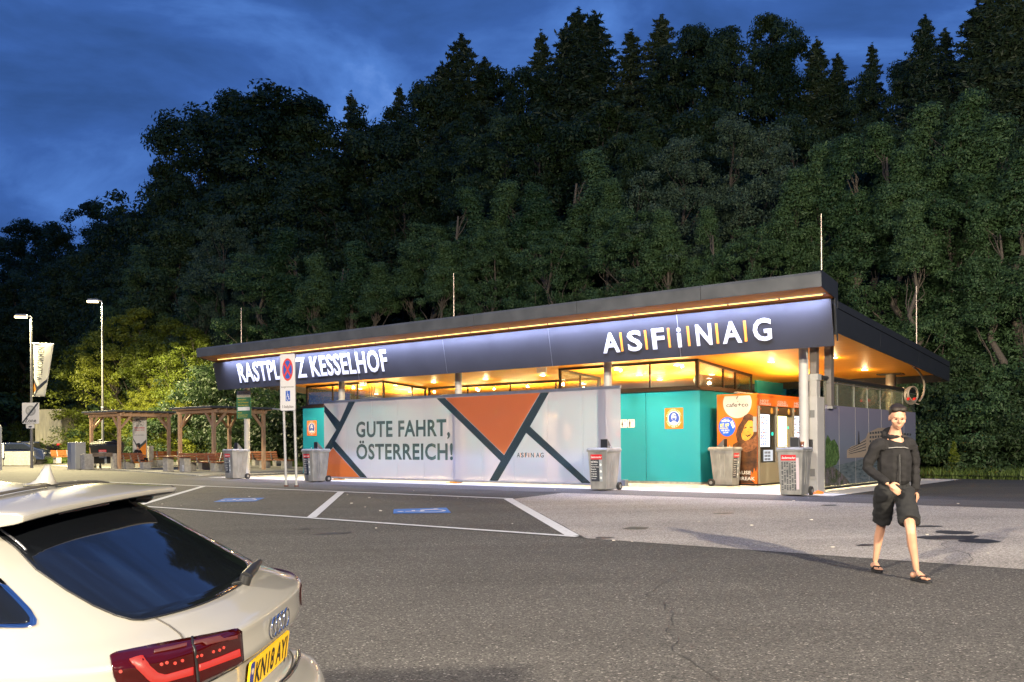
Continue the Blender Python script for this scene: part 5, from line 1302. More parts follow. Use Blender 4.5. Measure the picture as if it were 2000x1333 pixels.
def outl(z, a):
    """a 0..1 rear centre to side ; 1..2 along the side ; 2..3 round the front. left side (y>0)"""
    xr, wd, D = interp(XR,z), interp(WR,z), interp(DR,z)
    n = 2.7
    if a <= 1:
        t = a * math.pi / 2; y = wd * math.sin(t)**(2/n) if t > 0 else 0; c = max(0, math.cos(t))**(2/n); return (xr + D*(1-c), y)
    xf = XF - interp([(.15,.15),(.5,0),(.75,.08),(.95,.35),(1.0,.75),(1.02,1.2),(1.1,1.42),(1.4,2.0)], z)
    if a <= 2:
        s = a - 1; x = xr + D + (xf - .6 - xr - D)*s; return (x, wd * (1 - .02*max(0,(s-.4))**2))
    s = (a-2)*math.pi/2; c = max(0,math.sin(s))**(2/2.6); y = wd*.993*max(0,math.cos(s))**(2/2.6); return (xf-.6+.6*c, y)
AS = [i/22 for i in range(22)] + [1+i/16 for i in range(16)] + [2+i/10 for i in range(11)]
ZL = [.20,.26,.32,.38,.44,.5,.56,.60,.62,.632,.645,.655,.67,.70,.74,.80,.84,.856,.864,.872,.882,.91,.94,.962,.975,.985,.991,.9965,1.0005,1.004,1.008,1.013,1.020,1.029,1.038,1.047,1.058,1.08,1.11,1.15,1.2,1.25,1.3,1.34,1.37,1.385,1.40]
def roofz(x): return interp([(.8,1.425),(1.2,1.468),(1.8,1.485),(2.4,1.478),(2.9,1.435),(3.2,1.39)], x)
body = MB(); rows = []
half = [(a, 1) for a in AS]; mirror = [(a, -1) for a in AS[-2:0:-1]]
ringA = half + mirror; nr = len(ringA)
for z in ZL:
    for a, s in ringA: x, y = outl(z, a); body.v.append((x, s*y, z))
K = 7
for k in range(1, K+1):
    t = k / K
    for a, s in ringA:
        x, y = outl(1.40, a); xx = x + (2.0 - x)*t*.72; zz = 1.40 + (roofz(xx) + .012 - 1.40)*(1-(1-t)**2.6)
        yy = y*(1-t)
        body.v.append((xx, s*yy, max(1.40,zz)))
nrow = len(ZL) + K
for j in range(nrow-1):
    for i in range(nr):
        body.f.append((j*nr+i, j*nr+(i+1)%nr, (j+1)*nr+(i+1)%nr, (j+1)*nr+i)); body.m.append(0); body.sm.append(True)
bo = body.build('body', M_paint, car)
bv = BVHTree.FromPolygons([Vector(p) for p in body.v], [tuple(f) for f in body.f])
CI = CARM.inverted()
def hit(px, py):
    """point on the car body that the photo shows at this pixel (car frame) with its outward normal"""
    o = CI @ CAMP; d = (CI.to_3x3() @ ray(px, py)).normalized()
    loc, no, ix, ds = bv.ray_cast(o, d)
    if loc is None: return None
    if no.dot(d) > 0: no = -no
    return loc, no
def S(a, z, s=1, off=0):
    x, y = outl(z, a); p = Vector((x, s*y, z))
    loc, no, ix, ds = bv.find_nearest(p)
    if no.dot(Vector((1.8,0,.6)) - p) > 0: no = -no
    return p + no*off
def grid(pts2d, name, m, parent=car, thick=0.004):
    nj = len(pts2d); ni = len(pts2d[0]); q = MB()
    for r_ in pts2d:
        for p in r_: q.v.append(tuple(p))
    for j in range(nj-1):
        for i in range(ni-1): q.f.append((j*ni+i, j*ni+i+1, (j+1)*ni+i+1, (j+1)*ni+i)); q.m.append(0); q.sm.append(True)
    o = q.build(name, m, parent, fix=False); md = o.modifiers.new('solid','SOLIDIFY'); md.thickness = thick; md.offset = 0
    return o
def pxpatch(top, bot, nu, nv, name, m, off=.003, parent=car):
    """surface patch on the body between two pixel polylines"""
    def samp(pl, t):
        L_ = [0]
        for a, b in zip(pl[:-1], pl[1:]): L_.append(L_[-1] + math.hypot(b[0]-a[0], b[1]-a[1]))
        d = t * L_[-1]
        for i in range(len(pl)-1):
            if d <= L_[i+1] + 1e-9: f = (d-L_[i])/(L_[i+1]-L_[i]) if L_[i+1] > L_[i] else 0; return (pl[i][0]+(pl[i+1][0]-pl[i][0])*f, pl[i][1]+(pl[i+1][1]-pl[i][1])*f)
        return pl[-1]
    rows = []; last = None
    for j in range(nv+1):
        r_ = []
        for i in range(nu+1):
            a = samp(top, i/nu); b = samp(bot, i/nu); p = (a[0]+(b[0]-a[0])*j/nv, a[1]+(b[1]-a[1])*j/nv)
            h = hit(*p)
            if h is None: r_.append(last if last is not None else Vector((0,0,0)))
            else: last = h[0] + h[1]*off; r_.append(last)
        rows.append(r_)
    return grid(rows, name, m, parent)
def seam(pxs, name='panel_gap', r=.0035, m=None, parent=None, sub=6):
    pts = []
    for (x0,y0),(x1,y1) in zip(pxs[:-1], pxs[1:]):
        for k in range(sub):
            h = hit(x0+(x1-x0)*k/sub, y0+(y1-y0)*k/sub)
            if h: pts.append(h[0] + h[1]*.0008)
    h = hit(*pxs[-1]); 
    if h: pts.append(h[0] + h[1]*.0008)
    if len(pts) > 1: return MB().tube(pts, r, 6).build(name, m or M_gap, parent or car)
# rear window: lies in the slope of the hatch
def zlow(y):
    t = abs(y)/.765; return 1.057 + .022*t*t + (.16*max(0,(t-.78)/.22)**2.2 if t > .78 else 0)
rows = []
nyy = 46; nzz = 14
for j in range(nzz+1):
    r_ = []
    for i in range(nyy+1):
        y = -.765 + 1.53*i/nyy
        z = zlow(y) + (1.392 - zlow(y))*j/nzz
        yy = y * (1 - .34*(z-1.05)/.34)
        xr, wd, D = interp(XR,z), interp(WR,z), interp(DR,z); rr_ = min(.999, abs(yy)/wd); x = xr + D*(1-(1-rr_**2.7)**(1/2.7))
        p = Vector((x, yy, z)); nrm = Vector((-.52,0,.85)).normalized()
        r_.append(p + nrm*.0035)
    rows.append(r_)
rwin = grid(rows, 'rear_window', M_cglass, car)
# black rubber edge of the window
edge = [rows[0][i] for i in range(nyy+1)]
side1 = [rows[j][0] for j in range(nzz+1)]; side2 = [rows[j][nyy] for j in range(nzz+1)]
MB().tube(side1[::-1] + edge[1:] + side2[1:], .003, 6).build('window_seal', M_black, rwin)
MB().tube([p + Vector((-.006,.0,.012)) + Vector((0,-.012,0)) for p in side2[4:]], .004, 6).build('bright_trim', mat('satin_trim',(.55,.56,.6),.35,metal=.9), rwin)
# spoiler
rows_t = []; NS = 28
sp_ = MB(); prof = []
for i in range(NS+1):
    y = -.64 + 1.26*i/NS; t = abs(y)/.64
    xe = .685 + .01*t*t; ze = 1.428 - .010*t*t - .004*t**6
    xi = .93 + .04*t*t; zi = roofz(xi) + .022 - .035*t*t - .02*t**6
    prof.append([(xi,y,zi),(xi-.08,y,zi-.006+.004),((xi+xe)/2,y,(zi+ze)/2+.008),(xe+.02,y,ze+.004),(xe,y,ze-.004),(xe+.002,y,ze-.024),(xe+.03,y,ze-.032),(xe+.14,y,ze-.050),(xi,y,zi-.06)])
m_ = len(prof[0])
for r_ in prof: sp_.v += r_
for i in range(NS):
    for k in range(m_): sp_.f.append((i*m_+k, i*m_+(k+1)%m_, (i+1)*m_+(k+1)%m_, (i+1)*m_+k)); sp_.m.append(1 if k in (5,6,7) else 0); sp_.sm.append(True)
for e_ in (0, NS): sp_.f.append(tuple(range(e_*m_, e_*m_+m_))); sp_.m.append(0); sp_.sm.append(False)
so = sp_.build('roof_spoiler', [M_paint, M_black], car); md = so.modifiers.new('b','BEVEL'); md.width=.004; md.segments=2; md.limit_method='ANGLE'
q = MB(); q.box((.80,-.20,1.372),(.87,.20,1.392)); q.build('high_brake_light', mat('brake_dark',(.12,.01,.01),.2), so)
q = MB(); q.tube([(.80,-.42,1.385),(.775,-.50,1.375),(.80,-.58,1.372)], .022, 8); q.build('washer_bracket', M_black, so)
q = MB(); pts = [(prof[i][0][0]+.004, prof[i][0][1], prof[i][0][2]+.001) for i in range(NS+1)]; q.tube([(a_+.003,b_,c_+.005) for a_,b_,c_ in pts], .006, 6); q.build('roof_gap', M_gap, car)
# shark fin antenna
fn = MB(); 
fp = [(1.035,1.468),(1.005,1.477),(.985,1.492),(.968,1.522),(.955,1.541),(.936,1.545),(.930,1.52),(.922,1.49),(.914,1.468)]
FZ = .002
nfp = len(fp)
for y, s in ((-.028,0),(-.011,.72),(0,1),(.011,.72),(.028,0)):
    for x, z in fp:
        zz = 1.468 + (z-1.468)*(.10+.90*s if s < 1 else 1) if s < 1 else z
        fn.v.append((x, y, zz + FZ))
for k in range(4):
    for i in range(nfp): fn.f.append((k*nfp+i,k*nfp+(i+1)%nfp,(k+1)*nfp+(i+1)%nfp,(k+1)*nfp+i)); fn.m.append(0); fn.sm.append(True)
fn.build('roof_antenna', M_paint, car)
q = MB(); q.prism(ell(.973,0,.066,.032,20), .006, M=Matrix.Translation((0,0,1.460)) @ Matrix.Rotation(R(90),4,'X')); q.build('antenna_base', M_black, car)
# roof rail on the far side
for s in ():
    pts = [(.95,s*.55,1.425),(1.05,s*.565,1.452),(1.5,s*.575,1.474),(2.2,s*.58,1.478),(2.9,s*.575,1.455),(3.05,s*.57,1.42)]
    MB().tube(pts, .012, 8).build('roof_rail', M_paint, car)
# near rear light cluster (from its outline in view), inner and outer half
TLt = [(214,1283),(226,1277),(300,1262),(365,1250),(376,1248),(440,1236),(462,1231),(469,1234)]
TLb = [(222,1320),(236,1352),(300,1372),(372,1345),(380,1341),(440,1310),(468,1296),(473,1290)]
M_tl = mat('tail_light_lens', (.030,.001,.001), .08, spec=.5, coat=.3)
tl_ = pxpatch(TLt, TLb, 40, 12, 'tail_light', M_tl, .006)
def glow(name, top, bot, col, s, nu=24, nv=2, off=.0105):
    return pxpatch(top, bot, nu, nv, name, emis(name+'_m', col, s), off, tl_)
glow('light_blade', [(264,1290),(277,1286),(305,1313),(320,1317),(372,1302)], [(252,1294),(262,1302),(292,1333),(320,1332),(372,1318)], (1,.015,.004), .8)
glow('light_blade', [(384,1297),(420,1285),(462,1268)], [(384,1311),(420,1298),(464,1282)], (.6,.006,.003), .4)
glow('light_line', [(300,1276),(340,1268),(364,1262)], [(300,1281),(340,1273),(364,1267)], (.7,.02,.008), .28)
glow('light_line', [(378,1259),(420,1250),(458,1241)], [(378,1264),(420,1255),(458,1246)], (.8,.02,.008), .38)
for px, py in ((312,1296),(338,1294),(352,1289),(380,1281),(389,1279),(412,1272),(424,1269),(432,1264),(234,1310),(322,1293)):
    h = hit(px, py)
    if h: MB().cyl(h[0]+h[1]*.008, h[0]+h[1]*.012, .005, n=8).build('light_spot', emis('spot_m',(1,.06,.03),1.2), tl_)
pxpatch([(372,1249),(376,1248.5)], [(381,1342),(386,1339)], 2, 14, 'cluster_split', M_black, .0095, tl_)
# far side light, mirrored in shape through the surface function
rows = [[S(a, z, -1, .006) for a in [.34+.5*i/14 for i in range(15)]] for z in [.885+.115*j/5 for j in range(6)]]
grid(rows, 'tail_light', M_tl)
# number plate with letters
def plate_frame(y, z): return Vector((.092 + .02*(y/.26)**2*0, y, z))
pt = MB(); pt.box((.078,-.26,.735),(.090,.26,.848)); pm = Matrix.Rotation(R(-6),4,'Y')
PL = Matrix.Translation((.098,0,.79)) @ Matrix.Rotation(R(-7),4,'Y') @ Matrix.Rotation(R(-90),4,'Z')   # local x -> -y(right of plate), faces rear
q = MB(); q.prism(rrect(-.26,-.0565,.26,.0565,.012), .008, M=Matrix.Translation((0,-.006,0))); npl = q.build('number_plate', mat('plate_yellow',(.74,.44,.012),.35), car, M=PL)
q = MB(); q.prism(rrect(-.256,-.0525,-.212,.0525,.008), .001, M=Matrix.Translation((0,-.0072,0))); q.build('blue_band', mat('plate_band',(.02,.03,.18),.4), npl, M=PL)
q = MB(); text(q,'KN18 AYJ', -.192, -.040, .425, .079, y=-.0075, bold=.022); q.build('plate_lettering', mat('plate_black',(.006,.006,.006),.4), npl, M=PL)
q = MB(); text(q,'GB', -.248, -.046, .028, .014, y=-.0085, bold=.02); q.prism(ell(-.234,.02,.012,.012,12), .0006, M=Matrix.Translation((0,-.0080,0))); q.build('band_marks', mat('band_y',(.5,.4,.3),.5), npl, M=PL)
# four rings
RG = Matrix.Translation((.058,0,.935)) @ Matrix.Rotation(R(-3),4,'Y') @ Matrix.Rotation(R(-90),4,'Z')
for k in range(4):
    c = (-.0825+.055*k); pts = [(c+.036*math.cos(2*PI*i/24), -.006-(k%2)*.001, .036*math.sin(2*PI*i/24)) for i in range(25)]
    MB().tube(pts, .0048, 8).build('badge_ring', M_chrome, car, M=RG)
# seams, creases, trim
seam([(301,1207),(330,1223),(352,1240),(360,1252)]); seam([(0,1013),(12,1026),(27,1037)])
sc = []
for i in range(30):
    a = .0 + 1.9*i/29
for s in (1,-1):
    MB().tube([S(a, .853, s, .0) for a in [i*.62/12 for i in range(13)]], .0035, 6).build('hatch_lip_gap', M_gap, car)
    MB().tube([S(a, .652, s, .001) for a in [i*1.0/16 for i in range(17)]], .004, 6).build('bumper_gap', M_gap, car)
seam([(583,1266),(584,1285),(576,1305),(563,1322),(548,1335)], 'chrome_strip', .010, mat('dark_chrome',(.12,.12,.12),.2,metal=.9))
# quarter window, left side, running out of frame
qt = [(-140,1075),(-60,1110),(0,1140),(30,1172),(54,1196),(66,1212)]
qb = [(-140,1222),(-60,1222),(0,1222),(30,1221),(54,1220),(66,1218)]
pxpatch([(-150,1062),(-60,1096),(0,1131),(34,1165),(60,1192),(72,1212)], [(-150,1229),(-60,1229),(0,1229),(36,1229),(58,1228),(71,1222)], 26, 8, 'side_window_trim', M_chrome, .003)
pxpatch([(-150,1075),(-60,1110),(0,1146),(28,1174),(50,1198),(58,1210)], [(-150,1221),(-60,1221),(0,1221),(30,1220),(50,1219),(58,1216)], 24, 8, 'side_window', M_cglass, .0065)
# more glass forward of the frame, wheels, so that the car is whole
for s in (1,-1):
    rows = [[S(a, z, s, .005) for a in ([.96+.5*i/18 for i in range(19)] if s < 0 else [1.24+.22*i/18 for i in range(19)])] for z in [1.10+.24*j/6 for j in range(7)]]
    grid(rows, 'side_window', M_cglass)
    for x in (1.02, 3.95):
        w_ = MB(); w_.cyl((x,s*.70,.33),(x,s*.945,.33),.335,n=30); o = w_.build('wheel', M_rub, car)
        MB().cyl((x,s*.946,.33),(x,s*.955,.33),.23,n=20).build('rim', M_alu, o)
        q = MB(); q.cyl((x,s*.935,.34),(x,s*.939,.34),.37,n=30); q.build('wheel_arch', M_black, car)
    MB().box((4.55,s*.62-.18,.62),(4.86,s*.62+.18,.74)).build('headlight', M_alu, car, .03)
rows = [[Vector((interp([(1.06,3.42),(1.40,2.80)],z)-.06*(y/.6)**2, y*(1-.3*(z-1.06)), z+.02)) for y in [-.66+1.32*i/10 for i in range(11)]] for z in [1.06+.34*j/6 for j in range(7)]]
grid(rows, 'windscreen', M_cglass)
# wiper
wp0 = Vector((.285,-.02,1.115))
def onwin(y, z, off=.012):
    xr, wd, D = interp(XR,z), interp(WR,z), interp(DR,z); x = xr + D*(1-(1-(abs(y)/wd)**2.7)**(1/2.7)); return Vector((x,y,z)) + Vector((-.52,0,.85))*off
wh = [hit(*p) for p in ((474,1138),(486,1126),(499,1112),(508,1090))]; wpt = [h[0] + h[1]*o for h, o in zip([h for h in wh if h], (.022,.034,.036,.02))]
q = MB(); q.tube(wpt, [.024,.022,.013,.008][:len(wpt)], 8); wa = q.build('wiper_arm', M_black, car)
MB().cyl(wpt[0]-Vector((-.01,0,.04)), wpt[0]+Vector((-.006,0,.012)), .024, n=14).build('wiper_pivot', M_black, wa)
for p_ in () or ((30,1040),(100,1090),(200,1168),(265,1203),(525,1105)): print('HIT', p_, hit(*p_))
q = MB(); q.cyl((.012,-.45,.60),(.02,-.45,.60),.02,n=12); q.build('parking_sensor', M_paint, car)

# ================================================================== PEOPLE
def skin_mesh(nodes, edges, root=0, sub=1):
    me = bpy.data.meshes.new('s'); me.from_pydata([n[:3] for n in nodes], edges, [])
    ob = bpy.data.objects.new('s', me); COL.objects.link(ob)
    md = ob.modifiers.new('k','SKIN'); md.use_smooth_shade = True
    for i, n in enumerate(nodes):
        sv = me.skin_vertices[0].data[i]; r = n[3]; sv.radius = r if isinstance(r, tuple) else (r, r); sv.use_root = (i == root)
    sd = ob.modifiers.new('d','SUBSURF'); sd.levels = sub; sd.render_levels = sub
    dg = bpy.context.evaluated_depsgraph_get(); dg.update(); ev = ob.evaluated_get(dg); m2 = ev.to_mesh()
    vs = [tuple(v.co) for v in m2.vertices]; fs = [tuple(p.vertices) for p in m2.polygons]
    ev.to_mesh_clear(); bpy.data.objects.remove(ob); return vs, fs
def fuse(name, parts, voxel, m, parent, smooth=2, fold=0):
    q = MB()
    for vs, fs in parts: q.add(vs, fs, 0, True)
    ob = q.build('f', m); md = ob.modifiers.new('r','REMESH'); md.mode = 'VOXEL'; md.voxel_size = voxel; md.use_smooth_shade = True
    if smooth: sm = ob.modifiers.new('sm','SMOOTH'); sm.factor = .5; sm.iterations = smooth
    dg = bpy.context.evaluated_depsgraph_get(); dg.update(); ev = ob.evaluated_get(dg)
    me = bpy.data.meshes.new_from_object(ev); bpy.data.objects.remove(ob)
    if fold:
        me.update(); ns = [v.normal.copy() for v in me.vertices]
        for v, n_ in zip(me.vertices, ns):
            c = v.co; v.co = c + n_*fold*(pnoise(Vector((c.x*7+c.z*3, c.y*7, c.z*13))) + .6*pnoise(Vector((c.x*16, c.y*16, c.z*24+5))))
    me.materials.clear(); me.materials.append(m); me.polygons.foreach_set('use_smooth', [True]*len(me.polygons))
    o = bpy.data.objects.new(name, me); COL.objects.link(o); o.parent = parent; return o
def ellipsoid(c, r, n=16, rot=None):
    vs=[]; fs=[]; c = Vector(c)
    for j in range(n+1):
        th = math.pi*j/n
        for i in range(2*n):
            ph = math.pi*i/n; p = Vector((r[0]*math.sin(th)*math.cos(ph), r[1]*math.sin(th)*math.sin(ph), r[2]*math.cos(th)))
            if rot: p = rot @ p
            vs.append(tuple(c+p))
    for j in range(n):
        for i in range(2*n): fs.append((j*2*n+i, j*2*n+(i+1)%(2*n), (j+1)*2*n+(i+1)%(2*n), (j+1)*2*n+i))
    return vs, fs
M_skin = mat('skin', (.52,.27,.17), .5, var=.08, vscale=8)
M_hood = mat('dark_fleece', (.009,.008,.009), .9, var=.3, vscale=10, bump=.4, bscale=14, bdist=.01)
M_short = mat('dark_shorts', (.012,.012,.013), .9, bump=.4, bscale=16, bdist=.01)
M_hair = mat('dark_hair', (.018,.011,.007), .6, bump=.6, bscale=60)
M_flip = mat('flip_flop', (.01,.01,.012), .7)
def hand(w, fdir, side, palm):
    """skin chains of a relaxed hand: wrist w, pointing along fdir, palm normal, thumb to 'side'"""
    w = Vector(w); f = Vector(fdir).normalized(); s = Vector(side).normalized(); p = Vector(palm).normalized()
    out_ = []
    k = w + f*.05; kk = w + f*.085
    out_.append(skin_mesh([(*w,.026),(*k,(.036,.017)),(*kk,(.036,.015))], [(0,1),(1,2)]))
    out_.append(ellipsoid(w+f*.055, (.040,.040,.040), 8, Matrix((s,p*.42,f*1.15)).transposed().to_3x3()))
    for i, (o_, l_) in enumerate(((.030,.070),(.010,.080),(-.010,.074),(-.029,.058))):
        b = w + f*.082 + s*o_; c1 = b + f*l_*.42 + p*.006; c2 = c1 + (f*.8+p*.6).normalized()*l_*.34; c3 = c2 + (f*.5+p*.86).normalized()*l_*.26
        out_.append(skin_mesh([(*(b-f*.02),.010),(*b,.0095),(*c1,.0088),(*c2,.0080),(*c3,.0066)], [(0,1),(1,2),(2,3),(3,4)]))
    b = w + f*.025 + s*.028; c1 = b + (f*.7+s*.7).normalized()*.035; c2 = c1 + (f*.95+s*.2+p*.25).normalized()*.032; c3 = c2 + (f*.95+p*.4).normalized()*.022
    out_.append(skin_mesh([(*b,.012),(*c1,.011),(*c2,.0095),(*c3,.0075)], [(0,1),(1,2),(2,3)]))
    return out_
def head_parts(c, rot):
    c = Vector(c); T = lambda p: c + rot @ Vector(p)
    ps = [ellipsoid(T((0,.012,.03)), (.076,.096,.096), 14, rot), ellipsoid(T((0,-.028,-.035)), (.060,.062,.078), 12, rot), ellipsoid(T((0,-.058,-.088)), (.026,.024,.022), 8, rot)]
    ps.append(ellipsoid(T((0,-.098,-.018)), (.013,.018,.024), 8, rot)); ps.append(ellipsoid(T((0,-.086,.008)), (.009,.012,.028), 8, rot))
    ps.append(ellipsoid(T((0,-.086,-.058)), (.026,.010,.007), 8, rot)); ps.append(ellipsoid(T((0,-.084,-.070)), (.021,.010,.007), 8, rot))
    for s in (-1,1):
        ps.append(ellipsoid(T((s*.078,.012,-.008)), (.008,.020,.032), 8, rot)); ps.append(ellipsoid(T((s*.030,-.072,.026)), (.026,.014,.009), 8, rot))
        ps.append(ellipsoid(T((s*.045,-.055,-.025)), (.024,.024,.024), 8, rot))
    return ps
def person(name_label, root, rz, J, skin=M_skin, top=M_hood, bottom=M_short, flips=True, head_rot=None, group=None, hairc=M_hair, long_sleeve=True, longpants=False):
    t = thing('person', name_label, 'person', root, rz, group)
    P = {k: Vector(v) for k, v in J.items()}
    hr = head_rot or Matrix.Identity(3)
    parts = []
    tor = [(*P['pel'],(.15,.105)),(*(P['pel'].lerp(P['chest'],.5)),(.135,.095)),(*P['chest'],(.165,.11)),(*P['neckb'],(.075,.07)),(*P['neck'],(.055,.055)),(*(P['neck']+Vector((0,-.005,.06))),(.052,.054))]
    parts.append(skin_mesh(tor, [(i,i+1) for i in range(5)]))
    for s in ('l','r'):
        h, k, a, to = P['hip'+s], P['knee'+s], P['ank'+s], P['toe'+s]
        mid = h.lerp(k,.5); calf = k.lerp(a,.32) + Vector((0,.018,0))
        parts.append(skin_mesh([(*P['pel'].lerp(h,.6),.09),(*h,.088),(*mid,.075),(*k,.052),(*calf,.054),(*k.lerp(a,.7),.038),(*a,.032)], [(i,i+1) for i in range(6)]))
        fd = (to - a); fd.z = 0; fd = fd.normalized(); sd_ = Vector((-fd.y, fd.x, 0)); up = Vector((0,0,1))
        heel = a - fd*.045 - up*(a.z - to.z)*.55
        parts.append(skin_mesh([(*a,.034),(*(a+fd*.05-up*.02),(.036,.03)),(*(a+fd*.12-up*(a.z-to.z-.012)),(.040,.02))], [(0,1),(1,2)]))
        parts.append(ellipsoid(heel, (.034,.034,.034), 8)); 
        fr = a + fd*.125; fr.z = to.z + .012
        for i, (o_, r_, l_) in enumerate(((.026,.013,.062),(.008,.0098,.058),(-.008,.009,.052),(-.022,.0085,.044),(-.034,.008,.034))):
            sg = 1 if s == 'l' else -1; b = fr + sd_*o_*(-sg)
            parts.append(skin_mesh([(*(b-fd*.03),r_*1.25),(*b,r_),(*(b+fd*l_*.6),r_),(*(b+fd*l_-up*.004),r_*.85)], [(0,1),(1,2),(2,3)]))
        sh, el, wr = P['sh'+s], P['el'+s], P['wr'+s]
        parts.append(skin_mesh([(*P['chest'].lerp(sh,.5),.06),(*sh,.05),(*sh.lerp(el,.5),.042),(*el,.040),(*el.lerp(wr,.35),.040),(*wr,.026)], [(i,i+1) for i in range(5)]))
        parts += hand(wr, P['hd'+s], P['th'+s], P['pm'+s])
    parts += head_parts(P['head'], hr)
    body_ = fuse('body', parts, .0075, skin, t, 2)
    # hair cap
    hp = []
    for (x,y,z),r_ in (((0,.028,.052),(.083,.094,.090)),((.03,-.03,.098),(.05,.055,.034)),((-.03,-.03,.098),(.05,.055,.034)),((0,.075,-.01),(.066,.042,.062))):
        hp.append(ellipsoid(P['head'] + hr @ Vector((x,y,z)), r_, 10, hr))
    fuse('hair', hp, .010, hairc, t, 1)
    q = MB()
    for s in (-1,1): q.add(*ellipsoid(P['head'] + hr @ Vector((s*.030,-.083,.006)), (.012,.007,.007), 8, hr), 0, True)
    q.build('eye', mat('eye_dark',(.05,.035,.03),.2), t)
    # jacket
    jp = []
    g = .022
    jp.append(skin_mesh([(*(P['pel']+Vector((0,0,-.03))),(.185,.135)),(*(P['pel'].lerp(P['chest'],.35)),(.175,.13)),(*(P['pel'].lerp(P['chest'],.75)),(.185,.135)),(*(P['chest']+Vector((0,0,.05))),(.165,.12)),(*P['neckb'],(.085,.08))], [(i,i+1) for i in range(4)]))
    for s in ('l','r'):
        sh, el, wr = P['sh'+s], P['el'+s], P['wr'+s]; e2 = wr if long_sleeve else sh.lerp(el,.75)
        if long_sleeve: jp.append(skin_mesh([(*P['chest'].lerp(sh,.4),.11),(*sh,.088),(*sh.lerp(el,.5),.070),(*el,.062),(*el.lerp(wr,.5),.056),(*el.lerp(wr,.88),.049),(*el.lerp(wr,.97),.036)], [(i,i+1) for i in range(6)]))
        else: jp.append(skin_mesh([(*P['chest'].lerp(sh,.4),.09),(*sh,.078),(*sh.lerp(el,.45),.068),(*e2,.066)], [(0,1),(1,2),(2,3)]))
    if long_sleeve:      # hood lying on the neck
        jp.append(ellipsoid(P['neckb']+Vector((0,.075,.0)), (.105,.06,.085), 10)); jp.append(ellipsoid(P['neckb']+Vector((0,.01,-.02)), (.085,.085,.045), 10))
    jk = fuse('jacket' if long_sleeve else 't_shirt', jp, .009, top, t, 2, .011)
    # shorts / trousers
    sp2 = [skin_mesh([(*(P['pel']+Vector((0,0,.05))),(.165,.125)),(*(P['pel']+Vector((0,0,-.06))),(.175,.13))], [(0,1)])]
    for s in ('l','r'):
        h, k, a = P['hip'+s], P['knee'+s], P['ank'+s]
        if longpants: q = MB(); q.tube([h.lerp(P['pel'],.4), h, h.lerp(k,.5), k, k.lerp(a,.5), a], [.11,.11,.095,.075,.068,.06], 16)
        else: q = MB(); q.tube([h.lerp(P['pel'],.4)+Vector((0,0,.02)), h, h.lerp(k,.45), h.lerp(k,.80)], [.105,.106,.10,.104], 18)
        sp2.append((q.v, q.f))
    fuse('shorts' if not longpants else 'trousers', sp2, .009, bottom, t, 2, .015)
    if flips:
        for s in ('l','r'):
            a, to = P['ank'+s], P['toe'+s]; fd = (to-a); fd.z = 0; fd.normalize(); sd_ = Vector((-fd.y, fd.x, 0)); q = MB()
            pts = []
            for i in range(24):
                th = 2*PI*i/24; x = math.cos(th)*.145; y = math.sin(th)*(.046 + .008*math.cos(th)); pts.append(a + fd*(.055+x) + sd_*y)
            z0 = to.z - .022; n = 24
            vs = [(p.x,p.y,z0) for p in pts] + [(p.x,p.y,z0+.018) for p in pts]
            q.add(vs, [tuple(range(n-1,-1,-1)), tuple(range(n,2*n))] + [(i,(i+1)%n,n+(i+1)%n,n+i) for i in range(n)])
            fr = a + fd*.135; fr.z = to.z + .03
            for sg in (-1,1):
                e0 = a + fd*.045 + sd_*sg*.046; e0.z = to.z - .002; m0 = a + fd*.10 + sd_*sg*.034; m0.z = to.z + .036
                q.tube([e0, m0, fr + Vector((0,0,.006))], .0075, 6)
            q.tube([fr + Vector((0,0,.006)), fr + fd*.012 - Vector((0,0,.03))], .005, 5)
            q.build('flip_flop', M_flip, t)
    return t, P, jk
fA = atg(1716,1119); fB = atg(1801,1139)
root = (fA + fB)/2; root.z = gw(root.x, root.y)
def rel(p): return Vector(p) - root
def pj(px, py, Y): return at(px, py, Y) - root
a_ = fA - root; b_ = fB - root; Yr = root.y
zf = lambda p: gw((p+root).x, (p+root).y) - root.z
hipc = pj(1747, 962, Yr + .02)
J = dict(pel=(hipc.x,.02,.95), chest=(hipc.x-.01,.0,1.30), neckb=(hipc.x-.01,-.02,1.47), neck=(hipc.x-.01,-.045,1.53), head=(hipc.x-.008,-.085,1.645),
  hipr=(hipc.x-.10,.02,.88), kneer=(a_.x+.03,a_.y-.10+.10,.50), ankr=(a_.x-.0,a_.y+.10,zf(a_)+.095), toer=(a_.x-.02,a_.y-.10,zf(a_)+.034),
  hipl=(hipc.x+.10,.02,.88), kneel=(b_.x-.10,b_.y+.02,.52), ankl=(b_.x-.01,b_.y+.10,zf(b_)+.095), toel=(b_.x+.05,b_.y-.10,zf(b_)+.034),
  shr=(hipc.x-.185,.0,1.40), elr=(hipc.x-.265,.08,1.13), wrr=(hipc.x-.15,-.20,.97), hdr=(.55,-.45,-.55), thr=(.3,-.2,.9), pmr=(.3,.9,-.2),
  shl=(hipc.x+.175,.0,1.40), ell=(hipc.x+.225,.07,1.13), wrl=(hipc.x+.215,.0,.885), hdl=(-.02,-.12,-1), thl=(-.3,-1,0), pml=(-1,.3,0))
hrot = Matrix.Rotation(R(-10),3,'Z') @ Matrix.Rotation(R(16),3,'X')
walker, PJ, jk = person('person walking in a dark hooded jacket, dark shorts and flip-flops on the worn asphalt', root, 0, J, head_rot=hrot)
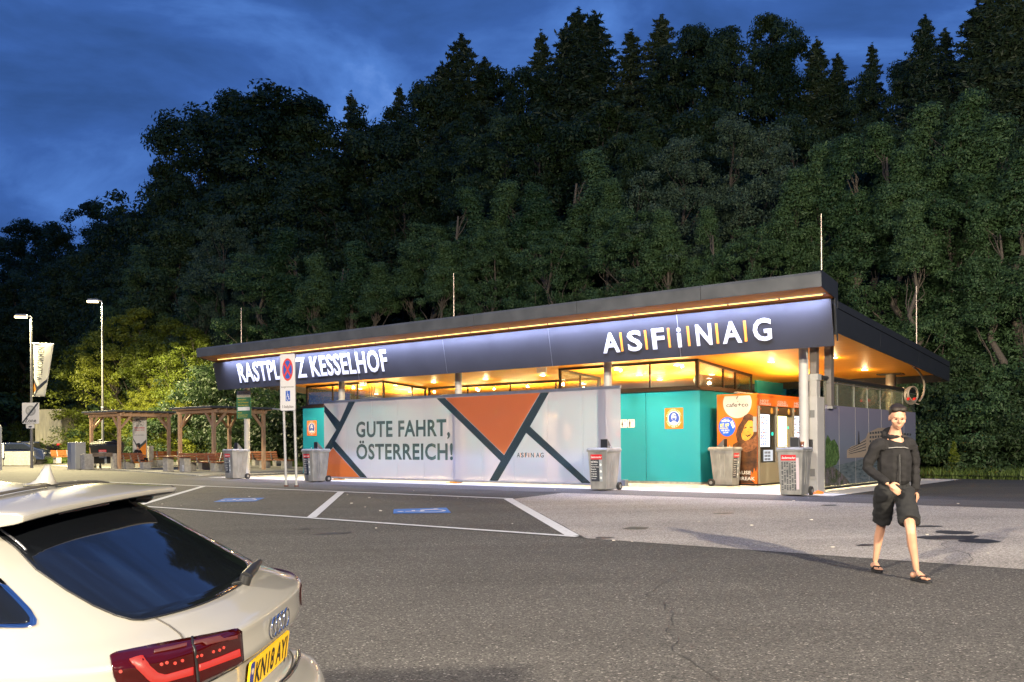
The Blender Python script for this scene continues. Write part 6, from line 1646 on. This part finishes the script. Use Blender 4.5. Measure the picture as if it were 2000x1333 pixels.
# pale chest print line and zip
q = MB(); cx_ = hipc.x - .01
q.tube([(cx_-.10,-.105,1.335),(cx_-.03,-.125,1.342),(cx_+.05,-.125,1.342),(cx_+.10,-.105,1.332)], .004, 5); q.build('chest_stripe', mat('print_grey',(.30,.29,.28),.7), jk)
q = MB(); q.tube([(cx_,-.14,1.27),(cx_,-.145,1.1),(cx_,-.135,.93)], .004, 5); q.build('zip', mat('zip_grey',(.10,.10,.10),.4,metal=.6), jk)

# seated person at the picnic bench, back to the camera, head turned left
sp0 = atg(246,917)+V3*.55+U3*.1
def sj(x, y, z): return (x, y, z)
J2 = dict(pel=(0,0,.53), chest=(0,-.03,.88), neckb=(0,-.05,1.04), neck=(0,-.06,1.10), head=(0,-.09,1.215),
  hipr=(-.11,-.08,.53), kneer=(-.16,-.48,.52), ankr=(-.16,-.45,.10), toer=(-.17,-.62,.035), hipl=(.11,-.08,.53), kneel=(.16,-.48,.52), ankl=(.16,-.42,.10), toel=(.17,-.60,.035),
  shr=(-.20,-.03,.98), elr=(-.27,-.14,.74), wrr=(-.12,-.36,.70), hdr=(.5,-.8,0), thr=(0,0,1), pmr=(.3,.2,-1), shl=(.20,-.03,.98), ell=(.27,-.12,.74), wrl=(.12,-.34,.70), hdl=(-.5,-.8,0), thl=(0,0,1), pml=(-.3,.2,-1))
person('person in black clothes sitting on a bench behind the drinking water sign', sp0, ANG+PI, J2, flips=False, head_rot=Matrix.Rotation(R(75),3,'Z'), long_sleeve=False, longpants=True)

# ================================================================== TREES
def leafmat(name, c0, c1, tr=.35):
    m = bpy.data.materials.new(name); m.use_nodes = True; n = m.node_tree; b = n.nodes['Principled BSDF']; o = n.nodes['Material Output']
    b.inputs['Roughness'].default_value = .55; b.inputs['Specular IOR Level'].default_value = .35
    t = n.nodes.new('ShaderNodeTexCoord'); x = n.nodes.new('ShaderNodeTexNoise'); x.inputs['Scale'].default_value = 1.1; x.inputs['Detail'].default_value = 8; x.inputs['Roughness'].default_value = .75
    n.links.new(t.outputs['Object'], x.inputs['Vector'])
    oi = n.nodes.new('ShaderNodeObjectInfo'); ad = n.nodes.new('ShaderNodeMath'); ad.operation = 'MULTIPLY_ADD'; ad.inputs[1].default_value = .46; n.links.new(oi.outputs['Random'], ad.inputs[0])
    sb = n.nodes.new('ShaderNodeMath'); sb.operation = 'SUBTRACT'; sb.inputs[1].default_value = .23; n.links.new(x.outputs['Fac'], sb.inputs[0]); n.links.new(sb.outputs[0], ad.inputs[2])
    r = n.nodes.new('ShaderNodeValToRGB'); n.links.new(ad.outputs[0], r.inputs[0]); r.color_ramp.elements[0].position = .30; r.color_ramp.elements[1].position = .72
    r.color_ramp.elements[0].color = (*c0,1); r.color_ramp.elements[1].color = (*c1,1)
    n.links.new(r.outputs[0], b.inputs['Base Color'])
    ts = n.nodes.new('ShaderNodeBsdfTranslucent'); n.links.new(r.outputs[0], ts.inputs[0]); mx = n.nodes.new('ShaderNodeMixShader'); mx.inputs[0].default_value = tr
    n.links.new(b.outputs[0], mx.inputs[1]); n.links.new(ts.outputs[0], mx.inputs[2]); n.links.new(mx.outputs[0], o.inputs[0]); return m
M_leaf = leafmat('broad_leaves', (.017,.038,.012), (.045,.078,.028))
M_leaf2 = leafmat('alder_leaves', (.032,.075,.028), (.085,.15,.058))
M_leaf3 = leafmat('willow_leaves', (.045,.082,.045), (.088,.13,.078))
M_leafl = leafmat('lamp_yellow_leaves', (.085,.115,.010), (.20,.225,.022))  # yellow of the lamplight is put into this leaf colour; the weed shares it
M_need = leafmat('spruce_needles', (.016,.034,.016), (.040,.062,.026), .1)
M_bark = mat('bark', (.05,.040,.032), .9, var=.35, vscale=6, scale3=(5,5,1), bump=.8, bscale=12, bdist=.03)
M_barkp = mat('pale_bark', (.085,.070,.055), .85, var=.35, vscale=6, scale3=(5,5,1), bump=.6, bscale=12, bdist=.02)

def leaf_cloud(C, size, nrm=None, asp=1.6):
    """C: (n,3) leaf centres -> mesh arrays of pointed leaves (quads)"""
    n = len(C); a = rng.normal(size=(n,3)); a /= np.linalg.norm(a, axis=1)[:,None]
    b = rng.normal(size=(n,3)); b[:,2] *= .7
    if nrm is not None:
        nz = nrm + rng.normal(size=(n,3))*.38; nz /= np.linalg.norm(nz,axis=1)[:,None]; a = a - nz*np.sum(a*nz,axis=1)[:,None]; a /= np.linalg.norm(a,axis=1)[:,None]+1e-9; b = nz
    b = np.cross(a, b); b /= np.linalg.norm(b, axis=1)[:,None] + 1e-9
    s = size * rng.uniform(.6,1.35,(n,1)); a = a*s*.5*asp; b = b*s*.5*.62
    V = np.stack([C-a, C-a*.1+b, C+a, C-a*.1-b], axis=1).reshape(-1,3); return V
def mesh_quads(name, V, m):
    n = len(V)//4; me = bpy.data.meshes.new(name); me.vertices.add(len(V)); me.vertices.foreach_set('co', V.astype(np.float32).ravel())
    me.loops.add(n*4); me.loops.foreach_set('vertex_index', np.arange(n*4, dtype=np.int32)); me.polygons.add(n)
    me.polygons.foreach_set('loop_start', np.arange(0, n*4, 4, dtype=np.int32)); me.polygons.foreach_set('loop_total', np.full(n, 4, dtype=np.int32))
    me.materials.append(m); me.update(calc_edges=True); me.validate(); return me
def limb(mb, p0, p1, r0, r1, wob=.1, n=6, seg=5):
    p0 = Vector(p0); p1 = Vector(p1); L_ = (p1-p0).length
    pts = []; 
    for i in range(seg+1):
        t = i/seg; j = Vector((random.gauss(0,wob),random.gauss(0,wob),random.gauss(0,wob*.4)))*L_*.12*math.sin(math.pi*t); pts.append(p0.lerp(p1,t)+j)
    mb.tube(pts, [r0+(r1-r0)*i/seg for i in range(seg+1)], n); return pts
def broad(h, w_, seed, nclump=150, per=80, leaf=.26, base=.18, top_pow=.8, shape='round', clump=.55, droop=0, gap=-.08):
    random.seed(seed); r_ = np.random.default_rng(seed)
    tk_ = MB(); rt_ = .018*h + .05
    tp = limb(tk_, (0,0,-.6), (random.uniform(-.4,.4),random.uniform(-.4,.4),h*.86), rt_, rt_*.15, .25, 9, 9)
    cs = []
    lob = r_.uniform(-1,1,(5,3)); 
    tries = 0
    while len(cs) < nclump and tries < 20000:
        tries += 1
        z = r_.uniform(base, 1.0); 
        if shape == 'round': rad = math.sin(math.pi*min(1,max(0,(z-base)/(1-base)))**.75)**.6
        elif shape == 'cone': rad = (1-((z-base)/(1-base)))**.75 * min(1, .5+(z-base)*4)
        elif shape == 'bush': rad = (1-((z-base)/(1-base))**2.2)**.5
        else: rad = 1-abs(z-.5)
        a = r_.uniform(0, 2*math.pi); rr_ = r_.uniform(.25,1)**.55
        lo_ = 1 + .32*math.sin(a*2+seed+z*5) + .22*math.sin(a*3-seed*1.7+z*9); lo_ = min(lo_, 1.22)
        R_ = w_/2*rad*rr_*lo_
        p = np.array([R_*math.cos(a), R_*math.sin(a), z*h])
        p += r_.normal(0, .15, 3)
        # noise gaps
        if pnoise(Vector(p*.38) + Vector((seed,0,0))) < gap: continue
        cs.append(p)
    cs = np.array(cs)
    # limbs reaching to a share of the clumps
    for c in cs[::8]:
        zt_ = max(.12*h, c[2] - abs(math.hypot(c[0],c[1]))*.8 - .06*h); k = min(len(tp)-1, max(0,int(zt_/(h*.86)*(len(tp)-1)))); b0 = tp[k]
        limb(tk_, b0, Vector(c), rt_*.22*(1-k/len(tp))+.015, .008, .5, 5, 4)
    L_ = []; NN = []
    for c in cs:
        sc = clump * r_.uniform(.7,1.5) * (.75 + .5*(1-c[2]/h)); m_ = int(per * r_.uniform(.7,1.3))
        q_ = r_.normal(size=(m_,3)); q_ /= np.linalg.norm(q_,axis=1)[:,None]; q_ *= (r_.uniform(0,1,(m_,1))**.45)*sc*np.array([1.25,1.25,.62])
        q_[:,2] -= droop*(q_[:,0]**2+q_[:,1]**2)
        L_.append(c + q_); nn_ = q_/sc + np.array([0,0,.55]); NN.append(nn_/np.linalg.norm(nn_,axis=1)[:,None])
    return tk_, np.concatenate(L_), leaf, np.concatenate(NN)
def spruce(h, w_, seed, leaf=.17):
    random.seed(seed); r_ = np.random.default_rng(seed); tk_ = MB(); rt_ = .012*h+.05
    tk_.tube([(0,0,-.6),(0.05,0,h*.5),(0,0,h*.97)], [rt_,rt_*.6,.02], 8)
    L_ = []; z = h*.10
    NB = int(h*11)
    for i in range(NB):
        z = h*(.08 + .90*((i + r_.random())/NB)**1.05); f = 1 - z/h; a = i*2.399 + r_.uniform(-.5,.5)
        l = w_/2*min(1, f*1.45)**.85*r_.uniform(.45,1.2) + .14
        dz = -.30*l*(.4+f) + .10*l
        p0 = np.array([0,0,z]); p1 = np.array([math.cos(a)*l, math.sin(a)*l, z+dz])
        if l > .8: tk_.cyl(tuple(p0), tuple(p0+(p1-p0)*.9), .03*f+.012, .008, n=4, caps=False)
        m_ = int(14 + 62*l); t = r_.uniform(.08,1.05,m_)[:,None]; c = p0 + (p1-p0)*t; c[:,2] += .10*l*(t[:,0]**3)
        wdt = .24*l*(1-t*.72)+.05
        c = c + np.stack([r_.normal(0,1,m_)*-math.sin(a), r_.normal(0,1,m_)*math.cos(a), -abs(r_.normal(0,.6,m_))],1)*np.concatenate([wdt,wdt,wdt*.8+.05],1)
        L_.append(c)
    L_.append(np.stack([r_.normal(0,.05,40), r_.normal(0,.05,40), h*r_.uniform(.95,1.0,40)],1))
    return tk_, np.concatenate(L_), leaf
protos = {}
def proto(key, kind, cmat, bark, **kw):
    h = kw['h']; 
    if kind == 'spruce': tk_, C, lf = spruce(h, kw['w_'], kw['seed'], kw.get('leaf',.17)); V = leaf_cloud(C, lf, None, 2.2)
    else: tk_, C, lf, NN = broad(**kw); V = leaf_cloud(C, lf, NN, 1.35)
    cm = mesh_quads('crown', V, cmat); to = tk_.build('trunk', bark); tm = to.data; bpy.data.objects.remove(to)
    protos[key] = (h, cm, tm)
proto('oak1','b',M_leaf,M_bark,h=20,w_=13,seed=3,nclump=230,per=150,leaf=.22,clump=.85)
proto('oak2','b',M_leaf,M_bark,h=20,w_=11,seed=14,nclump=210,per=150,leaf=.22,clump=.85)
proto('oak3','b',M_leaf,M_bark,h=20,w_=15,seed=25,nclump=240,per=150,leaf=.22,clump=.9)
proto('alder1','b',M_leaf2,M_barkp,h=14,w_=5.6,seed=31,nclump=230,per=165,leaf=.108,base=.10,shape='cone',clump=.46,gap=.0)
proto('alder2','b',M_leaf2,M_barkp,h=14,w_=6.6,seed=42,nclump=240,per=165,leaf=.108,base=.14,shape='cone',clump=.46,gap=.0)
proto('alder3','b',M_leaf2,M_barkp,h=14,w_=6.0,seed=53,nclump=220,per=165,leaf=.108,base=.22,shape='round',clump=.46,gap=.02)
proto('willow','b',M_leaf3,M_bark,h=13,w_=8,seed=64,nclump=250,per=165,leaf=.10,base=.15,shape='round',clump=.5)
proto('lime1','b',M_leafl,M_barkp,h=9,w_=8,seed=75,nclump=230,per=120,leaf=.13,base=.05,shape='bush',clump=.48)
proto('bush1','b',M_leaf2,M_bark,h=5,w_=7.5,seed=86,nclump=190,per=110,leaf=.125,base=.0,shape='bush',clump=.42)
proto('bush2','b',M_leaf,M_bark,h=5,w_=8,seed=97,nclump=190,per=110,leaf=.13,base=.0,shape='bush',clump=.45)
proto('spruce1','spruce',M_need,M_bark,h=22,w_=7.5,seed=5)
proto('spruce2','spruce',M_need,M_bark,h=22,w_=9.5,seed=6)
proto('spruce3','spruce',M_need,M_bark,h=22,w_=6.0,seed=8)
CATN = {'oak':('broadleaf_tree','dark broadleaf tree'),'alder':('alder_tree','slender green alder'),'willow':('willow_tree','greyish willow'),'lime':('leafy_tree','yellow-green leafy tree'),'bush':('bush','dense green bush'),'spruce':('spruce_tree','dark spruce tree')}
def landmark(px):
    for lim, s in ((30,'at the left edge of the picture'),(62,'behind the left street lamp'),(110,'behind the covered truck'),(160,'between the truck and the second street lamp'),(215,'behind the second street lamp'),(265,'behind the left part of the left shelter'),(330,'above the left shelter'),(390,'between shelters and roof corner'),(440,'at the left tip of the pavilion roof'),(500,'behind the leftmost lightning rod'),(560,'above the letters RASTPLATZ'),(620,'above the no-stopping sign'),(690,'above the letters KESSEL'),(760,'above the letters HOF'),(830,'right of the place name lettering'),(890,'left of the second lightning rod'),(950,'right of the second lightning rod'),(1020,'above the orange triangle of the screen'),(1090,'above the middle of the roof edge'),(1160,'left of the large letter A'),(1230,'above the first letter A'),(1300,'above the letters S and F'),(1370,'above the letters i and N'),(1440,'above the second letter A'),(1510,'above the letter G'),(1570,'just left of the roof corner rod'),(1640,'behind the roof corner rod'),(1710,'behind the descending right roof slope'),(1780,'left of the rightmost lightning rod'),(1840,'right of the rightmost lightning rod'),(1910,'beyond the right roof tip'),(1970,'near the right edge of the picture')):
        if px <= lim: return s
    return 'at the right edge of the picture'
used_l = {}
def plant(key, px, ytop, v, wf=1.0, row='', z0=None, rowname=None):
    wf *= random.uniform(.88,1.15) * (1.25 if 'spruce' in key else 1)
    d = ray(px, 870); t = (v + OO.dot(VX)) / (d.x*VX.x + d.y*VX.y); x, y = d.x*t, d.y*t
    g0 = gw(x, y) - .15
    zt = CH + ray(px, ytop).z * (y/F); H = max(2.0, zt - g0)
    h, cm, tm = protos[key]; s = H/h; kind = key.rstrip('0123456789'); nm, lb = CATN[kind]
    e_ = bpy.data.objects.new(nm, None); COL.objects.link(e_); e_.location = (x, y, g0); e_.rotation_euler = (0,0,random.uniform(0,6.28)); sw = s*wf; e_.scale = (sw, sw, s)
    lab = lb + ' ' + rowname + ' ' + landmark(px)
    e_['label'] = lab; e_['category'] = 'bush' if kind == 'bush' else 'tree'; e_['group'] = rowname.replace('of the ', 'the ').strip()
    used_l.setdefault(lab, []).append(e_)
    for n_, m_ in (('crown', cm), ('trunk', tm)):
        o = bpy.data.objects.new(n_, m_); COL.objects.link(o); o.parent = e_
random.seed(11)
RN1 = 'on the hilltop'; RN2 = 'in the middle forest'; RN3 = 'in the front row'; RN4 = 'at the forest foot'
# hilltop skyline: kind, px, top y, depth v
for a in [('oak1',5,470,46,1),('oak2',70,428,46,1),('oak3',125,455,44,.9),('oak1',185,400,46,1),('spruce2',240,398,44,.9),('oak2',215,430,42,1.0),('oak3',300,420,40,.9),
          ('oak3',400,208,33,.72),('oak1',455,190,35,.9),('oak2',530,172,34,1.1),('oak1',600,200,36,1.05),('oak2',345,300,30,.6),('oak3',640,222,34,1.0),('spruce3',690,178,38,.85),('oak2',740,205,38,.9),('spruce3',785,165,40,.9),
          ('spruce2',905,66,38,1.05),('oak1',845,170,37,.85),('spruce1',868,120,38,.9),('spruce1',950,110,40,.95),('oak3',1000,125,40,.85),('spruce3',1062,58,38,1.0),('oak2',1045,130,36,.8),
          ('spruce2',1135,15,38,1.0),('spruce1',1165,20,39,1.0),('spruce1',1110,45,41,1.0),('spruce3',1238,58,40,1.1),('spruce1',1297,28,38,1.0),('oak1',1355,60,38,.9),('oak2',1398,58,40,.9),('oak3',1450,68,38,.85),('oak1',1500,38,40,.75),('oak2',1545,78,38,.9),
          ('spruce3',1600,72,38,1.1),('spruce1',1640,105,39,1.0),('spruce3',1708,84,40,.9),('oak3',1745,118,38,.9),('oak2',1775,125,36,.8),('spruce2',1812,28,34,1.0),('spruce1',1850,55,36,1.0),('spruce2',1915,5,33,1.0),('spruce1',1945,-60,32,1.05),('spruce2',1990,-40,33,1.05),('spruce1',2050,-40,34,1.0),('oak1',2120,40,34,1.0)]:
    plant(*a, rowname=RN1)
# middle row fills the slope
x = -60; i = 0
while x < 2150:
    if x < 260: yt = 520 + random.uniform(-25,25) - (x>150)*20
    elif x < 420: yt = 400 + random.uniform(-40,30)
    elif x < 800: yt = 330 + random.uniform(-40,40)
    else: yt = 235 + random.uniform(-45,50)
    plant(('oak1','oak3','oak2')[i%3] if i % 4 else 'oak2', x, yt, random.uniform(25,29), random.uniform(.75,1.0), rowname=RN2); x += random.uniform(52,74) if x > 400 else random.uniform(45,60); i += 1
# front row of alders and lighter trees
for a in [('bush2',-40,640,31,1.3),('bush1',20,600,31,1.5),('oak2',70,560,33,.6),('alder2',120,560,32,.9),('oak1',160,545,30,.6),('alder1',215,560,22,1.2),('oak2',250,500,22,.7),('alder3',300,470,20,1.0),('oak2',350,430,21,.8),('willow',440,425,17,.75),('alder2',395,520,17,1.1),('willow',475,470,18,.6),
          ('alder3',520,480,16,1.1),('alder1',565,445,17,1.1),('alder2',615,505,15.5,1.1),('alder1',690,470,16,1.1),('alder3',655,520,17,1.0),('alder2',740,520,15.5,1.0),('alder2',800,490,17,1.1),('alder3',850,420,17.5,.9),('alder1',910,362,17,1.05),('alder2',870,480,15,.9),('alder3',960,440,16,.9),('alder1',1000,352,18,1.1),('alder2',1050,370,17.5,1.0),('alder3',1085,430,15,.9),
          ('alder1',1150,292,19,1.1),('alder2',1195,360,17,1.0),('oak2',1250,275,22,.7),('alder3',1240,400,15.5,.9),('willow',1340,275,18.5,.9),('willow',1430,236,19,.95),('willow',1520,252,19.5,.9),('alder2',1300,420,15,.9),('alder1',1385,400,15,.9),('alder3',1480,420,15,.9),('alder1',1560,330,16,1.0),
          ('alder2',1610,290,17,1.1),('alder1',1665,262,16,1.1),('alder1',1720,235,17,1.1),('alder2',1770,300,15,1.0),('alder1',1825,200,17,1.15),('alder3',1870,330,14.5,1.0),('alder2',1900,190,16,1.1),('alder1',1960,225,15.5,1.1),('alder2',2010,300,14,1.1),('alder1',2060,200,16,1.1),('alder2',1790,400,13,.9),('alder1',1935,390,13,.9)]:
    plant(*a, rowname=RN3)
for a in [('lime1',135,665,28,1.0),('lime1',175,690,22,1.0),('lime1',225,640,17,1.0),('lime1',275,615,16,1.05),('lime1',330,632,15,1.0),('lime1',378,650,14,.9),('lime1',25,680,30,1.1),('lime1',85,715,30,.9),
          ('lime1',300,745,13,1.0),('lime1',352,760,13,1.0),('lime1',400,735,13,1.0),('bush2',430,720,13.5,1.0),('bush1',205,770,18,1.0),('bush1',160,790,23,.9),('bush2',480,700,13,1.0),('bush2',530,690,13,1.1),('bush1',575,735,12.5,1.0),('bush2',620,690,13,1.0),('bush2',700,680,13,1.2),('bush2',780,660,13,1.2),('bush1',860,650,13,1.2),('bush2',950,640,13,1.2),('bush2',1050,630,13,1.2),('bush1',1150,600,13,1.2),('bush2',1260,600,13,1.2),('bush2',1370,590,13,1.2),('bush2',1480,590,13,1.2),
          ('bush2',1590,640,12.6,1.0),('bush1',1660,690,12.4,.9),('bush2',1720,720,12.2,.9),('bush1',1775,740,12,.8),('bush2',1830,700,12.3,.9),('bush2',1885,770,11.6,.8),('bush1',1935,720,12,.9),('bush2',1990,740,11.8,.9),('bush2',2050,730,12,.9)]:
    plant(*a, rowname=RN4)
# labels that still coincide are told apart by height order in their place
for lab, os_ in used_l.items():
    if len(os_) > 1:
        os_.sort(key=lambda o: -o.scale[2] * (20 if 'tree' in o.name else 5))
        for k, o in enumerate(os_): o['label'] = lab + (', tallest', ', second tallest', ', lowest', ', smaller')[min(k if k < len(os_)-1 or k == 0 else 2, 3)] if not (k == 1 and len(os_) == 2) else lab + ', lower one'

# ------------------------------------------------------------------ grass
def grass(name, poly_fn, n, hmin, hmax, label, m):
    Vv = []
    pts = poly_fn(n)
    C = np.array([(p[0], p[1], gw(p[0], p[1])) for p in pts]); k = len(C)
    h = rng.uniform(hmin, hmax, k); a = rng.uniform(0, 6.28, k); wd = rng.uniform(.006,.014,k)*1.6
    lean = rng.normal(0,.35,(k,2))*h[:,None]
    s = np.stack([np.cos(a)*wd, np.sin(a)*wd, np.zeros(k)],1); tip = C + np.stack([lean[:,0], lean[:,1], h],1); mid = C + np.stack([lean[:,0]*.35, lean[:,1]*.35, h*.55],1)
    V = np.stack([C-s, C+s, mid+s*.8, mid-s*.8],1).reshape(-1,3); V2 = np.stack([mid-s*.8, mid+s*.8, tip+s*.05, tip-s*.05],1).reshape(-1,3)
    me = mesh_quads(name, np.concatenate([V,V2]), m); o = bpy.data.objects.new(name, me); COL.objects.link(o)
    tag(o, label, 'grass', kind='stuff')
M_grass = leafmat('grass_blades', (.045,.085,.015), (.12,.17,.04), .3)
def gpoly(u0,u1,v0,v1):
    def f(n):
        u = rng.uniform(u0,u1,n); v = v0 + (v1-v0)*rng.uniform(0,1,n)**1.15
        return [tuple(W(a,b)[:2]) for a, b in zip(u.tolist(), v.tolist())]
    return f
grass('grass', gpoly(-19,26,8.0,13), 52000, .10, .38, 'strip of long dark green grass between the asphalt and the trees on the right', M_grass)
grass('grass', gpoly(-70,-19,8.2,17), 60000, .08, .30, 'lamp-lit green grass verge behind the picnic area', M_grass)
def pxpoly(pts):
    A_, B_, C_, D_ = [atg(*p) for p in pts]
    def f(n):
        s_ = rng.uniform(0,1,n).tolist(); t_ = rng.uniform(0,1,n).tolist()
        return [tuple(A_.lerp(B_, s).lerp(D_.lerp(C_, s), t)[:2]) for s, t in zip(s_, t_)]
    return f, [uv(p) for p in (A_, B_, C_, D_)]
for pts, lab in ((((62,907),(131,905.5),(131,895.5),(62,898)), 'short lamp-lit lawn strip before the covered truck'), (((236,905),(560,903),(560,893),(236,895)), 'lamp-lit lawn behind the picnic benches')):
    f_, pl_ = pxpoly(pts); grass('grass', f_, 22000, .05, .16, lab, M_grass); sheet('lawn_soil', pl_, .02, mat('lawn_green', (.045,.07,.02), .95, col2=(.07,.10,.03), vscale=3))
sheet('grass_verge_soil', [(-70,7.9),(60,7.9),(60,8.05),(-70,8.05)], .02, M_soil)
# one tall weed in the verge
wd_ = thing('tall_weed', 'single tall pale green weed sticking out of the grass strip at the right', 'plant', atg(1864,934)); 
C = []
for i in range(260):
    z = rng.uniform(.1,1.15); r0 = .26*(1-z/1.25)+.03; a = rng.uniform(0,6.28); C.append((math.cos(a)*r0*rng.random(), math.sin(a)*r0*rng.random(), z))
o = bpy.data.objects.new('leaves', mesh_quads('leaves', leaf_cloud(np.array(C), .085), M_leafl)); COL.objects.link(o); o.parent = wd_
MB().tube([(0,0,-.05),(.01,0,.6),(0,.01,1.12)], [.012,.009,.004], 6).build('stem', M_leafl, wd_)
